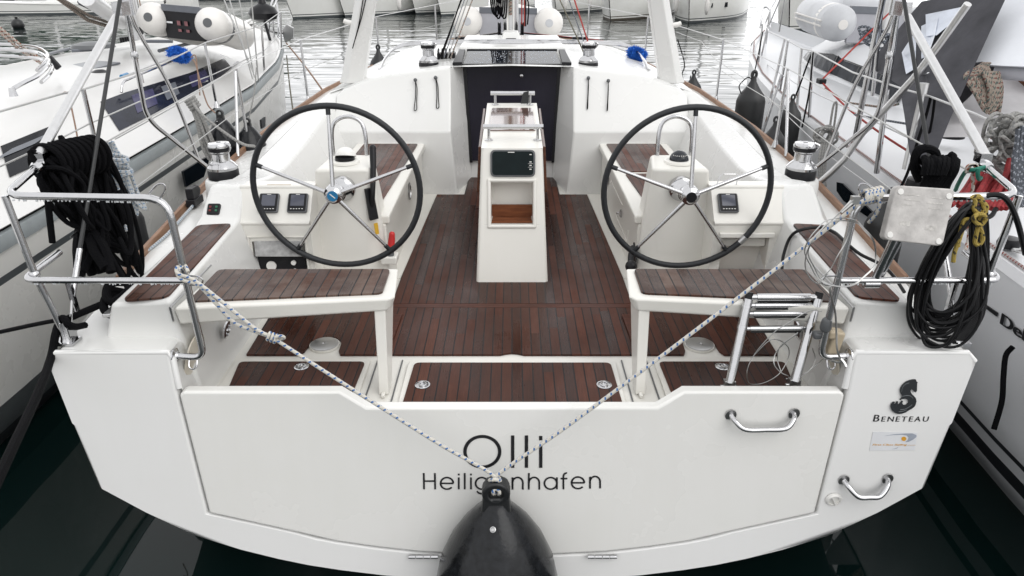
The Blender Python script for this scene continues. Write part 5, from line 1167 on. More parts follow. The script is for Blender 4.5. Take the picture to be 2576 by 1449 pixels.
# ---- dinghy on the foredeck of the yacht
def dinghy(name, label, cl, cr, r, L, dirv, mat, cover, capmat, floor=True):
    T = thing(name, (V(cl) + V(cr)) / 2 - V((0, 0, r)), label, 'dinghy'); cl, cr, d = V(cl), V(cr), V(dirv).normalized()
    rt = (cr - cl).normalized(); wd = (cr - cl).length; tip = (cl + cr) / 2 + d * L + V((0, 0, r * .5))
    for c, s in ((cl, 1), (cr, -1)):
        m = MB(); path = [c - d * .02, c + d * L * .35, c + d * L * .68 + rt * s * wd * .06, c + d * L * .88 + rt * s * wd * .25 + V((0, 0, r * .2)), tip + rt * -s * .02]
        m.tube(path, r, 24, sub=6); m.build('tube', mat, T, smooth=60)
        m = MB(); m.lathe([(r, -.01), (r * .97, r * .25), (r * .82, r * .55), (r * .5, r * .82), (r * .26, r * .92), (0, r * .93)], c - d * .01, -d, 28); m.build('tube_end', mat, T, smooth=60)
        m = MB(); m.lathe([(r * .27, r * .918), (r * .26, r * .945), (0, r * .95)], c - d * .01, -d, 20); m.build('tube_patch', capmat, T)
        m = MB(); m.lathe([(r * 1.01, -.22), (r * 1.013, -.14)], c, -d, 28); m.build('tube_band', capmat, T)
    m = MB(); a, b = cl + rt * r * .8, cr - rt * r * .8
    m.prism([a + V((0, 0, r * .95)), b + V((0, 0, r * .95)), b - V((0, 0, r * 1.05)), a - V((0, 0, r * 1.05))], d * .06); m.build('stern_board', cover, T, bevel=.01)
    m = MB(); m.prism([a + V((0, 0, r * .95)) - d * .01, b + V((0, 0, r * .95)) - d * .01, b + V((0, 0, r * .55)) - d * .01, a + V((0, 0, r * .55)) - d * .01], d * .09); m.build('stern_cap', M_VISOR, T, bevel=.006)
    m = MB(); m.prism([a + d * .06 - V((0, 0, r * .7)), b + d * .06 - V((0, 0, r * .7)), tip - V((0, 0, r * .6))], V((0, 0, .03))); m.build('floor', cover, T)
    return T
dinghy('dinghy', 'white inflatable dinghy with grey covered stern, lying behind the mast of the middle yacht', W(1177, 54, y=9.75), W(1380, 58, y=9.75), .185, 2.3, (0, 1, -.06), M_TUBEW, M_COVER, M_TUBE)
# blue brushes
def brush(label, c, dirv, L, r, bl):
    T = thing('deck_brush', c, label, 'brush', 'blue headed deck brushes'); c = V(c); d = V(dirv).normalized()
    m = MB(); q = V((1, 0, -.25)).normalized(); r2 = random.Random(2); up2 = V((0, 0, 1)); sd = q.cross(up2).normalized(); up2 = sd.cross(q)
    for k in range(2600):
        a1 = r2.uniform(0, 6.283); t1 = r2.uniform(-1, 1); ct = r2.uniform(-1, 1); st1 = math.sqrt(1 - ct * ct)
        dd = q * ct + (sd * math.cos(a1) + up2 * math.sin(a1)) * st1
        p = c + q * t1 * bl + dd * r * .55; e = c + q * t1 * bl + dd * r * r2.uniform(.88, 1.05) + V((r2.gauss(0, 1), r2.gauss(0, 1), r2.gauss(0, 1))) * .006
        m.tube([p, e], lambda k: .0045 * (1 - k * .6), 3, smooth=False, caps=False)
    m.tube([c - q * bl * 1.2, c + q * bl * 1.2], r * .8, 12, smooth=False)
    m.build('bristles', M_BRUSH, T)
    m = MB(); m.tube([c, c + d * L], .011, 10, smooth=False); m.build('handle', M_ALU, T)
    m = MB(); m.tube([c + d * L * .97, c + d * (L + .1)], .015, 10, smooth=False); m.build('grip', M_BLUE, T)
    return T
c = W(451, 138, y=8.1); e = W(305, 192, y=6.2); brush('blue bristle brush with a long alloy handle lying on the left boat roof', c, e - c, (e - c).length - .1, .085, .06)
c = W(1602, 136, y=7.6); brush('blue bristle brush on the right roof edge of the middle yacht, handle hidden', c, V((-.5, 2.4, .02)), 1.2, .07, .05)
# ================================================================ neighbour on the left
LB = thing('sailboat', (-5.0, 1.6, 0), 'white yacht moored on the left, long dark window strip, grey hull stripe', 'sailboat')
LS = [(1.6, -2.95, 1.30), (3.0, -2.925, 1.325), (3.85, -2.92, 1.35), (5.2, -2.94, 1.37), (6.8, -2.965, 1.41), (8.6, -3.02, 1.46), (10.4, -3.27, 1.52), (12.0, -3.66, 1.58), (13.4, -4.2, 1.64), (14.6, -4.95, 1.70)]
LCX = -5.0
def lcross(y, xs, z):
    b = xs - LCX
    return [V((LCX + b, y, z)), V((LCX + b * 1.0, y, z - .07)), V((LCX + b * .985, y, z - .24)), V((LCX + b * .98, y, z - .29)), V((LCX + b * .93, y, .34)), V((LCX + b * .90, y, .14)), V((LCX + b * .84, y, -.05)), V((LCX + b * .35, y, -.5)), V((LCX, y, -.6))]
rows = [lcross(*a) for a in LS]
m = MB(); m.quadmesh(rows, mif=lambda i, j: {2: 1, 4: 1}.get(j, 2 if j > 4 else 0))
m.v += []; m.poly([(LCX, 1.6, .0), (LCX, 1.6, 1.36)] + [tuple(p) for p in rows[0][:7]])
def mirror_about(mb, x0):
    o = len(mb.v); nf = len(mb.f); mb.v += [V((2 * x0 - p.x, p.y, p.z)) for p in mb.v[:o]]
    for k in range(nf): mb.f.append(tuple(i + o for i in reversed(mb.f[k]))); mb.uv.append(None); mb.m.append(mb.m[k])
mirror_about(m, LCX); LHULL = m.build('hull', [M_LHULL, M_STRIPE, M_AF], LB, smooth=50)
m = MB(); m.quadmesh([[V((x + .012, y, z - .0)), V((x + .02, y, z - .045)), V((x + .012, y, z - .09)), V((x - .03, y, z - .09)), V((x - .03, y, z))] for y, x, z in LS], close_u=True); mirror_about(m, LCX); m.build('rubbing_strake', M_RUBRAIL, LB)
# hull ports
def onhull(px, py):
    return WP(px, py, (-2.955, 5.0, 1.15), V((1, -.012, -.10)))
for q in ([(458, 431), (505, 402), (523, 392), (522, 408), (510, 445), (466, 470)], ):
    m = MB(); m.prism([onhull(a, b) + V((.012, 0, 0)) for a, b in q], (-.02, 0, 0)); m.build('hull_port', M_GLASS, LB, smooth=0)
m = MB(); m.prism([WP(a, b, (-2.99, 8.5, 1.2), V((1, -.06, -.1))) + V((.02, 0, 0)) for a, b in ((653, 302), (664, 294), (664, 318), (655, 324))], (-.02, 0, 0)); m.build('hull_port', M_GLASS, LB, smooth=0)
# deck and coach roof
LR = [(1.6, 0, .95, 1.50, .80, 1.52), (3.0, 0, 1.62, 1.50, 1.30, 1.56), (4.2, 0, 1.60, 1.52, 1.28, 1.585), (5.2, 0, 1.60, 1.53, 1.27, 1.60), (6.6, 0, 1.58, 1.545, 1.27, 1.60), (8.5, 0, 1.42, 1.55, 1.14, 1.60), (10.4, 0, 1.12, 1.58, .95, 1.575), (11.6, 0, .7, 1.62, .55, 1.60)]
def sheer(y):
    for (a, xa, za), (b, xb, zb) in zip(LS, LS[1:]):
        if a <= y <= b: t = (y - a) / (b - a); return xa + (xb - xa) * t, za + (zb - za) * t
    return LS[-1][1], LS[-1][2]
def lprof(y, b):
    if y < 3.3: return b - .50, b - .86, .20
    if y < 7: return b - .44, b - .80, .215
    if y < 10.2: t = (y - 7) / 3.2; return b - .44 - .03 * t, b - .80 + .13 * t, .215 - .12 * t
    if y < 12.2: t = (y - 10.2) / 2; return (b - .47) * (1 - t) + .3 * t, (b - .67) * (1 - t) + .2 * t, .095 * (1 - t) + .02 * t
    return b * .5, b * .4, .015
rows = []
for y in (1.6, 2.4, 3.2, 4.0, 5.2, 6.0, 6.8, 7.7, 8.6, 9.5, 10.2, 10.7, 11.2, 11.7, 12.2, 13.0, 14.0, 14.6):
    x, z = sheer(y); b = x - LCX
    # cabin outline: foot cf, top edge ct, roof crown
    cf, ct, h = lprof(y, b)
    rows.append([V((LCX + b, y, z + .03)), V((LCX + b - .03, y, z + .035)), V((LCX + b - .05, y, z)), V((LCX + cf + .03, y, z + .02)), V((LCX + cf, y, z + .035)), V((LCX + ct, y, z + h)), V((LCX + ct - .12, y, z + h + .035)), V((LCX + ct * .6, y, z + h + .09)), V((LCX, y, z + h + .11))])
m = MB(); m.quadmesh(rows); mirror_about(m, LCX); LDK = m.build('deck', M_LDECK, LB, smooth=40)
M_PORT = simple('black_port', (.012, .013, .016), .2, spec=.08)
# window strip lies on the sloping cabin side
def cabside(y):
    x, z = sheer(y); b = x - LCX
    cf, ct, h = lprof(y, b)
    return V((LCX + cf, y, z + .035)), V((LCX + ct, y, z + h))
def win(name, ya, yb, va0, va1, vb0, vb1, slant, mat, off=.006, n=8):
    r0, r1 = [], []
    nn_ = V((.5, 0, .85)).normalized()
    for k in range(n + 1):
        t = k / n
        for lst, v, sl in ((r0, va0 + (vb0 - va0) * t, 0), (r1, va1 + (vb1 - va1) * t, slant)):
            y = ya + (yb - ya) * t + sl; a, b = cabside(y); lst.append(a.lerp(b, v) + nn_ * off)
    m = MB(); m.quadmesh([r0, r1, [p - nn_ * .02 for p in r1]]); return m.build(name, mat, LB, smooth=0)
WL = win('cabin_window', 6.22, 10.15, .04, .97, .06, .95, .42, simple('violet_glass', (.022, .025, .038), .10, var=.6, vs=3, rvar=.1, spec=.06))
win('window_opening', 6.75, 7.2, .25, .80, .25, .80, .35, simple('lavender_pane', (.055, .052, .115), .15, var=.3, spec=.08), .009, 3)
win('window_opening', 7.4, 7.75, .22, .75, .25, .75, .3, M_VISOR, .010, 3)
win('window_opening', 8.1, 8.7, .25, .80, .27, .80, .35, bpy.data.materials['lavender_pane'], .009, 3)
WS = win('cockpit_window', 4.76, 5.38, .16, .86, .16, .86, .36, M_PORT, .008, 4)
win('window_frame', 4.85, 5.36, .60, .70, .60, .70, .30, M_VISOR, .014, 3)
def Lz(px, py, z): return W(px, py, z=z)
# handrail, hatch, tracks, vents on the roof
m = MB(); a, b = W(300, 208, z=1.74), W(452, 146, z=1.80); m.tube(bendpath([a + V((0, 0, -.09)), a + V((.0, .06, .0)), b, b + V((.05, .1, -.06))], .06), .012, 8, smooth=False)
for t in (.33, .66): m.tube([a.lerp(b, t), a.lerp(b, t) - V((0, 0, .09))], .009, 6)
m.build('grab_rail', M_STEEL, LB)
m = MB(); m.prism([W(158, 172, z=1.70), W(233, 178, z=1.70), W(304, 161, z=1.72), W(235, 156, z=1.72)], (0, 0, .02)); m.build('roof_hatch', M_VISOR, LB, bevel=.006)
m = MB(); m.lathe([(.10, 0), (.085, .04), (.04, .06), (0, .062)], W(253, 190, z=1.68), seg=18, sx=1.0); m.build('roof_vent', M_BLK, LB)
for (x0, y0, x1, y1, z) in ((400, 128, 525, 98, 1.80), (365, 104, 434, 104, 1.82), (115, 138, 205, 114, 1.62), (180, 128, 250, 124, 1.65)):
    m = MB(); m.tube([W(x0, y0, z=z), W(x1, y1, z=z)], .022, 6, smooth=False); m.build('genoa_track', M_VISOR, LB)
m = MB(); m.lathe([(.3, 0), (.27, .05), (.15, .08), (0, .085)], W(235, 120, z=1.66), seg=20); m.build('deck_dorade', M_GREYPL, LB)
m = MB(); PB = [(30, 225, 5.6), (60, 208, 5.75), (95, 190, 5.95), (117, 168, 6.2), (122, 150, 6.5), (106, 136, 6.8), (70, 128, 7.0), (-20, 122, 7.2)]
pts = [W(x, y, y=d) for x, y, d in PB]; m.tube(pts, .017, 8)
m.tube([W(x + 9, y + 17, y=d - .1) for x, y, d in PB[2:]], .015, 8); m.tube([W(x - 2, y - 13, y=d + .15) for x, y, d in PB[2:]], .014, 8)
for p in (pts[0],): m.lathe([(.03, -.05), (.025, -.02), (.02, .015), (0, .016)], p, seg=12)
m.build('sprayhood_bow', M_STEEL, LB)
m = MB(); m.tube([W(-10, 62, y=7.0), W(60, 120, y=7.2), W(120, 160, y=7.3)], .014, 7, smooth=False); m.tube([W(-10, 72, y=7.0), W(50, 125, y=7.2), W(112, 165, y=7.3)], .014, 7, smooth=False); m.build('mainsheet', R_REDF, LB)
m = MB(); m.box(W(136, 158, y=7.32), (.06, .04, .13), Matrix.Rotation(-.6, 3, 'Y')); m.build('sheet_block', M_BLK, LB, bevel=.01)
m = MB()
for k in range(5): m.box(W(305 + k * 6, 100 - k * 1, z=1.85), (.03, .16, .06), Matrix.Rotation(.4, 3, 'Z'))
m.build('rope_clutch', M_BLK, LB, bevel=.006)
# mast and boom
mb_ = W(350, 90, z=1.85); m = MB(); m.tube([mb_ - V((0, 0, .05)), mb_ + V((-.05, 0, 4))], .07, 16, smooth=False); LM = m.build('mast', M_ALU, LB)
for k, x in enumerate((-.11, .1, .13)): line('halyard', mb_ + V((x, -.05, .05)), mb_ + V((x - .05, 0, 3.5)), .008, (R_TAN, R_GREY, R_BROWN)[k], LM)
m = MB()
for x in (-.0, .12, .2): m.lathe([(.05, -.03), (.05, .03)], mb_ + V((.05 + x, -.05, .07)), (1, 0, 0), 12)
m.build('mast_block', M_BLK, LM)
m = MB(); m.tube([W(305, 56, y=mb_.y - .15), W(215, -8, y=mb_.y - 2.2)], .095, 14, smooth=False); m.build('boom', M_ALU, LB)
m = MB(); m.tube([W(290, 62, y=mb_.y - .3), W(225, 40, y=mb_.y - 1.0), W(150, -6, y=mb_.y - 2.0)], .018, 7, smooth=False); m.tube([W(285, 70, y=mb_.y - .3), W(220, 50, y=mb_.y - 1.0), W(140, -8, y=mb_.y - 2.0)], .024, 7, smooth=False); m.build('reef_line', R_TAN, LB)
m = MB(); m.tube([W(300, 60, y=mb_.y - .2), W(255, 30, y=mb_.y - .9), W(205, 5, y=mb_.y - 1.9)], .045, 8); m.build('boom_strap', M_CANVAS, LB)
# stanchions and lifelines
def post(x, y_, yy, xt, yt, r=.0135):
    a, b = W(x, y_, y=yy), W(xt, yt, y=yy); m = MB(); m.tube([a, b], r, 8, smooth=False); m.lathe([(.03, -.01), (.022, .02), (.014, .05)], a, seg=12); m.build('stanchion', M_STEEL, LB); return b
t1 = post(241, 360, 4.3, 209, 225); t2 = post(546, 268, 6.9, 515, 108); t3 = post(666, 194, 9.6, 658, 64); t4 = post(708, 150, 11.6, 706, 30)
def poly_line(name, pts, r, mat, par): m = MB(); m.tube(pts, r, 6, smooth=False); return m.build(name, mat, par)
poly_line('lifeline', [W(-20, 286, y=3.4), W(155, 236, y=4.2), t1 + V((0, 0, .0)), W(400, 165, y=5.8), t2, t3, t4], .006, M_WIRE, LB)
poly_line('lifeline', [W(-20, 428, y=3.4), W(145, 352, y=3.9), W(228, 310, y=4.3), W(350, 256, y=5.4), W(530, 190, y=6.9), W(662, 130, y=9.6), W(707, 85, y=11.6)], .005, M_WIRE, LB)
poly_line('lifeline', [W(290, 350, y=4.8), W(470, 250, y=5.9), W(590, 175, y=6.9), W(662, 130, y=9.6)], .005, M_WIRE, LB)
# shrouds and pulpit gear at the bow
for (x0, y0, x1, y1, yy) in ((645, 202, 560, -10, 8.6), (640, 195, 600, -10, 8.8), (650, 205, 632, -10, 8.9), (636, 200, 575, -10, 8.5)):
    line('shroud', W(x0, y0, y=yy), W(x1, y1, y=yy), .008, M_WIRE, LB)
m = MB(); m.tube([W(690, 100, y=13), W(686, 30, y=13), W(694, 5, y=13.4), W(702, -10, y=13.6)], .014, 7); m.tube([W(676, 95, y=12.8), W(680, 20, y=12.9), W(690, -8, y=13.2)], .014, 7); m.tube([W(700, 110, y=13), W(700, 40, y=13.2), W(696, 8, y=13.4)], .014, 7); m.tube([W(674, 62, y=12.9), W(688, 56, y=13), W(702, 60, y=13.2)], .012, 7); m.build('bow_pulpit', M_STEEL, LB)
m = MB(); p = W(662, 28, y=12.6); m.lathe([(.03, .22), (.05, .2), (.07, .12), (.2, .05), (.24, -.03), (.2, -.12), (.1, -.16), (0, -.16)], p, seg=18); m.tube([p + V((0, 0, -.15)), p + V((.06, 0, -.5))], .025, 8); m.build('furling_drum', M_BLK, LB)
m = MB(); q = W(723, 82, y=13.4); m.prism([q + V((-.10, 0, .04)), q + V((.0, 0, .14)), q + V((.11, 0, .08)), q + V((.08, 0, -.1)), q + V((-.07, 0, -.17))], (0, .07, 0)); m.tube([q + V((-.08, 0, 0)), q + V((-.35, -.2, .06))], .03, 8); m.build('anchor', M_DULL, LB, bevel=.02)
# grey mooring rope hank on the lifeline
m = MB(); r_ = random.Random(9); p0 = W(478, 250, y=5.7)
for k in range(4): loop(m, p0 + V((.008 * k, 0, 0)), .012 + .004 * k, r_.uniform(.42, .54), .010, .07 + .02 * k, 6, .010)
for k in range(4): m.tube([p0 + V((.035 * math.cos(a) + .01 * k, .03 * math.sin(a), -.02 * k + .02 * math.cos(a))) for a in [i * .785 for i in range(8)]], .012, 6, closed=True)
m.tube([p0, W(510, 290, y=5.6), W(560, 330, y=5.6), W(610, 362, y=5.6), W(640, 368, y=5.7)], .012, 7)
o = m.build('rope_hank', R_GREY, None, org=p0 - V((0, 0, .5))); tag(o, 'light grey rope hank tied to the left boat lifeline beside the ball fenders', 'rope')
# its dinghy
d0 = W(388, 48, y=8.95); d1 = W(535, 62, y=8.6)
DDIR = (W(618, 92, y=9.9) - d1).normalized()
DG = dinghy('dinghy', 'grey inflatable dinghy with black stern board lying across the left boat foredeck', d0, d1, .185, 1.75, DDIR, M_TUBEW, M_BLK, M_GREYPL)
m = MB(); o0 = d0.lerp(d1, .5); rt_ = (d1 - d0).normalized(); dd = DDIR; p = o0 - dd * .015
for (u, v, a, b_, mi) in ((-.06, -.02, .05, .05, 0), (.05, -.02, .05, .05, 0), (-.06, -.10, .05, .03, 0), (.06, -.10, .05, .03, 0), (-.2, -.02, .09, .02, 1)):
    c = p + rt_ * u + V((0, 0, v)); m.prism([c + rt_ * -a / 2 + V((0, 0, -b_ / 2)), c + rt_ * a / 2 + V((0, 0, -b_ / 2)), c + rt_ * a / 2 + V((0, 0, b_ / 2)), c - rt_ * a / 2 + V((0, 0, b_ / 2))], dd * -.004, mi)
m.build('stern_sticker', [simple('faded_red_print', (.25, .10, .11), .5, var=.5, vs=40), M_STICK], DG, smooth=0)
# ================================================================ neighbour on the right
RB = thing('sailboat', (4.75, 1.6, 0), 'pale grey yacht moored on the right with grey sprayhood and bold black hull lettering', 'sailboat')
RS = [(1.6, 2.50, 1.285), (2.6, 2.515, 1.295), (3.22, 2.535, 1.30), (5.0, 2.66, 1.335), (7.0, 2.82, 1.39), (8.2, 2.95, 1.42), (9.4, 3.13, 1.46), (11.0, 3.5, 1.51), (12.6, 4.0, 1.56), (14.0, 4.62, 1.62)]
RCX = 4.75
def rsheer(y):
    for (a, xa, za), (b, xb, zb) in zip(RS, RS[1:]):
        if a <= y <= b: t = (y - a) / (b - a); return xa + (xb - xa) * t, za + (zb - za) * t
    return RS[-1][1], RS[-1][2]
rows = []
for y, x, z in RS:
    b = RCX - x; rows.append([V((RCX - b * f, y, zz)) for f, zz in ((1, z), (.995, z - .10), (.985, z - .26), (.975, .55), (.962, .42), (.955, .38), (.945, .30), (.93, .20), (.86, -.05), (.35, -.5), (0, -.6))])
m = MB(); m.quadmesh(rows, mif=lambda i, j: {4: 1, 6: 1}.get(j, 1 if j >= 8 else 0)); m.poly([(RCX, 1.6, 0), (RCX, 1.6, 1.33)] + [tuple(p) for p in rows[0][:9]])
mirror_about(m, RCX); RHULL = m.build('hull', [M_RHULL, M_AF], RB, smooth=50)
def rside(px, py): return WP(px, py, (2.56, 3.2, 1.05), V((-1, .070, -.045)))
nR = V((-1, .07, -.05)).normalized()
m = MB(); m.prism([rside(2108, 458) , rside(2122, 461), rside(2200, 535), rside(2196, 552), rside(2125, 505), rside(2108, 480)], nR * .012); m.build('hull_port', M_GLASS, RB, smooth=0)
# black stripe that leads to the bold lettering
m = MB(); m.prism([rside(2478, 764), rside(2512, 787), rside(2509, 796), rside(2475, 771)], nR * .006); m.build('hull_stripe', M_BLACKL, RHULL, smooth=0)
p = rside(2516, 812); q = rside(2600, 873); rt_ = (q - p).normalized(); up_ = nR.cross(rt_); up_ = up_ if up_.z > 0 else -up_
vs, fs, wd = text_polys('Dehler'); L_ = (q - p).length * 1.55; m = MB()
for dx in (0, .006, -.006, .010):
    o_ = len(m.v)
    for v in vs: m.v.append(p + rt_ * (v.x / wd * L_ + dx) + up_ * (v.y * .088) + nR * (.006 + abs(dx) * .05))
    for f in fs: m._f([i + o_ for i in f])
m.build('hull_lettering', M_BLACKL, RHULL, smooth=0, fix=False)
# deck, cabin
def rcab(y):
    x, z = rsheer(y); b = RCX - x
    if y < 9.2: return (.77, z + .02), (.70, z + .25), z
    t = min(1, (y - 9.2) / 2.2); e = math.sqrt(max(0, 1 - t * t)); return (.77 * e + .02, z + .02), (.70 * e + .01, z + .25 * (1 - t) + .04), z
rows = []
for y in (1.6, 2.4, 3.2, 4.0, 4.8, 5.6, 6.4, 7.2, 8.0, 8.6, 9.2, 9.7, 10.2, 10.7, 11.1, 11.4, 12.0, 13.2, 14.0):
    x, z = rsheer(y); b = RCX - x; (cf, zf), (ct, zt), _ = rcab(y)
    if y < 5.2: cf, zf, ct, zt = b - .85, z + .02, b - .97, z + .16
    rows.append([V((RCX - b - .012, y, z + .0)), V((RCX - b + .015, y, z + .045)), V((RCX - b + .06, y, z + .04)), V((RCX - b + .085, y, z + .005)), V((RCX - cf - .02, y, zf)), V((RCX - cf, y, zf + .02)), V((RCX - ct, y, zt)), V((RCX - ct * .85, y, zt + .06)), V((RCX - ct * .45, y, zt + .14)), V((RCX, y, zt + .17))])
m = MB(); m.quadmesh(rows); mirror_about(m, RCX); RDK = m.build('deck', M_RDECK, RB, smooth=40)
m = MB(); 
L = [V((x + .05, y, z + .052)) for y, x, z in RS]; m.tube(L, .009, 6, smooth=False); m.build('toe_lashing', R_TOEDOT, RB)
def rwin(name, ya, yb, v0, v1, w0, w1, mat, off, n=8, slant=0):
    r0, r1 = [], []
    nn_ = V((-.75, -.1, .6)).normalized()
    for k in range(n + 1):
        t = k / n; y = ya + (yb - ya) * t
        for lst, v, sl in ((r0, v0 + (w0 - v0) * t, 0), (r1, v1 + (w1 - v1) * t, slant)):
            (cf, zf), (ct, zt), _ = rcab(y + sl); lst.append(V((RCX - cf, y + sl, zf + .02)).lerp(V((RCX - ct, y + sl, zt)), v) + nn_ * (off + .016))
    m = MB(); m.quadmesh([r0, r1, [p - nn_ * .04 for p in r1]]); return m.build(name, mat, RB, smooth=0)
gl = simple('smoked_window', (.028, .032, .04), .14, var=.7, vs=6, spec=.04, rvar=.1)
rwin('cabin_window', 7.5, 10.6, .04, .93, .12, .95, gl, .006, 14)
for y in (8.05, 8.6, 9.2): rwin('window_divider', y, y + .03, .05, .93, .05, .93, M_BLK, .009, 2)
rwin('window_trim', 7.2, 10.6, .94, 1.0, .96, 1.0, M_BLK, .010, 14)
m = MB(); m.tube([W(2126, 93, z=1.84), W(2128, 88, z=1.9), W(2245, 108, z=1.9), W(2247, 114, z=1.84)], .012, 7, smooth=False); m.build('grab_rail', M_ALU, RB)
# sprayhood of grey canvas with clear panels
m = MB()
A = [W(2232, 140, y=5.2), W(2330, 20, y=5.15), W(2420, -12, y=5.2), W(2545, -12, y=5.3)]
B = [W(2175, 170, y=5.9), W(2262, 70, y=6.2), W(2352, -10, y=6.5), W(2500, -25, y=6.6)]
C = [W(2292, 435, y=4.15), W(2345, 420, y=4.05), W(2400, 300, y=4.3), W(2540, -8, y=4.6)]
pts = [W(2178, 168, y=5.8), W(2245, 90, y=5.7), W(2318, 4, y=5.6), W(2400, -14, y=5.4), W(2535, -14, y=4.9), W(2493, 75, y=4.75), W(2440, 190, y=4.6), W(2390, 300, y=4.4), W(2340, 425, y=4.1), W(2305, 440, y=4.1), W(2287, 380, y=4.3), W(2275, 290, y=4.6), W(2262, 215, y=5.0), W(2225, 190, y=5.4)]
cen = sum(pts, V()) / len(pts); n_ = len(pts)
rowsC = [[cen.lerp(p, f) + V((.008 * math.sin(k * 1.7 + f * 5), .012 * math.sin(k * 2.3), .008 * math.cos(k * 1.3 + f * 4))) * (1 if f < 1 else 0) for k, p in enumerate(pts)] for f in (1.0, .72, .45, .2, .02)]
m.quadmesh(rowsC, close_u=True); SPH = m.build('sprayhood', M_CANVAS, RB, smooth=80)
def cplane(px, py):
    # nearest facet of the canvas along the sight line, found by a ray test
    u = (px - CX) / FOC; v = -(py - CY) / FOC; d = V((u, CP + v * SP, -SP + v * CP)).normalized(); e = V((0, 0, EYE))
    hit = SPH_BVH.ray_cast(e, d); return hit[0] if hit[0] else None
from mathutils.bvhtree import BVHTree
SPH_BVH = BVHTree.FromPolygons([tuple(p) for p in m.v], m.f)
for q in ([(2313, 46), (2402, 28), (2395, 52), (2340, 98), (2314, 100)], [(2254, 140), (2290, 84), (2288, 180), (2264, 194)], [(2302, 75), (2344, 54), (2335, 100), (2318, 150), (2302, 156)], [(2270, 30), (2318, 10), (2335, 18), (2280, 60)], [(2206, 185), (2216, 215), (2226, 205), (2222, 180)]):
    ps = [cplane(*a) for a in q]
    if all(ps):
        nn_ = (ps[1] - ps[0]).cross(ps[2] - ps[0]).normalized(); nn_ = nn_ if nn_.dot(V((0, -1, 0))) > 0 else -nn_
        c_ = sum(ps, V()) / len(ps); mm = MB(); rows_ = [ps, [p.lerp(c_, .5) for p in ps]]
        mm.poly([p + V((0, -.07, .03)) for p in ps]); mm.build('clear_panel', M_VINYL, SPH, smooth=0)
# cockpit side, seat and white cover
m = MB(); m.prism([W(2330, 420, z=1.42), W(2395, 250, y=5.0), W(2600, 170, y=5.4), W(2600, 420, z=1.42)], (0, 0, -.02)); 
m2 = MB(); m2.prism([W(2330, 330, y=4.5), W(2380, 292, y=4.7), W(2600, 270, y=5.0), W(2600, 300, y=4.5)], (0, 0, -.3))
m3 = MB(); q = [W(2345, 320, y=4.7), W(2378, 275, y=5.0), W(2540, 270, y=5.3), W(2545, 150, y=5.3), W(2400, 165, y=5.3), W(2362, 280, y=5.0)]
m4 = MB(); m4.quadmesh([[W(2325, 345, y=4.45), W(2335, 320, y=4.65), W(2400, 265, y=5.1)], [W(2555, 345, y=4.45), W(2545, 275, y=4.75), W(2540, 175, y=5.3)], [W(2640, 345, y=4.45), W(2640, 275, y=4.75), W(2640, 175, y=5.3)]])
COCK = m4.build('cockpit_seat', M_NONSKID, RB, bevel=.02)
m = MB(); m.prism([W(2368, 205, y=5.35), W(2420, 180, y=5.35), W(2640, 200, y=5.35), W(2640, 260, y=5.35), W(2375, 268, y=5.35)], (0, .05, 0)); m.build('cockpit_bulkhead', M_STRIPE, RB)
m = MB(); m.box(W(2580, 240, y=5.1), (.12, .4, .7)); m.build('wheel_pod', M_VARN, RB, bevel=.03)
m = MB(); r0 = [W(2420, 160, y=4.9), W(2480, 60, y=5.1), W(2530, -15, y=5.2)]; r1 = [W(2520, 165, y=4.6), W(2560, 70, y=4.8), W(2600, -15, y=5.0)]; r2 = [W(2640, 170, y=4.5), W(2640, 80, y=4.7), W(2640, -15, y=4.9)]
m.quadmesh([r0, r1, r2]); m.quadmesh([[p for p in (r0[0], r1[0], r2[0])], [p + V((0, .25, -.05)) for p in (r0[0], r1[0], r2[0])]]); m.build('boom_cover', M_SAIL, RB, smooth=60)
m = MB(); m.tube([W(2500, 180, y=4.7), W(2540, 183, y=4.65), W(2620, 188, y=4.6)], .045, 10); m.build('cover_roll', M_COVER, RB)
m = MB(); qf = [W(2420, 163, y=4.75), W(2470, 155, y=4.72), W(2515, 162, y=4.68), W(2528, 150, y=4.66), W(2522, 205, y=4.7), W(2490, 200, y=4.74), W(2455, 215, y=4.78), W(2400, 280, y=4.85), W(2385, 275, y=4.9), W(2408, 210, y=4.85)]; c_ = sum(qf, V()) / len(qf); m.quadmesh([qf, [p.lerp(c_, .5) + V((.01 * (k % 2), -.03, .02 * (k % 3 - 1))) for k, p in enumerate(qf)], [p.lerp(c_, .97) for p in qf]], close_u=True); m.build('canvas_flap', M_CANVAS, RB, smooth=80)
# winches
W1 = W(2390, 345, z=1.47); WN = winch(RB, W1, .105, .25); m = MB()
for k in range(4): m.tube([W1 + V((.073 * math.cos(i * .523), .073 * math.sin(i * .523), .125 + .02 * k)) for i in range(12)], .0105, 7, closed=True)
o = m.build('winch_rope', R_TAN, None, org=W1 + V((0, 0, .12))); tag(o, 'rope turns wound on the black winch of the right boat', 'rope')
m = MB(); m.lathe([(.12, 0), (.11, .05), (.05, .07), (0, .07)], W(2280 + 45, 470, z=1.40), seg=20); m.build('winch_base', M_BLK, RB)
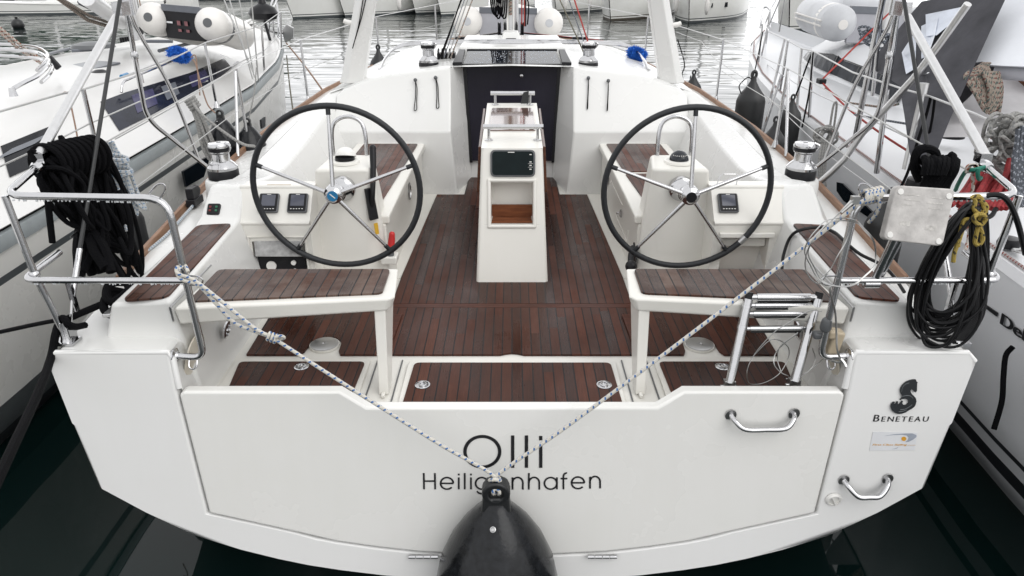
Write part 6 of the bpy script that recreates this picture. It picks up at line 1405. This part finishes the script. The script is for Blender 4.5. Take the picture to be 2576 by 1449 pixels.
# right boat steel work: stanchions, gates, lifelines, bimini legs
def rpost(a, b, ya, yb=None, r=.0135, foot=True):
    A_, B_ = W(*a, y=ya), W(*b, y=yb or ya); m = MB(); m.tube([A_, B_], r, 9, smooth=False)
    if foot: m.lathe([(.03, -.01), (.022, .02), (.014, .05)], A_, seg=12)
    m.build('stanchion', M_STEEL, RB); return B_
s1 = rpost((2035, 310), (2045, 128), 6.9); s2 = rpost((2003, 300), (2017, 122), 7.1)
rpost((1915, 345), (1967, 187), 6.9, foot=False); rpost((1937, 398), (1980, 198), 6.2, foot=False)
g1 = rpost((1936, 258), (1975, 98), 8.0, 8.0); g2 = rpost((1960, 245), (1983, 100), 8.2)
b1 = rpost((1905, 190), (1918, 60), 10.6); b2 = rpost((1912, 160), (1932, 62), 11.2); b3 = rpost((1926, 120), (1936, 30), 12.5)
poly_line('lifeline', [W(1918, 44, y=12.5), W(1934, 80, y=10.4), g1, s2, s1, W(2145, 182, y=5.6), W(2275, 225, y=4.7), W(2340, 243, y=4.4), W(2450, 285, y=3.9), W(2620, 360, y=3.4)], .0065, M_WHITEW, RB)
poly_line('lifeline', [W(1930, 162, y=10.4), W(1952, 178, y=8.2), W(2010, 215, y=7.1), W(2110, 262, y=6.0), W(2230, 320, y=5.0), W(2350, 378, y=4.3)], .0055, M_WHITEW, RB)
poly_line('lifeline', [W(1700, 80, y=10.4), W(1765, 105, y=9.8), W(1800, 150, y=9.0), W(1900, 215, y=8.2), W(2090, 395, y=5.6), W(2250, 510, y=4.2)], .004, M_WHITEW, RB)
# long legs of the bimini on that boat
for (pa, pb, ya, yb, r) in (((2152, 345), (2222, -10), 5.6, 5.2, .0215), ((2205, 435), (2262, -10), 5.0, 4.9, .0185), ((2195, 240), (2222, -12), 5.6, 5.5, .014)):
    m = MB(); m.tube([W(*pa, y=ya), W(*pb, y=yb)], r, 10, smooth=False); m.build('bimini_leg', M_STEEL, RB)
m = MB(); m.tube([W(2055, 465, y=4.9), W(2125, 400, y=4.8), W(2170, 335, y=4.75), W(2300, 195, y=4.5), W(2435, 10, y=4.2)], .021, 10, sub=2); m.build('bimini_leg', M_ALU, RB)
m = MB(); m.tube([W(2276, 425, y=4.4), W(2298, 330, y=4.4), W(2325, 215, y=4.4)], .017, 10, smooth=False); m.lathe([(.028, -.03), (.028, .03)], W(2322, 222, y=4.4), seg=10); m.build('bimini_leg', M_ALU, RB)
m = MB(); m.tube([W(2130, 368, y=5.2), W(2150, 350, y=5.3), W(2190, 322, y=5.4)], .013, 8); m.build('bimini_brace', M_STEEL, RB)
m = MB(); m.tube([W(2276, -5, y=7.5), W(2178, 90, y=7.5), W(2068, 200, y=7.2)], .0085, 7, smooth=False); m.tube([W(2068, 208, y=7.2), W(2130, 270, y=6.2), W(2215, 335, y=5.4), W(2300, 390, y=4.8)], .0085, 7); m.build('jib_sheet', R_REDL, RB)
m = MB(); m.box(W(2066, 204, y=7.2), (.07, .10, .05)); m.build('sheet_block', M_BLK, RB, bevel=.012)
poly_line('deck_line', [W(2076, 222, y=7.2), W(2130, 258, y=6.4), W(2220, 270, y=5.9), W(2260, 262, y=5.7)], .009, R_TAN, RB); poly_line('deck_line', [W(2150, 288, y=5.8), W(2210, 300, y=5.4), W(2285, 312, y=5.0)], .008, R_DKGREY, RB)
m = MB(); c_ = W(2535, 620, z=1.33); m.lathe([(.055, 0), (.06, .02), (.05, .05), (0, .055)], c_, seg=20); m.build('deck_fitting', M_BLK, RB); m = MB()
for k in range(7): m.tube([W(2555 + 4 * (k % 3), 634 + k * 4, z=1.33) + V((.02 * math.cos(a), .02 * math.sin(a), .01 + .008 * k)) for a in [i * .785 for i in range(8)]], .006, 6, closed=True)
o = m.build('shackle_chain', M_DULL, None, org=W(2560, 650, z=1.33)); tag(o, 'small heap of steel shackles and chain on the right boat gunwale', 'chain')
# bow gear
m = MB(); m.tube([W(1912, 70, y=13), W(1922, 20, y=13.2), W(1938, 30, y=13), W(1936, 70, y=12.6)], .014, 7); m.tube([W(1925, 60, y=12.6), W(1940, 22, y=12.6), W(1955, -5, y=12.8)], .013, 7); m.build('bow_pulpit', M_STEEL, RB)
for (x0, y0, x1, y1, yy) in ((1960, 80, 1975, -10, 11.5), (1935, 62, 1966, -10, 12)): line('forestay', W(x0, y0, y=yy), W(x1, y1, y=yy), .012, M_DULL, RB)
# mast with coiled dark ropes
mp = W(2212, 98, y=8.0); m = MB(); m.tube([mp - V((0, 0, .1)), mp + V((.1, 0, 4))], .085, 16, smooth=False); m.build('mast', M_ALU, RB)
m = MB(); r_ = random.Random(31)
for k in range(14): c_ = W(2195 + r_.uniform(-18, 55), 92 + r_.uniform(-8, 16), y=7.7); q_ = r_.uniform(.03, .07); ph = r_.uniform(0, 6); m.tube([c_ + V((q_ * 1.3 * math.cos(a + ph), .04 * math.sin(a * 2), q_ * math.sin(a))) for a in [i * .785 for i in range(8)]], .014, 6, closed=True)
o = m.build('rope_heap', R_DKGREY, None, org=W(2215, 108, y=7.7)); tag(o, 'dark green black rope coils heaped at the foot of the right boat mast', 'rope')
# dinghy of the right boat: seen nearly broadside
e0 = W(2118, 60, y=9.2); e1 = W(2275, 40, y=9.9)
RD = dinghy('dinghy', 'light grey inflatable dinghy with rounded end lying on the right boat foredeck', W(2106, 58, y=9.3), W(2310, 66, y=9.6), .215, 1.7, (.06, 1, .03), M_TUBE, M_COVER, M_TUBEW)
m = MB(); c_ = W(2106, 58, y=9.3); d_ = V((.06, 1, .03)).normalized(); sd = V((-d_.y, d_.x, 0))
for z_ in (.03, -.03): m.tube([c_ + sd * .212 + V((0, 0, z_)) + d_ * -.05, c_ + sd * .214 + V((0, 0, z_)) + d_ * 1.0], .012, 6, smooth=False)
m.build('rub_strip', M_TUBEW, RD)
# white hatch box of the next boat seen beyond it
# ropes lying in the right boat
m = MB(); r_ = random.Random(8); top = W(2470, 155, y=4.65)
for k in range(22):
    x0 = r_.uniform(2435, 2505); m.tube([W(2480 + r_.uniform(-12, 12), 160, y=4.7), W(x0 - 8, 190, y=4.62), W(2480 + (x0 - 2470) * .9, 230, y=4.58), W(2500 + (x0 - 2470) * .5 + r_.uniform(-6, 6), 262 + r_.uniform(0, 24), y=4.56), W(2505 + (x0 - 2470) * .5, 225, y=4.56), W(2492 + (x0 - 2470) * .6, 180, y=4.6)], .011, 6, sub=4)
o = m.build('rope_hank', R_TAN, None, org=W(2500, 285, y=4.6)); tag(o, 'long tan mottled rope hank hanging against the pale cockpit side of the right boat', 'rope')
m = MB()
for k in range(26):
    cx_ = 2535 + r_.uniform(-22, 40); cy_ = 345 + r_.uniform(-25, 60); rx = r_.uniform(28, 62); ry = r_.uniform(22, 42); yy = 3.5 + r_.uniform(-.1, .1); ph = r_.uniform(0, 6)
    m.tube([W(cx_ + rx * math.cos(a + ph) , cy_ + ry * math.sin(a + ph) + 14 * math.sin(2 * a), y=yy + .03 * math.sin(a * 3)) for a in [i * .628 for i in range(10)]], .0095, 6, closed=True, sub=4)
o = m.build('rope_hank', R_GREY, None, org=W(2540, 420, y=3.5)); tag(o, 'untidy heap of pale grey rope at the right edge beside the steel rail tube', 'rope')
m = MB()
for k in range(22):
    cx_ = 2568 + r_.uniform(-14, 30); m.tube([W(cx_, 325 + r_.uniform(-10, 25), y=3.3), W(cx_ + r_.uniform(-14, 6), 400, y=3.27), W(cx_ + r_.uniform(-14, 10), 470, y=3.25), W(cx_ + 8, 520, y=3.22)], .010, 6)
o = m.build('rope_hank', R_DKGREY, None, org=W(2570, 520, y=3.25)); tag(o, 'dark blue grey rope falling at the right photo edge over the red bundle', 'rope')
m = MB()
for k in range(15):
    t = k / 14; j_ = lambda q: r_.uniform(-q, q)
    m.tube([W(2452 + t * 95 + j_(5), 432 + t * 32 + j_(6), y=3.42 + j_(.05)), W(2428 + t * 108 + j_(6), 472 + t * 8 + j_(6), y=3.32 + j_(.05)), W(2392 + t * 128 + j_(8), 522 + j_(8), y=3.2 + j_(.05))], .0125, 7)
for k in range(6): m.tube([W(2540 + k * 6, 405 + r_.uniform(-8, 8), y=3.4), W(2518 + k * 7, 470, y=3.3 + r_.uniform(-.04, .04)), W(2470 + k * 12, 525, y=3.15)], .0125, 7)
o = m.build('red_bundle', M_REDROPE, None, org=W(2470, 522, y=3.2)); tag(o, 'bright red bundle of folded line behind the right stern rail', 'rope')
m = MB()
g2_ = lambda x, y, d: W(2106.3 + x * .2407, 322 + y * .2407, y=d)
m.tube([g2_(1235, 650, 3.2), g2_(1270, 570, 3.1), g2_(1330, 470, 3.03), g2_(1385, 440, 3.0), g2_(1450, 432, 2.98), g2_(1530, 410, 2.99), g2_(1585, 405, 3.0)], .009, 7)
m.tube([g2_(1480, 425, 2.97), g2_(1468, 480, 2.97), g2_(1480, 535, 2.98), g2_(1500, 520, 3.0)], .009, 7)
o = m.build('green_tie', M_GREEN, None, org=g2_(1235, 650, 3.2)); tag(o, 'thin green cord knotted round the right stern rail joint', 'rope')
m = MB()
for k in range(4): m.tube([g2_(1345 + 10 * k, 470, 3.0), g2_(1360 + 10 * k, 400, 3.0), g2_(1420 + 8 * k, 385, 3.0), g2_(1440 + 6 * k, 420, 3.0), g2_(1400 + 6 * k, 470, 3.0)], .006, 6)
m.tube([g2_(1410, 480, 3.0), g2_(1420, 600, 3.0), g2_(1400, 700, 3.0), g2_(1395, 830, 3.0), g2_(1370, 1150, 2.95), g2_(1330, 1300, 2.9)], .008, 6)
o = m.build('pink_tie', R_REDF, None, org=g2_(1330, 1300, 2.9)); tag(o, 'pale red flecked cord wrapped beside the green one, its end hanging down', 'rope')
m = MB(); r_ = random.Random(17)
for k in range(16):
    x0 = 2318 + k * 4.6; m.tube([W(x0 + 20, 400 + r_.uniform(-6, 6), y=3.12), W(x0 + 16 + r_.uniform(-4, 4), 430, y=3.06), W(x0 - 4 + r_.uniform(-8, 8), 470, y=3.05), W(x0 - 22 + r_.uniform(-10, 10), 520, y=3.0)], .0165, 7)
m.tube([W(2318, 440, y=3.1), W(2303, 415, y=3.1), W(2308, 385, y=3.1), W(2330, 374, y=3.1), W(2352, 382, y=3.1), W(2360, 400, y=3.1)], .018, 8); m.tube([W(2312, 455, y=3.1), W(2298, 420, y=3.1), W(2306, 380, y=3.1), W(2328, 370, y=3.1)], .016, 8)
m.tube([W(2390, 388, y=3.1), W(2398, 396, y=3.08), W(2392, 420, y=3.05), W(2385, 440, y=3.05)], .016, 8)
for k in range(6): m.tube([W(2322 + k * 11, 408 + (k % 3) * 5, y=3.10) , W(2326 + k * 11, 398 + (k % 2) * 4, y=3.07), W(2330 + k * 10, 410 + (k % 3) * 4, y=3.03), W(2326 + k * 9, 440, y=3.02)], .0165, 7)
o = m.build('rope_hank', R_BLACK, None, org=W(2350, 520, y=3.05)); tag(o, 'black rope hank with one open loop, above the white clamp board', 'rope')
m = MB(); p0 = W(2083, 330, y=5.6); r_ = random.Random(13)
for k in range(6): c_ = W(2076 + r_.uniform(-10, 14), 340 + r_.uniform(-6, 14), y=5.5); m.tube([c_ + V((.06 * math.cos(a + k), .03 * math.sin(2 * a), .055 * math.sin(a + k))) for a in [i * .785 for i in range(8)]], .010, 6, closed=True)
m.tube([W(2088, 318, y=5.6), W(2093, 285, y=5.6), W(2098, 262, y=5.6), W(2104, 258, y=5.6), W(2104, 275, y=5.6), W(2098, 320, y=5.6)], .009, 6)
for k in range(4): m.tube([W(2070 + 5 * k, 350, y=5.5), W(2062 + 6 * k, 390, y=5.4), W(2060 + 5 * k, 430, y=5.35), W(2068 + 3 * k, 470, y=5.3)], .010, 6)
o = m.build('rope_hank', R_GREY, None, org=W(2068, 470, y=5.3)); tag(o, 'light grey rope bunched in a bow on the right boat gunwale above the right winch', 'rope')
cord('bow_fender_line', 'black line hanging from the right stern of the next yacht into dark water', [W(2548, 872, x=2.47), W(2530, 895, x=2.45), W(2524, 950, x=2.43), W(2520, 1010, x=2.41), W(2500, 1080, x=2.38)], .013, R_BLACK, 'rope')
# ================================================================ boats across the fairway, water, light
FGR = 'yachts moored across the fairway'
def far_boat(label, px0, px1, pyw, side=0, free=1.3, stripe=M_STRIPE, yaw=24, beam=3.7, extra=None, L=11.0):
    """hull seen from its bow; stem at px0 on the water, body running away to the right"""
    c = W(px0, pyw, z=0.0); T = thing('moored_yacht', c, label, 'sailboat', FGR)
    a = math.radians(yaw); ax_ = V((math.sin(a), math.cos(a), 0)); sd = V((math.cos(a), -math.sin(a), 0)); rows = []
    for t in (0, .03, .08, .16, .28, .42, .6, .8, 1.0):
        f = min(1, (1 - (1 - min(1, t / .55)) ** 2.1)) * (1 if t < .6 else 1 - (t - .6) * .35) + .012; h = beam / 2 * f; sh = free + .28 * (1 - t) ** 2; fl = 1 + .10 * (1 - t)
        base = c + ax_ * (t * L); rk = ax_ * (-.42 * (1 - min(1, t * 4)))
        half = [(fl, sh), (1.0 + .05 * (1 - t), .7), (.985, .22), (.98, .17), (.975, .10), (.93, -.1), (.0, -.5)]
        r = [base + rk * max(0, z) + sd * (h * k) + V((0, 0, z)) for k, z in half]
        l = [base + rk * max(0, z) - sd * (h * k) + V((0, 0, z)) for k, z in half[:-1]]
        rows.append(r + list(reversed(l)))
    m = MB(); m.quadmesh(rows, mif=lambda i, j: 1 if j in (2, 4, 5, 6, 7, 9) else 0); m.poly(rows[-1]); m.build('hull', [M_FAR, stripe], T, smooth=40)
    m = MB(); m.quadmesh([[r[0], (r[0] + r[-1]) / 2 + V((0, 0, .10)), r[-1]] for r in rows]); c1 = c + ax_ * 4 + V((0, 0, free)); hw = beam * .28
    m.hexa([c1 - sd * hw * .7, c1 + sd * hw * .7, c1 + sd * hw + ax_ * 5, c1 - sd * hw + ax_ * 5], [c1 - sd * hw * .5 + ax_ * .5 + V((0, 0, .45)), c1 + sd * hw * .5 + ax_ * .5 + V((0, 0, .45)), c1 + sd * hw * .85 + ax_ * 4.8 + V((0, 0, .55)), c1 - sd * hw * .85 + ax_ * 4.8 + V((0, 0, .55))]); m.build('deck', M_DECK, T)
    m = MB(); p = c + ax_ * 4.4 + V((0, 0, free)); m.tube([p, p + V((0, 0, 13))], .085, 8, smooth=False); m.build('mast', M_ALU, T)
    m = MB(); m.tube([c - ax_ * .4 + V((0, 0, free + .2)), p + V((0, 0, 12))], .02, 6, smooth=False); m.build('forestay', M_DULL, T)
    for (px, py, r) in extra or ():
        q = W(px, py, y=c.y - .6); m = MB(); m.lathe([(0, -.42), (r * .5, -.38), (r, -.2), (r, .2), (r * .4, .35), (.02, .5)], q, seg=10); m.build('hanging_fender', M_TUBEW, T)
    return T
far_boat('white hull across the fairway, just right of the left boat bow', 738, 852, 47)
far_boat('white hull across the fairway behind the left arch leg, small fender at its stern', 868, 1040, 42, extra=[(1004, 8, .12)])
far_boat('white hull across the fairway between the left arch leg and the white dinghy', 1046, 1180, 36)
far_boat('white hull across the fairway hidden behind the mast and white dinghy', 1110, 1410, 40)
far_boat('white hull across the fairway, right of the red halyard, two small fenders', 1400, 1530, 34, extra=[(1422, 10, .12), (1485, 6, .12)])
far_boat('white hull with brown stripe across the fairway left of the right arch leg', 1536, 1700, 52, stripe=simple('brown_boot_stripe', (.10, .085, .07), .5), extra=[(1702, 12, .11)])
far_boat('white hull with two dark ports across the fairway right of the right arch leg', 1733, 1925, 58, extra=[(1779, 16, .12)])
far_boat('pale hull far off behind the black dinghy stern board of the left boat', 410, 560, 4)
far_boat('low white hull with red waterline far off at the top left', 55, 185, 27, stripe=simple('red_boot_stripe', (.30, .10, .08), .5), free=.9, yaw=78, beam=2.8)
far_boat('low boat far off at the top left photo corner beside the dark buoy', -75, 30, 38, free=.5, yaw=70, beam=2.4)
far_boat('white yacht bow seen close beyond the right boat dinghy', 1985, 2330, 78, free=1.75, yaw=38, beam=4.2)
far_boat('white hull far off above the left boat port side', 570, 700, 4)
for (px, py, c) in ((1716, 14, 0), (1788, 11, 0)): pass
bt = [o for o in COL.objects if o.get('label', '').startswith('white hull with two dark ports')][0]
yb = ORG[bt].y
m = MB()
for (a, b_) in (((1766, 8), (1793, 19)), ((1826, 8), (1843, 20))):
    x0, x1 = W(a[0] + 0, a[1], y=yb + .8), W(b_[0], b_[1], y=yb + .8)
    m = MB(); hy = yb + (1.2 if a[0] < 1800 else 2.2); m.prism([V((x0.x, hy - .4, x0.z)), V((x1.x, hy - .4, x0.z)), V((x1.x, hy - .4, x1.z)), V((x0.x, hy - .4, x1.z))], (0, .6, 0)); m.build('stern_port', M_GLASS, bt, smooth=0)
# floating black mooring buoys in the fairway, thin mooring lines
m = MB(); m.ball(W(45, 62, z=.15), .28, 14, sz=1.0); m.lathe([(.05, .2), (.07, .35), (0, .37)], W(45, 62, z=.15), seg=10); o = m.build('mooring_buoy', M_RUB, None, org=W(45, 62, z=.15)); tag(o, 'dark ball buoy floating at the top left beyond the left boat', 'buoy')
cord('bow_line', 'dark mooring line running down from the left boat bow to the water', [W(720, 108, y=13.2), W(770, 170, y=11.0), W(815, 232, y=9.2)], .012, R_BROWN, 'rope')
cord('bow_line', 'thin dark line dropping almost straight into bright water left of the wheel', [W(721, 140, y=12.5), W(728, 210, y=10.5), W(737, 278, y=9.0)], .010, R_OLIVE, 'rope')
cord('bow_line', 'black line with loose kinks hanging outside the right arch leg', [W(1705, 100, y=9.6), W(1722, 160, y=9.2), W(1716, 190, y=9.1), W(1730, 225, y=9.0), W(1738, 190, y=9.0)], .007, R_BLACK, 'rope')
# ---- water: one sheet to the horizon
def water_mat():
    m, t, b, pos = new_mat('harbour_water')
    b.inputs['Base Color'].default_value = (.0022, .0085, .0080, 1); b.inputs['Roughness'].default_value = .025; b.inputs['IOR'].default_value = 1.333
    sx = t.add('ShaderNodeSeparateXYZ', i_0=pos)
    far = t.add('ShaderNodeMapRange'); far.inputs[1].default_value = 5; far.inputs[2].default_value = 22; far.inputs[3].default_value = .10; far.inputs[4].default_value = 1.0
    t.l.new(sx.outputs[1], far.inputs[0])
    n1 = t.noise(t.scale(pos, (.5, 1.1, 1)), 1.0, 2, .5); n2 = t.noise(t.scale(pos, (1.3, 2.9, 1)), 1.0, 1, .4); n3 = t.noise(t.scale(pos, (.16, .3, 1)), 1.0, 2, .5)
    h = t.math('ADD', t.math('MULTIPLY', n1, .75), t.math('ADD', t.math('MULTIPLY', n2, .11), t.math('MULTIPLY', n3, 1.2)))
    bn = t.add('ShaderNodeBump'); bn.inputs['Distance'].default_value = .30
    t.l.new(t.math('MULTIPLY', far.outputs[0], .25), bn.inputs['Strength']); t.l.new(h, bn.inputs['Height']); t.l.new(bn.outputs[0], b.inputs['Normal'])
    return m
m = MB(); 
ys = [-60, -5, 0, 5, 10, 20, 40, 80, 200, 1500]; xs = [-1500, -200, -60, -20, -5, 5, 20, 60, 200, 1500]
m.quadmesh([[V((x, y, 0)) for x in xs] for y in ys]); o = m.build('water', water_mat(), None, smooth=0); o['kind'] = 'structure'
# unseen wooded shore beyond the harbour, added to darken the far reflections
m = MB(); r_ = random.Random(3); rows = []
for y, hf in ((170, 0), (185, .5), (230, .85), (300, 1.0)):
    rows.append([V((x, y + 12 * math.sin(x * .02), hf * (2 + 34 * max(0, min(1, (-x - 45) / 60)) + 1.5 * math.sin(x * .031 + 1) + r_.uniform(0, 1.5)))) for x in range(-420, 421, 20)])
m.quadmesh(rows); o = m.build('unseen_hills', simple('unseen_hill', (.03, .05, .035), .9, var=.5, vs=.2), None, smooth=60); o['kind'] = 'structure'
# ---- camera
cam = bpy.data.cameras.new('camera'); co = bpy.data.objects.new('camera', cam); COL.objects.link(co)
cam.sensor_width = 36; cam.lens = FOC / 2576 * 36; cam.clip_end = 4000; cam.clip_start = .05
co.location = (0, 0, EYE); co.rotation_euler = (math.pi / 2 - PITCH, 0, 0); scene.camera = co
# ---- overcast daylight
w = bpy.data.worlds.new('World'); scene.world = w; w.use_nodes = True; t = NT(w.node_tree)
bg = t.n['Background']; sky = t.add('ShaderNodeTexSky'); sky.sky_type = 'NISHITA'; sky.sun_disc = False
EL, AZ = math.radians(42), math.radians(132)
sky.sun_elevation = EL; sky.sun_rotation = AZ; sky.air_density = 1.0; sky.dust_density = 4.0; sky.ozone_density = 1.0
hs = t.add('ShaderNodeHueSaturation'); hs.inputs['Saturation'].default_value = .14; t.l.new(sky.outputs[0], hs.inputs['Color'])
dirn = t.add('ShaderNodeSeparateXYZ', i_0=t.add('ShaderNodeTexCoord').outputs['Generated'])
low = t.math('MULTIPLY_ADD', t.math('ABSOLUTE', dirn.outputs[2]), -2.6, 1.0, clamp=True); ahead = t.math('MULTIPLY_ADD', dirn.outputs[1], 1.6, -.3, clamp=True)
glow = t.math('MULTIPLY_ADD', t.math('MULTIPLY', low, ahead), 12.0, 11.3)
cloud = t.add('ShaderNodeCombineColor', i_0=glow, i_1=t.math('MULTIPLY', glow, 1.003), i_2=t.math('MULTIPLY', glow, 1.015))
t.l.new(t.mix(0.86, hs.outputs[0], cloud.outputs[0]), bg.inputs['Color'])   # closed cloud deck over the clear sky
bg.inputs['Strength'].default_value = 0.12
sun = bpy.data.lights.new('sun', 'SUN'); so = bpy.data.objects.new('sun', sun); COL.objects.link(so)
sun.energy = 0.95; sun.angle = math.radians(50); sun.color = (1, .985, .96)
d = V((math.sin(AZ) * math.cos(EL), math.cos(AZ) * math.cos(EL), math.sin(EL))); so.rotation_euler = d.to_track_quat('Z', 'Y').to_euler(); so.location = d * 30
scene.view_settings.view_transform = 'Standard'; scene.view_settings.look = 'None'; scene.view_settings.exposure = 0; scene.view_settings.gamma = 1
scene.cycles.max_bounces = 8; scene.cycles.glossy_bounces = 5; scene.cycles.sample_clamp_indirect = 6; scene.cycles.caustics_reflective = False
scene.cycles.use_denoising = True
